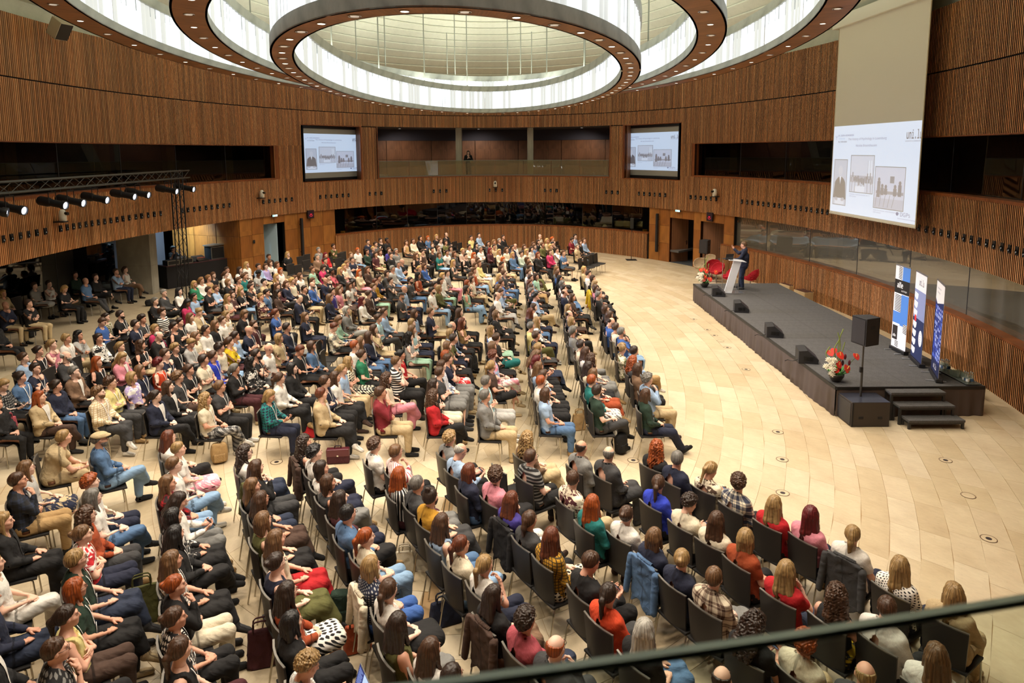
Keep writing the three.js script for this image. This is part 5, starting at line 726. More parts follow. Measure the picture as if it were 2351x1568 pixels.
{ // steps
  const g = thing('stage_steps', 'black metal stage steps with three carpeted treads', 'steps', [8.82, 0, 13.52]);
  [[0.2, 0.0, 0.03], [0.42, -0.24, -0.04], [0.63, -0.48, -0.1]].forEach(([y, z, x]) => { mesh('tread', boxUV(box(1.18, 0.05, 0.3, x, y - 0.025, z - 0.13, 0.006)), carpet, g); const r = []; for (const sx of [-0.56, 0.56]) for (const sz of [-0.02, -0.26]) r.push(box(0.045, y - 0.05, 0.045, x + sx, (y - 0.05) / 2, z + sz)); mesh('tread_frame', [...r, box(1.16, 0.04, 0.03, x, y - 0.07, z - 0.01), box(0.03, 0.03, 0.26, x - 0.56, y - 0.07, z - 0.14), box(0.03, 0.03, 0.26, x + 0.56, y - 0.07, z - 0.14)], M(0x2b2b2a, 0.5), g); });
}
const spkMat = M(0x19181a, 0.65), grillMat = M(0x26252a, 0.5);
{
  const g = thing('subwoofer', 'big black subwoofer box on the floor at the stage end', 'loudspeaker', [7.535, 0, 13.98]);
  mesh('cabinet', box(0.81, 0.53, 0.65, 0, 0.27, 0, 0.012), M(0x332b25, 0.6), g); mesh('grille', box(0.012, 0.47, 0.59, -0.41, 0.27, 0), grillMat, g); mesh('corner_strip', [box(0.03, 0.5, 0.02, -0.38, 0.27, 0.326), box(0.03, 0.5, 0.02, -0.38, 0.27, -0.326)], blackMat, g); for (const x of [-0.2, 0.2]) mesh('handle', box(0.1, 0.05, 0.012, x, 0.2, 0.327, 0.005), blackMat, g); mesh('top_plate', box(0.8, 0.006, 0.64, 0, 0.538, 0), M(0x2c2e38, 0.35), g);
}
function topSpeaker(pos, h0, h1, label, turn = 0) {
  const g = thing('loudspeaker', label, 'loudspeaker', pos, turn), H = h1 - h0; const c = prism([[-0.2, -0.17], [0.2, -0.17], [0.14, 0.2], [-0.14, 0.2]], H, 0.008); c.rotateX(-Math.PI / 2); c.translate(0, h0, 0); mesh('cabinet', c, spkMat, g);
  mesh('grille', box(0.36, H * 0.9, 0.012, 0, h0 + H / 2, 0.185), grillMat, g); mesh('pole_cup', rod([0, h0 - 0.05, 0], [0, h0, 0], 0.03), blackMat, g); mesh('handle', box(0.012, 0.06, 0.12, 0.185, h0 + H * 0.65, 0), blackMat, g); return g;
}
function pole(pos, y0, y1, label) { const g = thing('speaker_pole', label, 'pole', pos); mesh('lower_tube', rod([0, y0, 0], [0, y0 + (y1 - y0) * 0.55, 0], 0.024, 12), M(0x2a2826, 0.4), g); mesh('upper_tube', rod([0, y0 + (y1 - y0) * 0.5, 0], [0, y1, 0], 0.018, 12), M(0x35332f, 0.35), g); mesh('clamp', box(0.07, 0.12, 0.05, -0.02, y0 + (y1 - y0) * 0.53, 0, 0.01), blackMat, g); return g; }
pole([7.49, 0, 14.02], 0.54, 1.66, 'black pole standing on the subwoofer beside the flowers'); topSpeaker([7.52, 0, 14.02], 1.71, 2.29, 'black loudspeaker on a pole above the subwoofer', -Math.PI * 0.42);
topSpeaker([8.77, 0, 30.4], 1.2, 1.8, 'black loudspeaker behind the lectern near the doors', -Math.PI * 0.25);
{ const g = thing('speaker_stand', 'black tripod stand under the loudspeaker near the doors', 'stand', [8.77, 0, 30.4]); mesh('pole', rod([0, 0.1, 0], [0, 1.15, 0], 0.018), blackMat, g); for (const a of [0.3, 2.4, 4.5]) mesh('leg', rod([0, 0.5, 0], [0.4 * Math.cos(a), 0.01, 0.4 * Math.sin(a)], 0.012), blackMat, g); }
[[1648, 678, 'beside the lectern foot'], [1700, 714, 'next along from the lectern monitor'], [1775, 770, 'halfway along the stage front'], [1850, 828, 'nearest the flower bowl at the stage end']].forEach(([px, py, w]) => {
  const [x, z] = at(px, py, SH), g = thing('stage_monitor', 'black wedge stage monitor on the stage edge ' + w, 'loudspeaker', [x, SH, z], -0.25), p = prism([[-0.2, 0], [0.22, 0], [0.24, 0.1], [-0.02, 0.32], [-0.2, 0.3]], 0.5, 0.01); p.translate(0, 0, -0.25); mesh('cabinet', p, spkMat, g); const gr = box(0.3, 0.012, 0.46, 0, 0, 0); gr.rotateZ(-0.7); gr.translate(0.115, 0.215, 0); mesh('grille', gr, grillMat, g); for (const dz of [-0.1, 0.1]) mesh('handle', box(0.12, 0.07, 0.012, 0.02, 0.13, 0.262 * Math.sign(dz)), M(0x060606, 0.4), g); for (const dx of [-0.06, 0.08]) mesh('port', box(0.07, 0.1, 0.014, dx, 0.13, 0.263, 0.004), M(0x050505, 0.4), g); mesh('cable', tube([[-0.2, 0.05, 0.1], [-0.32, 0.012, 0.14], [-0.42, 0.01, 0.05], [-0.5, 0.01, 0.16]], 0.008, 12, 5), blackMat, g);
});
{ // lectern
  const g = thing('lectern', 'white slanted lectern with chrome posts on the stage', 'lectern', [7.98, SH, 24.25], 0), W = M(0xe7e9ee, 0.35);
  const p = box(0.5, 1.2, 0.03, 0, 0, 0, 0.008); p.rotateX(0.0); const s = prism([[-0.3, 0.02], [-0.02, 0.02], [0.3, 1.18], [0.02, 1.22]], 0.03, 0.004); s.translate(0, 0, 0.12); mesh('front_panel', s, W, g);
  mesh('base_plate', box(0.62, 0.02, 0.45, 0.12, 0.012, 0, 0.005), M(0xb9bcc2, 0.25, { metalness: 0.8 }), g); for (const [x, z] of [[0.2, -0.1], [0.3, -0.1], [-0.28, -0.15]]) mesh('post', rod([x, 0.02, z], [x, 1.16, z], 0.014), chrome, g); const t = box(0.62, 0.02, 0.5, 0, 1.2, -0.02, 0.006); t.rotateZ(-0.12); mesh('desk_top', t, M(0xd8dbe0, 0.2), g);
  const l = thing('laptop', 'dark open laptop lying on the lectern', 'laptop', [7.82, SH + 1.24, 24.28], 0.3); mesh('keyboard', box(0.32, 0.016, 0.23, 0, 0.01, 0, 0.004), M(0x2a2b2e, 0.4), l); const sc = box(0.32, 0.22, 0.01, 0, 0.12, 0.12, 0.003); sc.rotateX(0.2); mesh('screen', sc, M(0x202226, 0.3), l);
}
{ // speaker standing at the lectern
  POSES.speaker = { stand: 0.3, hipL: [0.09, 0.86, -0.02], hipR: [-0.09, 0.86, -0.02], knL: [0.11, 0.47, 0.02], knR: [-0.1, 0.48, 0.06], anL: [0.13, 0.085, -0.03], anR: [-0.12, 0.085, 0.1], toL: [0.17, 0.035, 0.13], toR: [-0.16, 0.035, 0.26], shL: [0.185, 1.40, -0.05], shR: [-0.185, 1.40, -0.05], elL: [0.3, 1.16, 0.1], elR: [-0.35, 1.28, 0.17], wrL: [0.22, 1.1, 0.33], wrR: [-0.42, 1.42, 0.36], hdL: [-0.2, -0.1, 0.9], hdR: [-0.2, 0.8, 0.5], pnL: [0, -1, 0], pnR: [0.3, 0.5, -0.8], curl: 0.25, neck: [0, 1.475, -0.05], head: [0, 1.63, 0.0], pitch: 0.15, lean: 0 };
  const sc = 1.78 / 1.755; person({ pos: [8.6, SH, 24.9], turn: -Math.PI * 0.62, pose: 'speaker', yaw: 0.0, hair: 'Sl', top: 'navy.j', legs: 'djeans', flags: 'Gm', lod: 0, scale: sc, label: 'standing speaker in dark suit gesturing behind the lectern', group: undefined });
}
{ // lounge chairs behind the lectern
  const shell = (x, y, z) => { const r = Math.hypot(x, z * 1.05), bowl = Math.abs(ell(x, y, z, 0, 0.72, 0.02, 0.36, 0.36, 0.34)) - 0.018, topY = 0.5 + 0.38 * Math.max(0, Math.min(1, (-z + 0.05) / 0.3)) + 0.1 * Math.max(0, Math.abs(x) - 0.2) * 3; return Math.max(bowl, y - topY, -(y - 0.34)); };
  const sg = boxUV(surfNet(shell, [-0.45, 0.28, -0.45], [0.45, 1.05, 0.45], 0.03)), cush = boxUV(surfNet((x, y, z) => ell(x, y, z, 0, 0.42, 0.02, 0.27, 0.05, 0.26), [-0.34, 0.34, -0.34], [0.34, 0.5, 0.34], 0.04));
  [[1644, 640, 0xb41a2c, 'bright red rounded lounge chair left of the lectern', 0.3], [1634, 632, 0xb41a2c, 'second red lounge chair behind the bright red one', 0.5], [1672, 652, 0xb41a2c, 'low red lounge chair behind the lectern', -0.2], [1722, 655, 0xb41a2c, 'red lounge chair behind the standing speaker', -0.9], [1608, 628, 0xb8a284, 'beige lounge chair behind the far flowers', 0.9], [1625, 618, 0xb8a284, 'beige lounge chair farther back beside the second red one', 0.4]].forEach(([px, py, c, l, t]) => { const [x, z] = at(px, py + 8), g = thing('lounge_chair', l, 'armchair', [x, 0, z], -Math.PI * 0.45 + t, null); mesh('shell', sg, M(c, 0.9), g); mesh('cushion', cush, M(c, 0.95), g); mesh('stem', rod([0, 0.05, 0], [0, 0.37, 0], 0.025), steel, g); for (let k = 0; k < 4; k++) mesh('foot', rod([0, 0.06, 0], [0.28 * Math.cos(k * 1.57 + 0.7), 0.015, 0.28 * Math.sin(k * 1.57 + 0.7)], 0.016), steel, g); });
}
// flowers
function flowers(pos, k, label) {
  const g = thing('flower_arrangement', label, 'flowers', pos); const bowl = lathe([[0.0, 0.0], [0.09, 0.0], [0.1, 0.02], [0.16, 0.12], [0.17, 0.17], [0.155, 0.17], [0.1, 0.06], [0, 0.05]]); mesh('bowl', bowl, M(0x2b2622, 0.35), g);
  const heart = new THREE.Shape(); heart.moveTo(0, -0.09); heart.bezierCurveTo(0.09, -0.05, 0.11, 0.06, 0.05, 0.08); heart.bezierCurveTo(0.02, 0.09, 0, 0.06, 0, 0.05); heart.bezierCurveTo(0, 0.06, -0.02, 0.09, -0.05, 0.08); heart.bezierCurveTo(-0.11, 0.06, -0.09, -0.05, 0, -0.09); const hg = new THREE.ExtrudeGeometry(heart, { depth: 0.006, bevelEnabled: true, bevelSize: 0.003, bevelThickness: 0.003, bevelSegments: 1, curveSegments: 6 });
  const A = [[0.02, 0.62, 0.1, 1.1], [-0.16, 0.66, 0.02, 0.95], [-0.02, 0.42, 0.14, 1.0], [-0.08, 0.3, 0.15, 0.85], [0.17, 0.32, 0.12, 1.15], [0.4, 0.58, 0.05, 1.0], [-0.05, 0.68, -0.06, 0.8]];
  A.forEach(([x, y, z, s], i) => { const f = new THREE.Group(); f.name = 'anthurium'; f.position.set(x * k, y * k, z * k); f.rotation.set(-0.5 + rr(-0.3, 0.3), rr(-0.6, 0.6), rr(-0.5, 0.5)); f.scale.setScalar(s * k * 0.95); g.add(f); mesh('petal', hg, M(0xd0392c, 0.25), f); mesh('spadix', rod([0, 0.0, 0.01], [0, 0.06, 0.05], 0.008), M(0xe8c860, 0.6), f); mesh('stem', rod([x * k, y * k, z * k], [0.02 * i - 0.06, 0.14 * k, 0], 0.006, 5), M(0x4a6b2a, 0.7), g); });
  const mum = (() => { const p = []; for (let i = 0; i < 26; i++) { const a = i * 2.4, e = 0.2 + 1.2 * (i / 26), q = new THREE.SphereGeometry(1, 6, 4); q.scale(0.012, 0.006, 0.035); q.translate(0, 0, 0.03); q.rotateX(-e); q.rotateY(a); p.push(q); } return mergeGeometries(p); })();
  for (const [x, y, z] of [[-0.24, 0.5, 0.1], [-0.2, 0.44, 0.16], [-0.3, 0.36, 0.12], [-0.2, 0.34, 0.2], [-0.2, 0.22, 0.18], [-0.14, 0.5, 0.12]]) { const m = mesh('white_bloom', mum, M(0xeae3d0, 0.8), g); m.position.set(x * k, y * k, z * k); m.scale.setScalar(1.5 * k); m.rotation.x = 0.6; }
  const leaf = (() => { const s = new THREE.Shape(); s.moveTo(0, 0); s.quadraticCurveTo(0.05, 0.08, 0, 0.2); s.quadraticCurveTo(-0.05, 0.08, 0, 0); const q = new THREE.ExtrudeGeometry(s, { depth: 0.003, bevelEnabled: false, curveSegments: 5 }); return q; })();
  for (let i = 0; i < 22; i++) { const m = mesh('leaf', leaf, M([0x2f6b1f, 0x3f8a2a, 0x27541c][i % 3], 0.5), g), a = i * 0.6; m.position.set(0.08 * Math.cos(a) * k, 0.16 * k, 0.08 * Math.sin(a) * k); m.rotation.set(0, -a + Math.PI / 2, 0); m.rotateX(0.9 + 0.3 * Math.sin(i * 3)); m.scale.setScalar(k * (0.9 + 0.4 * rnd())); }
  for (let i = 0; i < 5; i++) mesh('dark_bloom', (() => { const q = new THREE.IcosahedronGeometry(0.035 * k, 1); q.scale(0.8, 1.9, 0.8); return q; })(), M(i % 2 ? 0x3c0f1a : 0x5a1020, 0.8), g).position.set((0.05 + 0.05 * i) * k, (0.3 + 0.14 * (i % 3)) * k, 0.05 * k);
  for (const [x, h, c] of [[0.0, 1.2, 0.1], [0.06, 1.12, -0.08], [-0.1, 0.95, 0.12], [-0.28, 0.8, 0.1], [0.1, 0.9, 0.05]]) mesh('twig', tube([[x * 0.3 * k, 0.15 * k, 0], [x * 0.6 * k, h * 0.5 * k, 0.02], [(x + c * 0.2) * k, h * 0.8 * k, 0], [(x + c) * k, h * k, 0]], 0.011 * k, 14, 5), M(0x7a8a3c, 0.7), g);
  return g;
}
flowers([7.24, SH, 14.62], 1.0, 'red anthurium and white bloom arrangement beside the pole loudspeaker'); flowers([7.3, SH, 25.25], 1.0, 'red flower arrangement with tall twigs beside the lectern');
// roll-up banners
function banner(a, b, h, paint, label) {
  const [x0, z0] = a, [x1, z1] = b, W = Math.hypot(x1 - x0, z1 - z0), g = thing('roll_up_banner', label, 'banner', [(x0 + x1) / 2, SH, (z0 + z1) / 2], Math.atan2(-(x1 - x0), -(z1 - z0)) + Math.PI / 2 + Math.PI / 2), c = document.createElement('canvas'); c.width = 256; c.height = 640; paint(c.getContext('2d')); const t = new THREE.CanvasTexture(c); t.colorSpace = THREE.SRGBColorSpace;
  g.rotation.y = Math.atan2(z1 - z0, x1 - x0); const s = new THREE.PlaneGeometry(W, h - 0.1); s.translate(0, h / 2 + 0.05, 0.006); mesh('print', s, new THREE.MeshStandardMaterial({ map: t, roughness: 0.6, side: THREE.DoubleSide }), g); mesh('sheet_back', box(W, h - 0.1, 0.004, 0, h / 2 + 0.05, 0), M(0xb8b8b8, 0.7), g); mesh('cassette', box(W + 0.03, 0.09, 0.14, 0, 0.05, -0.02, 0.015), M(0x17171a, 0.4), g); mesh('top_bar', box(W + 0.01, 0.03, 0.02, 0, h, 0, 0.004), M(0x9a9ca0, 0.3, { metalness: 0.7 }), g); for (const sx of [-1, 1]) mesh('foot', box(0.04, 0.015, 0.4, sx * W * 0.35, 0.012, 0.02), M(0xa5a7ab, 0.3, { metalness: 0.6 }), g); mesh('pole', rod([0, 0.08, -0.03], [0, h, -0.015], 0.012), steel, g);
}
const zebra = (x, X, Yy, w, h) => { x.fillStyle = '#f2f2f4'; x.fillRect(X, Yy, w, h); x.fillStyle = '#111'; for (let i = 0; i < h; i += 12) { x.beginPath(); x.moveTo(X, Yy + i); x.lineTo(X + w, Yy + i + 6); x.lineTo(X + w, Yy + i + 12); x.lineTo(X, Yy + i + 5); x.fill(); } };
banner([9.86, 17.12], [9.87, 16.5], 2.22, (x) => { x.fillStyle = '#e9eaf0'; x.fillRect(0, 0, 256, 640); x.fillStyle = '#4f86d8'; x.fillRect(128, 0, 128, 110); zebra(x, 60, 8, 60, 96); x.fillStyle = '#17130f'; x.fillRect(0, 110, 256, 105); x.fillStyle = '#fff'; x.font = 'bold 60px sans-serif'; x.fillText('alle', 40, 172); x.font = '18px sans-serif'; x.fillText('psychologie', 120, 196); zebra(x, 20, 225, 110, 130); x.fillStyle = '#4f86d8'; x.fillRect(130, 220, 126, 240); x.fillRect(0, 360, 130, 90); zebra(x, 190, 440, 66, 70); x.fillStyle = '#2a2320'; x.fillRect(10, 470, 90, 110); x.fillStyle = '#fff'; x.font = 'bold 30px sans-serif'; x.fillText('alle', 20, 560); zebra(x, 60, 585, 60, 40); }, 'blue white and black roll-up banner farthest from the steps');
banner([9.89, 16.3], [9.67, 15.5], 2.2, (x) => { x.fillStyle = '#f0f0f6'; x.fillRect(0, 0, 256, 130); x.fillStyle = '#8f9ac8'; x.fillRect(0, 130, 256, 210); x.fillStyle = '#23305c'; x.fillRect(0, 340, 256, 300); x.fillStyle = '#2a2a40'; x.save(); x.translate(92, 90); x.scale(0.7, 1.4); x.font = 'bold 44px monospace'; x.fillText('uni.lu', 0, 0); x.restore(); x.fillStyle = '#f4f5fa'; for (let i = 0; i < 3; i++) { x.beginPath(); x.moveTo(8, 150 + i * 64); x.lineTo(92, 158 + i * 64); x.quadraticCurveTo(90, 208 + i * 64, 50, 206 + i * 64); x.lineTo(8, 190 + i * 64); x.fill(); } for (let i = 0; i < 4; i++) { x.beginPath(); x.moveTo(8, 368 + i * 64); x.lineTo(92, 372 + i * 64); x.quadraticCurveTo(92, 424 + i * 64, 48, 422 + i * 64); x.lineTo(8, 404 + i * 64); x.fill(); } x.fillStyle = '#e0343a'; x.beginPath(); x.ellipse(58, 345, 22, 26, 0, 0, 7); x.fill(); x.fillStyle = '#f4f5fa'; x.beginPath(); x.ellipse(196, 470, 40, 60, 0, 0, 7); x.fill(); x.fillStyle = '#7c84a8'; x.font = '13px sans-serif'; for (let i = 0; i < 4; i++) x.fillText('uni.lu', 176, 445 + i * 18); }, 'lavender and navy roll-up banner with white shapes between the other two');
banner([9.77, 15.28], [9.42, 14.45], 2.18, (x) => { x.fillStyle = '#1d2b66'; x.fillRect(0, 0, 256, 640); x.fillStyle = '#f3f3f7'; x.beginPath(); x.moveTo(0, 0); x.lineTo(256, 0); x.lineTo(256, 120); x.lineTo(60, 160); x.lineTo(0, 130); x.fill(); x.fillStyle = '#6a6f8c'; x.font = '17px sans-serif'; x.fillText('Department of', 40, 54); x.fillText('Psychology', 40, 84); const bl = ['#3d55c8', '#5f7ce6', '#2c3f9c', '#8ea3f2']; for (let r = 0; r < 13; r++) for (let c = 0; c < 5; c++) { x.fillStyle = bl[Math.floor(hash(r, c) * 4)]; x.fillRect(20 + c * 46 + (r % 2) * 12, 170 + r * 29, 38, 25); if (hash(c, r) > 0.6) { x.fillStyle = '#e8ecff'; x.beginPath(); x.arc(39 + c * 46 + (r % 2) * 12, 182 + r * 29, 8, 0, 7); x.fill(); } } x.fillStyle = '#1a234c'; x.fillRect(0, 560, 256, 80); x.fillStyle = '#f2f2f6'; x.save(); x.translate(70, 612); x.scale(0.7, 1.3); x.font = 'bold 38px monospace'; x.fillText('uni.lu', 0, 0); x.restore(); }, 'navy roll-up banner with blue tile pattern nearest the bottles');
// bottles and glasses on a tray at the stage corner
{
  const tr = thing('serving_tray', 'low glass tray of bottles at the back corner of the stage', 'tray', [10.1, SH, 14.85]); mesh('plate', box(0.34, 0.012, 1.15, 0, 0.03, 0, 0.005), M(0x5b625e, 0.15), tr); for (const z of [-0.5, 0.5]) mesh('foot', box(0.3, 0.024, 0.04, 0, 0.012, z), blackMat, tr);
  const gm = new THREE.MeshPhysicalMaterial({ color: 0xdfe8e2, roughness: 0.05, transmission: 0.85, thickness: 0, ior: 1.45 }), bg = lathe([[0, 0.002], [0.033, 0.002], [0.034, 0.13], [0.014, 0.18], [0.013, 0.225], [0.009, 0.225]], 12), lab = new THREE.CylinderGeometry(0.0352, 0.0352, 0.06, 12, 1, true), gl = lathe([[0, 0.004], [0.028, 0.002], [0.034, 0.11], [0.031, 0.11], [0.026, 0.01], [0, 0.01]], 12);
  for (let i = 0; i < 11; i++) { const z = i < 6 ? 0.36 + 0.06 * (i % 3) : -0.5 + 0.06 * (i % 3), x = i < 6 ? -0.06 + 0.1 * Math.floor(i / 3) : -0.1 + 0.1 * Math.floor((i - 6) / 3), b = thing('water_bottle', 'small clear water bottle on the glass tray', 'bottle', [10.1 + x, SH + 0.037, 14.85 + z], 0, 'bottles on the tray'); mesh('glass', bg, gm, b); mesh('bottle_label', lab.clone().translate(0, 0.07, 0), M(i % 2 ? 0x2c4a6a : 0xc8ccc8, 0.6), b); mesh('bottle_cap', new THREE.CylinderGeometry(0.014, 0.014, 0.02, 10).translate(0, 0.232, 0), M(0x9aa0a4, 0.3), b); }
  for (let i = 0; i < 12; i++) { const g = mesh('drinking_glass', gl, gm); g.position.set(10.02 + 0.08 * (i % 3), SH + 0.036, -(14.7 + 0.08 * Math.floor(i / 3))); tag(g, 'small empty drinking glass on the glass tray', 'glass', 'glasses on the tray'); }
}
// flat boxes and a stool behind the stage
[[1815, 672, 0], [1850, 688, 1]].forEach(([px, py, i]) => { const [x, z] = at(px, py), g = thing('flight_case', i ? 'flat wooden crate behind the stage, nearer the banners' : 'flat wooden crate behind the stage, nearer the speaker', 'crate', [x - 0.05, 0, z], 0.2); mesh('crate_body', box(0.5, 0.35, 0.7, 0, 0.18, 0, 0.01), M(0xb8a078, 0.7), g); mesh('crate_lid', box(0.44, 0.02, 0.64, 0, 0.36, 0), M(0x4a2c20, 0.7), g); });
{ const g = thing('microphone_stand', 'tall thin black stand with a loudspeaker by the far wall', 'stand', [6.42, 0, 36.0]); mesh('base_plate', box(0.55, 0.02, 0.5, 0, 0.01, 0), blackMat, g); mesh('stem', rod([0, 0.02, 0], [0, 1.75, 0], 0.018), blackMat, g); mesh('slim_box', box(0.16, 0.55, 0.16, 0, 1.98, 0, 0.01), M(0x1d1f1d, 0.6), g); mesh('joint', rod([0, 1.7, 0], [0, 1.76, 0], 0.03), chrome, g); }
// ---------------------------------------------------------------- things fixed to the walls
function onWall(px, py, off = 0) { const [x, y, z] = wallRay(px, py, off), t = Math.atan2((x - EC[0]) / (EA * EA), (z - EC[1]) / (EB * EB)); return { pos: [x, y, z], turn: Math.atan2(-(x - EC[0]) / (EA * EA), (z - EC[1]) / (EB * EB)) }; }
// recessed wall spotlets in the batten band
{
  const R = [[[8, 548], [105, 530], 6], [[140, 524], [369, 492], 17], [[419, 487], [527, 471], 9], [[605, 463], [670, 458], 6], [[735, 451], [800, 445], 6], [[849, 444], [876, 443], 3], [[996, 438], [1025, 437], 3], [[1124, 436], [1153, 436], 3], [[1251, 437], [1278, 437], 3], [[1392, 441], [1418, 442], 3], [[1467, 445], [1527, 448], 6], [[1585, 453], [1644, 457], 6], [[1703, 463], [1900, 487], 17], [[2109, 527], [2351, 585], 15]];
  const WH = ['at the start of the left wall', 'under the lighting truss', 'beyond the truss tower', 'below the left booth camera', 'below the left wall screen', 'left of the far gallery', 'under the left gallery panes', 'under the far camera', 'under the right gallery panes', 'right of the far gallery', 'below the right wall screen', 'below the right booth camera', 'before the big screen', 'past the big screen']; for (const [a, b, k] of R) for (let i = 0; i < k; i++) {
    const f = k > 1 ? i / (k - 1) : 0, w = onWall(a[0] + (b[0] - a[0]) * f, a[1] + (b[1] - a[1]) * f - 1, -0.012), y = 3.52, g = thing('wall_spotlet', 'small black square spotlet in the batten band ' + WH[R.findIndex((q) => q[0] === a)], 'wall light', [w.pos[0], y, w.pos[2]], w.turn, 'spotlets ' + WH[R.findIndex((q) => q[0] === a)]);
    mesh('frame', box(0.13, 0.2, 0.05, 0, 0, -0.02), M(0x0c0a09, 0.5), g); mesh('cup', lathe([[0.012, -0.03], [0.045, 0.0], [0.05, 0.012]], 12).rotateX(Math.PI / 2).translate(0, -0.02, 0.012), M(0x2a2a2c, 0.3, { metalness: 0.6 }), g); mesh('bulb', new THREE.SphereGeometry(0.014, 8, 6).translate(0, -0.03, 0.012), M(0xd8dde2, 0.2), g);
  }
}
[[143, 488, 'under the lighting truss'], [601, 441, 'below the left booth window'], [1137, 419, 'in the middle below the far gallery'], [1641, 438, 'below the right booth window']].forEach(([px, py, w]) => { const o = onWall(px, py, -0.22), g = thing('dome_camera', 'white pan and tilt camera on a black bracket ' + w, 'camera', [o.pos[0], o.pos[1] - 0.12, o.pos[2]], o.turn); mesh('bracket', box(0.26, 0.04, 0.34, 0, -0.16, -0.08), M(0x181512, 0.5), g); mesh('housing', lathe([[0, -0.14], [0.1, -0.14], [0.11, 0.02], [0.09, 0.16], [0.05, 0.21], [0, 0.22]], 18), M(0xd8d2c0, 0.5), g); mesh('lens_barrel', rod([0, 0.1, 0.05], [0, 0.08, 0.18], 0.05, 14), M(0x121212, 0.3), g); });
{ const o = onWall(137, 66, -0.6), g = thing('ceiling_loudspeaker', 'pale box loudspeaker hanging by the top of the left wall', 'loudspeaker', [o.pos[0], o.pos[1], o.pos[2]], o.turn - 0.3); const b = box(0.42, 0.55, 0.4, 0, 0, 0, 0.02); b.rotateX(0.6); mesh('cabinet', b, M(0xb8ad93, 0.6), g); const f = box(0.38, 0.5, 0.02, 0, 0, 0.205); f.rotateX(0.6); mesh('grille', f, M(0x2a2118, 0.7), g); mesh('yoke', [rod([-0.2, 0.05, 0], [-0.1, 0.5, 0], 0.012), rod([0.2, 0.05, 0], [0.1, 0.5, 0], 0.012)], M(0xa89e88, 0.5), g); }
function sign(px, py, w, h, paint, label, glow, cat = 'sign') { const o = onWall(px, py, -0.02), c = document.createElement('canvas'); c.width = 128; c.height = Math.round(128 * h / w); paint(c.getContext('2d'), c.height); const t = new THREE.CanvasTexture(c); t.colorSpace = THREE.SRGBColorSpace; const g = thing('wall_sign', label, cat, o.pos, o.turn); mesh('sign_case', box(w, h, 0.08, 0, 0, 0, 0.008), M(0x14100e, 0.5), g); const p = new THREE.PlaneGeometry(w * 0.92, h * 0.9); p.translate(0, 0, 0.042); mesh('sign_face', p, new THREE.MeshStandardMaterial({ color: 0x101010, emissive: 0xffffff, emissiveMap: t, emissiveIntensity: glow, side: THREE.DoubleSide }), g); }
const clockFace = (x, H) => { x.fillStyle = '#1a0408'; x.fillRect(0, 0, 128, H); x.strokeStyle = '#e01838'; x.lineWidth = 5; x.beginPath(); x.arc(64, H / 2, 36, 0.3, 2.9); x.stroke(); x.fillStyle = '#ff2040'; x.fillRect(44, H / 2 - 8, 40, 7); x.fillRect(50, H / 2 + 6, 28, 6); };
sign(713, 492, 0.42, 0.42, clockFace, 'black square display with red glow left of the far window', 1.2, 'display'); sign(1630, 498, 0.42, 0.42, clockFace, 'black square display with red glow above the stage doors', 1.2, 'display');
const exitFace = (x, H) => { x.fillStyle = '#d8fff4'; x.fillRect(0, 0, 128, H); x.fillStyle = '#3aa88c'; x.fillRect(8, 6, 30, H - 12); x.beginPath(); x.moveTo(60, H / 2); x.lineTo(80, 6); x.lineTo(80, H - 6); x.fill(); x.fillRect(80, H / 2 - 4, 36, 8); };
sign(630, 495, 0.34, 0.1, exitFace, 'small glowing white and green exit sign above the blue door', 1.6); sign(1557, 484, 0.34, 0.1, exitFace, 'small glowing white and green exit sign above the right doors', 1.6);
[[694, 552, 'left of the far window'], [1508, 542, 'beside the right doors']].forEach(([px, py, w]) => { const o = onWall(px, py, -0.06), g = thing('column_loudspeaker', 'tall thin black column loudspeaker ' + w, 'loudspeaker', [o.pos[0], 0, o.pos[2]], o.turn); mesh('column_case', box(0.13, 2.05, 0.12, 0, 1.5, 0, 0.02), M(0x121212, 0.6), g); mesh('column_grille', box(0.11, 1.95, 0.01, 0, 1.5, 0.061), M(0x1d1d1f, 0.7), g); for (const y of [0.8, 2.2]) mesh('wall_mount', box(0.05, 0.05, 0.1, 0, y, -0.08), blackMat, g); });
{ const o = onWall(583, 555, 0.05), g = thing('wall_panel_switch', 'small black switch panel on the left wood wall', 'switch', o.pos, o.turn); mesh('plate', box(0.12, 0.16, 0.02, 0, 0, 0.01, 0.004), blackMat, g); mesh('button', box(0.03, 0.03, 0.01, 0, 0.02, 0.022), M(0x3a3a3c, 0.5), g); }
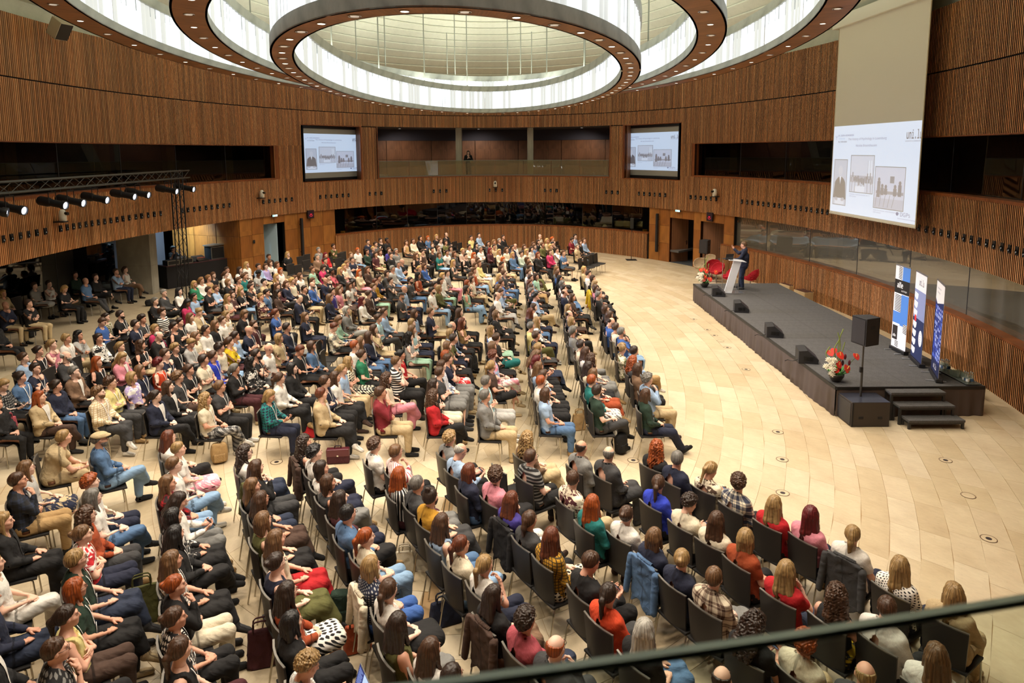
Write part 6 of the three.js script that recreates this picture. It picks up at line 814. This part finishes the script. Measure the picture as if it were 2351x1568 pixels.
// consoles on the booth desks
{
  const cons = boxUV(prism([[0, 0], [0.22, 0], [0.2, 0.04], [0.06, 0.16], [0.03, 0.15]], 0.32, 0.006)), dm = M(0x9a6a1c, 0.5);
  const desk = structure(grp('trim_4')); mesh('booth_desk', [slab(-150, -54, Y.sill - 0.12, Y.sill + 0.1, 0.45, 1.0, 3), slab(51, 150, Y.sill - 0.12, Y.sill + 0.1, 0.45, 1.0, 3), slab(-38, 38, Y.dado - 0.1, Y.dado + 0.08, 0.4, 0.9, 3), slab(58, 150, Y.dado - 0.1, Y.dado + 0.08, 0.4, 0.9, 3)], dm, desk);
  const row = (t0, t1, st, y, where) => { for (let t = t0; t < t1; t += st) { const tt = t + hash(t, 2) * st * 0.5, [x, z] = E(tt, 0.7), tr = Math.atan2(-(x - EC[0]) / (EA * EA), (z - EC[1]) / (EB * EB)), g = thing('booth_console', 'grey desk console behind the glass of the ' + where, 'console', [x, y, z], tr + Math.PI / 2 + Math.PI, 'desk consoles of the ' + where); const m = mesh('console_case', cons, M(0x55605f, 0.5), g); m.position.set(-0.1, 0, -0.16); mesh('console_screen', box(0.01, 0.1, 0.2, 0.06, 0.12, 0), M(0x1c2224, 0.3), g); } };
  row(-92, -56, 4.5, Y.sill + 0.1, 'left gallery booth'); row(53, 110, 5, Y.sill + 0.1, 'right gallery booth'); row(66, 112, 5, Y.dado + 0.08, 'window band behind the stage');
}
{ // woman on the far gallery
  POSES.gallery = { ...POSES.speaker, elL: [0.27, 1.14, 0.02], wrL: [0.08, 1.3, 0.18], elR: [-0.27, 1.13, 0.02], wrR: [-0.07, 1.27, 0.19], hdL: [-0.6, 0.6, 0], hdR: [0.6, 0.6, 0], pitch: 0.1 };
  const [x, , z] = wallRay(1075, 350, 1.3); person({ pos: [x, 4.2, z], turn: 0.2, pose: 'gallery', yaw: -0.3, hair: 'Ld', top: 'black.l', legs: 'black', flags: '', lod: 1, scale: 0.96, label: 'standing woman in black on the far gallery beside a column' });
  const c = thing('shoulder_bag', 'dark shoulder bag of the woman on the far gallery', 'bag', [x + 0.24, 5.05, z - 0.1]); mesh('bag_body', box(0.3, 0.2, 0.12, 0, 0, 0, 0.03), M(0x2a2622, 0.6), c); mesh('strap', tube([[-0.12, 0.1, 0], [-0.15, 0.3, 0], [0, 0.45, 0], [0.12, 0.1, 0]], 0.01, 12, 5), M(0x1a1816, 0.6), c);
}
// ---------------------------------------------------------------- lighting truss, tower and profile spots
const trussMat = M(0x4c4c48, 0.4, { metalness: 0.6 }), towerMat = M(0x141414, 0.5);
{
  const x = -12.75, [y1, zA] = atX(418, 400, x), [y0, zB] = atX(2, 431, x), ya = y1, yb = y0, z1 = zA + 0.3, z0 = 12.5, g = thing('lighting_truss', 'long grey lighting truss along the left wall', 'truss'), h = 0.14, ch = [], yAt = (z) => yb + (ya - yb) * (z - zB) / (zA - zB);
  for (const sy of [-h, h]) for (const sx of [-h, h]) mesh('chord', rod([x + sx, yAt(z0) + sy, -z0], [x + sx, yAt(z1) + sy, -z1], 0.025, 8), trussMat, g);
  const n = 28; for (let i = 0; i < n; i++) { const za = z0 + (z1 - z0) * i / n, zb = z0 + (z1 - z0) * (i + 1) / n, u = i % 2 ? 1 : -1; for (const sx of [-h, h]) mesh('diagonal', rod([x + sx, yAt(za) - h * u, -za], [x + sx, yAt(zb) + h * u, -zb], 0.01, 6), trussMat, g); }
  const tx = -12.78, tz = 25.9, tw = thing('truss_tower', 'slim black truss tower before the technician desk', 'truss', [tx, 0, tz]); const q = 0.15, H = 5.2; for (const sx of [-q, q]) for (const sz of [-q, q]) mesh('upright', rod([sx, 0.03, sz], [sx, H, sz], 0.024, 8), towerMat, tw); mesh('base_plate', box(0.8, 0.03, 0.8, 0, 0.015, 0), towerMat, tw);
  for (let i = 0; i < 12; i++) { const a = 0.1 + i * 0.42, b = a + 0.42, u = i % 2 ? q : -q; for (const s of [-q, q]) mesh('brace', [rod([s, a, -u], [s, b, u], 0.009, 5), rod([-u, a, s], [u, b, s], 0.009, 5)], towerMat, tw); }
  const lensM = new THREE.MeshStandardMaterial({ color: 0xffffff, emissive: 0xe6ecff, emissiveIntensity: 6 });
  [[24, 440, 0], [122, 432, 1], [164, 428, 1], [220, 423, 1], [285, 418, 1], [318, 416, 1], [385, 411, 1], [425, 409, 1], [-26, 446, 1]].forEach(([px, py], i) => {
    const [, z] = atX(px, py, x + 0.1), y = yAt(z) - 0.14, aim = [9, 0.9, 15 + i * 1.3], l = thing('profile_spotlight', 'black profile spotlight with glowing lens hung from the lighting truss', 'spotlight', [x + 0.05, y - 0.38, z], 0, 'profile spotlights on the truss');
    const dir = nrm([aim[0] - x, aim[1] - y, -(aim[2] - z)]), B = new THREE.Group(); B.name = 'barrel_unit'; l.add(B); B.quaternion.setFromUnitVectors(new THREE.Vector3(0, 0, 1), new THREE.Vector3(...dir));
    mesh('lamp_housing', lathe([[0, -0.42], [0.1, -0.42], [0.13, -0.38], [0.13, -0.12], [0.1, -0.06], [0.1, 0.26], [0.12, 0.28], [0.12, 0.4], [0.1, 0.4], [0.095, 0.34]], 16).rotateX(Math.PI / 2), M(0x101012, 0.5), B); mesh('lens', new THREE.CircleGeometry(0.094, 18).translate(0, 0, 0.36), lensM, B);
    mesh('yoke', [rod([0, 0, -0.15], [0, 0.3, -0.15], 0.012), rod([0, 0, 0.15], [0, 0.3, 0.15], 0.012), rod([0, 0.3, -0.15], [0, 0.3, 0.15], 0.012), rod([0, 0.3, 0], [0, 0.4, 0], 0.018)], M(0x0d0d0d, 0.5), l);
    const s = new THREE.SpotLight(0xf4f2ff, STAGE_I, 0, 9 * D2R, 0.5); s.position.set(x + 0.05 + dir[0] * 0.5, y - 0.38 + dir[1] * 0.5, -z + dir[2] * 0.5); s.target.position.set(aim[0], aim[1], -aim[2]); s.shadow.radius = 4; s.castShadow = true; scene.add(s, s.target);
  });
}
// ---------------------------------------------------------------- technician's desk
{
  const g = thing('technician_desk', 'long desk with black cloth front beside the truss tower', 'desk'), A = at(385, 664), B = at(528, 640), dx = B[0] - A[0], dz = B[1] - A[1], L = Math.hypot(dx, dz), ang = Math.atan2(dz, dx); g.position.set((A[0] + B[0]) / 2 - 0.35 * Math.sin(ang), 0, -((A[1] + B[1]) / 2 + 0.35 * Math.cos(ang))); g.rotation.y = ang;
  mesh('desk_top', box(L, 0.04, 0.75, 0, 0.98, 0, 0.01), M(0x4a2226, 0.35), g); mesh('front_cloth', box(L, 0.96, 0.02, 0, 0.48, 0.37), M(0x1e1b1c, 0.9), g); mesh('side_cloth', [box(0.02, 0.96, 0.7, -L / 2 + 0.01, 0.48, 0), box(0.02, 0.96, 0.7, L / 2 - 0.01, 0.48, 0)], M(0x161415, 0.9), g);
  const on = (name, label, cat, u, v, y = 1.0) => { const t = thing(name, label, cat); const p = new THREE.Vector3(u, y, v).applyMatrix4(new THREE.Matrix4().makeRotationY(ang)).add(g.position); t.position.copy(p); t.rotation.y = ang; return t; };
  let t = on('flight_rack', 'tall equipment rack case with metal edges on the desk end', 'rack', L / 2 - 0.45, -0.05); mesh('rack_body', box(0.62, 0.55, 0.55, 0, 0.28, 0), M(0x111112, 0.6), t); mesh('metal_edges', [[-0.31, 0.275], [0.31, 0.275], [-0.31, -0.275], [0.31, -0.275]].map(([x, z]) => box(0.03, 0.56, 0.03, x, 0.28, z)).concat([box(0.64, 0.03, 0.03, 0, 0.55, 0.275), box(0.64, 0.03, 0.03, 0, 0.02, 0.275)]), M(0x8f8c82, 0.35, { metalness: 0.8 }), t); const ld = box(0.72, 0.05, 0.6, 0, 0.62, 0, 0.01); ld.rotateZ(0.04); mesh('rack_lid', ld, M(0x807c72, 0.4, { metalness: 0.5 }), t);
  t = on('mixing_console', 'black mixing console with small lit buttons on the desk', 'mixer', 0.25, 0.05); const mc = prism([[-0.3, 0], [0.3, 0], [0.3, 0.05], [-0.3, 0.2]], 0.5, 0.008); mc.rotateY(-Math.PI / 2); mc.translate(0.25, 0, 0); mesh('console_body', mc, M(0x0f0f11, 0.5), t); for (let k = 0; k < 8; k++) mesh('button', box(0.018, 0.01, 0.018, -0.2 + 0.055 * k, 0.14, 0.05), new THREE.MeshStandardMaterial({ color: 0x200800, emissive: k % 3 ? 0xff7020 : 0xff2010, emissiveIntensity: 0.8 }), t);
  t = on('desk_laptop', 'silver laptop lid before the technician', 'laptop', -0.55, 0.02); const lp = box(0.42, 0.3, 0.015, 0, 0.16, 0.0, 0.005); lp.rotateX(-0.25); mesh('laptop_lid', lp, M(0x9aa0ac, 0.35), t); mesh('laptop_base', box(0.42, 0.02, 0.28, 0, 0.012, -0.16), M(0x8a8f98, 0.35), t);
  t = on('desk_monitor', 'black tilted desk screen beside the silver laptop', 'monitor', -0.2, 0.2); const mo = box(0.5, 0.22, 0.03, 0, 0.12, 0, 0.006); mo.rotateX(-0.5); mesh('monitor_case', mo, M(0x151517, 0.4), t); mesh('monitor_stand', box(0.2, 0.05, 0.16, 0, 0.025, -0.06), blackMat, t);
  for (const [u, lab] of [[-L / 2 + 0.35, 'low equipment case with metal edges at the desk end by the tower'], [-L / 2 + 0.95, 'low equipment case with metal edges beside the silver laptop']]) { t = on('low_flight_case', lab, 'case', u, 0.1); mesh('case_body', box(0.5, 0.2, 0.45, 0, 0.105, 0), M(0x1a1a1b, 0.6), t); mesh('metal_edges', [box(0.52, 0.03, 0.03, 0, 0.2, 0.225), box(0.52, 0.03, 0.03, 0, 0.02, 0.225), box(0.03, 0.2, 0.03, -0.25, 0.11, 0.225), box(0.03, 0.2, 0.03, 0.25, 0.11, 0.225)], M(0x8f8c82, 0.35, { metalness: 0.8 }), t); }
  t = on('leaf_marker', 'thin bent arm with a pale blue leaf shaped card on the rack', 'marker', L / 2 - 0.2, -0.1, 1.66); mesh('gooseneck', tube([[0, 0, 0], [0.08, 0.2, 0], [0.16, 0.4, 0.02]], 0.01, 12, 6), blackMat, t); mesh('leaf_card', (() => { const q = new THREE.SphereGeometry(1, 14, 8, 0, Math.PI * 2, 0, 1.8); q.scale(0.1, 0.26, 0.1); q.translate(0.2, 0.55, 0.02); return q; })(), M(0x9fdcf0, 0.4), t);
  POSES.technician = { ...POSES.speaker, elL: [0.33, 1.2, 0.12], wrL: [0.18, 1.52, 0.2], elR: [-0.36, 1.2, 0.14], wrR: [-0.3, 1.5, 0.26], hdL: [-0.6, 0.7, 0], hdR: [0.2, 0.9, 0.1] };
  const tp = new THREE.Vector3(-0.62, 0, -0.55).applyMatrix4(new THREE.Matrix4().makeRotationY(ang)).add(g.position); person({ pos: [tp.x, -0.02, -tp.z], turn: ang + 0.35, pose: 'technician', yaw: 0, hair: 'Ak', top: 'black.t', legs: 'black', flags: 'Qm', lod: 1, scale: 0.98, label: 'technician in black tee raising both hands behind the desk' });
}
// ---------------------------------------------------------------- bags, coats and small things in the audience
const near = (px, py, h = 0) => at(px, py, h);
function tote(px, py, w, h, d, col, label, name = 'tote_bag', strap = col, y = 0) { const [x, z] = near(px, py, y), g = thing(name, label, 'bag', [x, y, z], hash(px, py) * 1.4 - 0.2); const b = boxUV(surfNet((X, Yy, Z) => { const t = Yy / h, q = [Math.abs(X) - w / 2 * (1 - 0.12 * t), Math.abs(Z) - d / 2 * (1 - 0.75 * t)]; return Math.max(Math.hypot(Math.max(q[0] + 0.03, 0), Math.max(q[1] + 0.02, 0)) - 0.025, Yy - h, 0.004 - Yy) + wob(X, Yy, Z, 30, 0.008); }, [-w / 2 - 0.05, -0.02, -d / 2 - 0.05], [w / 2 + 0.05, h + 0.04, d / 2 + 0.05], 0.03)); mesh('bag_body', b, clothMat2(col), g); for (const s of [-1, 1]) mesh('strap', tube([[-w * 0.25, h * 0.9, s * d * 0.12], [-w * 0.22, h * 1.25, s * d * 0.16], [w * 0.22, h * 1.25, s * d * 0.16], [w * 0.25, h * 0.9, s * d * 0.12]], 0.01, 14, 5), clothMat2(strap), g); return g; }
function pack(px, py, w, h, d, col, label) { const [x, z] = near(px, py), g = thing('backpack', label, 'backpack', [x, 0, z], hash(px, py) * 1.2); mesh('main_bag', boxUV(surfNet((X, Yy, Z) => ell(X, Yy, Z, 0, h * 0.48, 0, w / 2, h * 0.5, d / 2) * 0.6 + Math.max(Math.abs(X) - w * 0.48, Math.abs(Z) - d * 0.48, Math.abs(Yy - h * 0.48) - h * 0.47) * 0.4 + wob(X, Yy, Z, 25, 0.006), [-w * 0.6, -0.03, -d * 0.65], [w * 0.6, h * 1.05, d * 0.65], 0.032)), clothMat2(col), g); mesh('front_pocket', box(w * 0.7, h * 0.4, d * 0.3, 0, h * 0.3, d * 0.42, 0.03), clothMat2(col), g); mesh('strap', [tube([[-w * 0.25, h * 0.85, -d * 0.45], [-w * 0.3, h * 0.5, -d * 0.75], [-w * 0.25, h * 0.15, -d * 0.45]], 0.016, 10, 5)], clothMat2('black'), g); mesh('strap', [tube([[w * 0.25, h * 0.85, -d * 0.45], [w * 0.3, h * 0.5, -d * 0.75], [w * 0.25, h * 0.15, -d * 0.45]], 0.016, 10, 5)], clothMat2('black'), g); return g; }
pack(505, 1062, 0.32, 0.42, 0.2, 'tan', 'tan leather backpack on the floor beside the plaid trousers');
{ const [x, z] = near(777, 1063), g = thing('briefcase', 'burgundy leather briefcase standing on the open floor', 'briefcase', [x, 0, z], 0.1); mesh('case_body', box(0.42, 0.28, 0.12, 0, 0.145, 0, 0.025), clothMat2('maroon'), g); mesh('flap', box(0.425, 0.15, 0.13, 0, 0.22, 0.002, 0.02), M(0x552029, 0.4), g); mesh('handle', tube([[-0.06, 0.28, 0], [-0.05, 0.34, 0], [0.05, 0.34, 0], [0.06, 0.28, 0]], 0.012, 12, 6), M(0x2a1418, 0.4), g); mesh('clasp', box(0.03, 0.03, 0.01, 0, 0.17, 0.068), chrome, g); }
tote(712, 1002, 0.3, 0.24, 0.16, 'red', 'small bright red handbag on the floor beside the teal blouse', 'handbag', 'brown');
tote(605, 1520, 0.36, 0.42, 0.22, 'maroon', 'wine red tote bag on the floor behind the black bob');
pack(785, 1430, 0.3, 0.46, 0.2, 'dgreen', 'dark green backpack beside the olive skirt'); tote(822, 1490, 0.34, 0.32, 0.18, 'rust', 'brown leather tote beside the leopard skirt', 'tote_bag', 'brown');
tote(1022, 1428, 0.42, 0.3, 0.2, 'navy', 'navy cloth tote on the floor behind the dark haired row'); tote(332, 1425, 0.4, 0.48, 0.2, 'olive', 'large grey green shopping bag beside the striped trousers');
pack(72, 775, 0.3, 0.42, 0.2, 'black', 'black backpack on the floor beside the beige trousers'); pack(190, 738, 0.28, 0.42, 0.2, 'black', 'black backpack leaning on the chair of the tablet reader'); pack(344, 702, 0.34, 0.26, 0.22, 'black', 'small black backpack on the floor by the pillar');
tote(1300, 1000, 0.3, 0.3, 0.16, 'brown', 'brown leather bag on the lap of the light blue shirt', 'handbag', 'brown', 0.0); tote(1330, 985, 0.34, 0.34, 0.2, 'tan', 'tan woven bag on the floor beside the green tee'); pack(1425, 1040, 0.3, 0.42, 0.2, 'black', 'black backpack under the chair of the green tee');
tote(18, 985, 0.34, 0.24, 0.14, 'rose', 'coral red handbag on the lap beside the beige blazer', 'handbag', 'rose', 0.6); tote(930, 1310, 0.3, 0.3, 0.15, 'cream', 'cream cloth bag on the floor beside the denim legs'); pack(1085, 850, 0.3, 0.45, 0.22, 'black', 'black and red backpack on the floor beside the mint trousers'); pack(1265, 640, 0.32, 0.45, 0.2, 'black', 'black backpack before the magenta jacket'); tote(1355, 705, 0.34, 0.3, 0.2, 'rust', 'red brown bag under the chairs of the outer row');
function coat(owner, col, label, lining = 'white') {   // hung over the back of a chair
  const p = PEOPLE.slice(0, 300).sort((a, b) => Math.hypot(a.x - owner[0], a.y - owner[1]) - Math.hypot(b.x - owner[0], b.y - owner[1]))[0], g = thing('jacket', label, 'jacket', [p.X, 0, p.Z], p.turn);
  mesh('jacket_body', geoCache.coat ??= clothUV(surfNet((x, y, z) => { const w = 0.235 + 0.02 * (0.9 - y), zc = -0.185 - 0.09 * (Math.max(y, 0.46) - 0.455), th = 0.032 + 0.03 * Math.max(0, 0.75 - y); return Math.max(Math.max(Math.abs(x) - w, Math.abs(z - zc) - th) + 0.5 * Math.hypot(Math.max(0, Math.abs(x) - w + 0.04), 0) , y - 0.945 + 0.6 * x * x, 0.32 + 0.05 * Math.sin(x * 18) - y) + wob(x, y, z, 22, 0.012); }, [-0.34, 0.22, -0.36], [0.34, 1.0, -0.06], 0.026)), clothMat2(col), g);
  for (const s of [-1, 1]) mesh('sleeve', geoCache['sleeve' + s] ??= clothUV(surfNet((x, y, z) => cap([s * 0.23, 0.86, -0.22, 0.05, s * 0.26, 0.42, -0.27, 0.042], x, y, z) + wob(x, y, z, 40, 0.006), [s * 0.25 - 0.14, 0.34, -0.36], [s * 0.25 + 0.14, 0.94, -0.13], 0.026)), clothMat2(col), g); mesh('collar', geoCache.collar ??= tube([[-0.13, 0.93, -0.2], [0, 0.955, -0.235], [0.13, 0.93, -0.2]], 0.026, 12, 6), clothMat2(col), g); return g;
}
coat([1136, 1330], 'brown', 'dark brown velvet jacket hung over a chair back'); coat([1504, 1234], 'denim', 'blue grey cotton jacket hung over a chair back'); coat([590, 1074], 'olive', 'olive green jacket hung over a chair back'); coat([1176, 1148], 'black', 'black and white jacket hung over a chair back behind purple'); coat([700, 1016], 'brown', 'long dark brown coat hung over the chair of the curly hair'); coat([854, 1300], 'cream', 'cream knitted jacket hung over a chair back'); coat([1366, 652], 'yellow', 'lime yellow jacket hung over an outer chair'); coat([1958, 1228], 'dgrey', 'dark grey jacket hung over the chair of the curly ponytail'); coat([1400, 724], 'black', 'black jacket hung over a chair of the outer row');
{ // open laptop on a lap in the front
  const p = PEOPLE.slice(0, 300).sort((a, b) => Math.hypot(a.x - 708, a.y - 1528) - Math.hypot(b.x - 708, b.y - 1528))[0], g = thing('open_laptop', 'open laptop with a bright screen on the lap in the front', 'laptop', [p.X, 0, p.Z], p.turn); mesh('laptop_base', box(0.32, 0.015, 0.22, 0, 0.665, 0.33, 0.004), M(0xb8b8b4, 0.3, { metalness: 0.6 }), g); const c = document.createElement('canvas'); c.width = 128; c.height = 80; const x = c.getContext('2d'); x.fillStyle = '#2a3570'; x.fillRect(0, 0, 62, 80); x.fillStyle = '#b8ccf6'; x.fillRect(62, 0, 66, 80); x.fillStyle = '#8fa4e0'; for (let i = 0; i < 9; i++) x.fillRect(6, 8 + i * 7, 30 + 20 * hash(i, 1), 3); const t = new THREE.CanvasTexture(c); t.colorSpace = THREE.SRGBColorSpace; const s = box(0.32, 0.21, 0.008, 0, 0.105, 0, 0.003); s.rotateX(0.3); s.translate(0, 0.67, 0.44); mesh('laptop_lid', s, M(0x8c8c88, 0.3, { metalness: 0.6 }), g); const f = new THREE.PlaneGeometry(0.3, 0.19); f.rotateY(Math.PI); f.translate(0, 0.105, -0.005); f.rotateX(0.3); f.translate(0, 0.67, 0.44); mesh('laptop_screen', f, new THREE.MeshStandardMaterial({ color: 0x101010, emissive: 0xffffff, emissiveMap: t, emissiveIntensity: 0.9, side: THREE.DoubleSide }), g);
}
// phones and tablets in hands
PEOPLE.slice(0, 300).filter((p) => p.pose === 'e' && !(Math.abs(p.x - 708) < 3)).forEach((p) => { const g = thing('phone', cutWords('phone held by the person in ' + topWords(p) + ' with ' + hairWords(p), 16), 'phone', [p.X, 0, p.Z], p.turn, 'phones in hands'), b = box(0.075, 0.15, 0.01, 0, 0, 0, 0.004); b.rotateX(-0.7); b.translate(0, 0.79 * p.scale, 0.36 * p.scale); mesh('phone_case', b, M(0x141416, 0.4), g); const f = new THREE.PlaneGeometry(0.066, 0.136); f.rotateY(Math.PI); f.translate(0, 0, -0.0065); f.rotateX(-0.7); f.translate(0, 0.79 * p.scale, 0.36 * p.scale); mesh('phone_screen', f, new THREE.MeshStandardMaterial({ color: 0x101010, emissive: 0xa8c4f0, emissiveIntensity: 0.35, side: THREE.DoubleSide }), g); });
renderer.render(scene, camera);
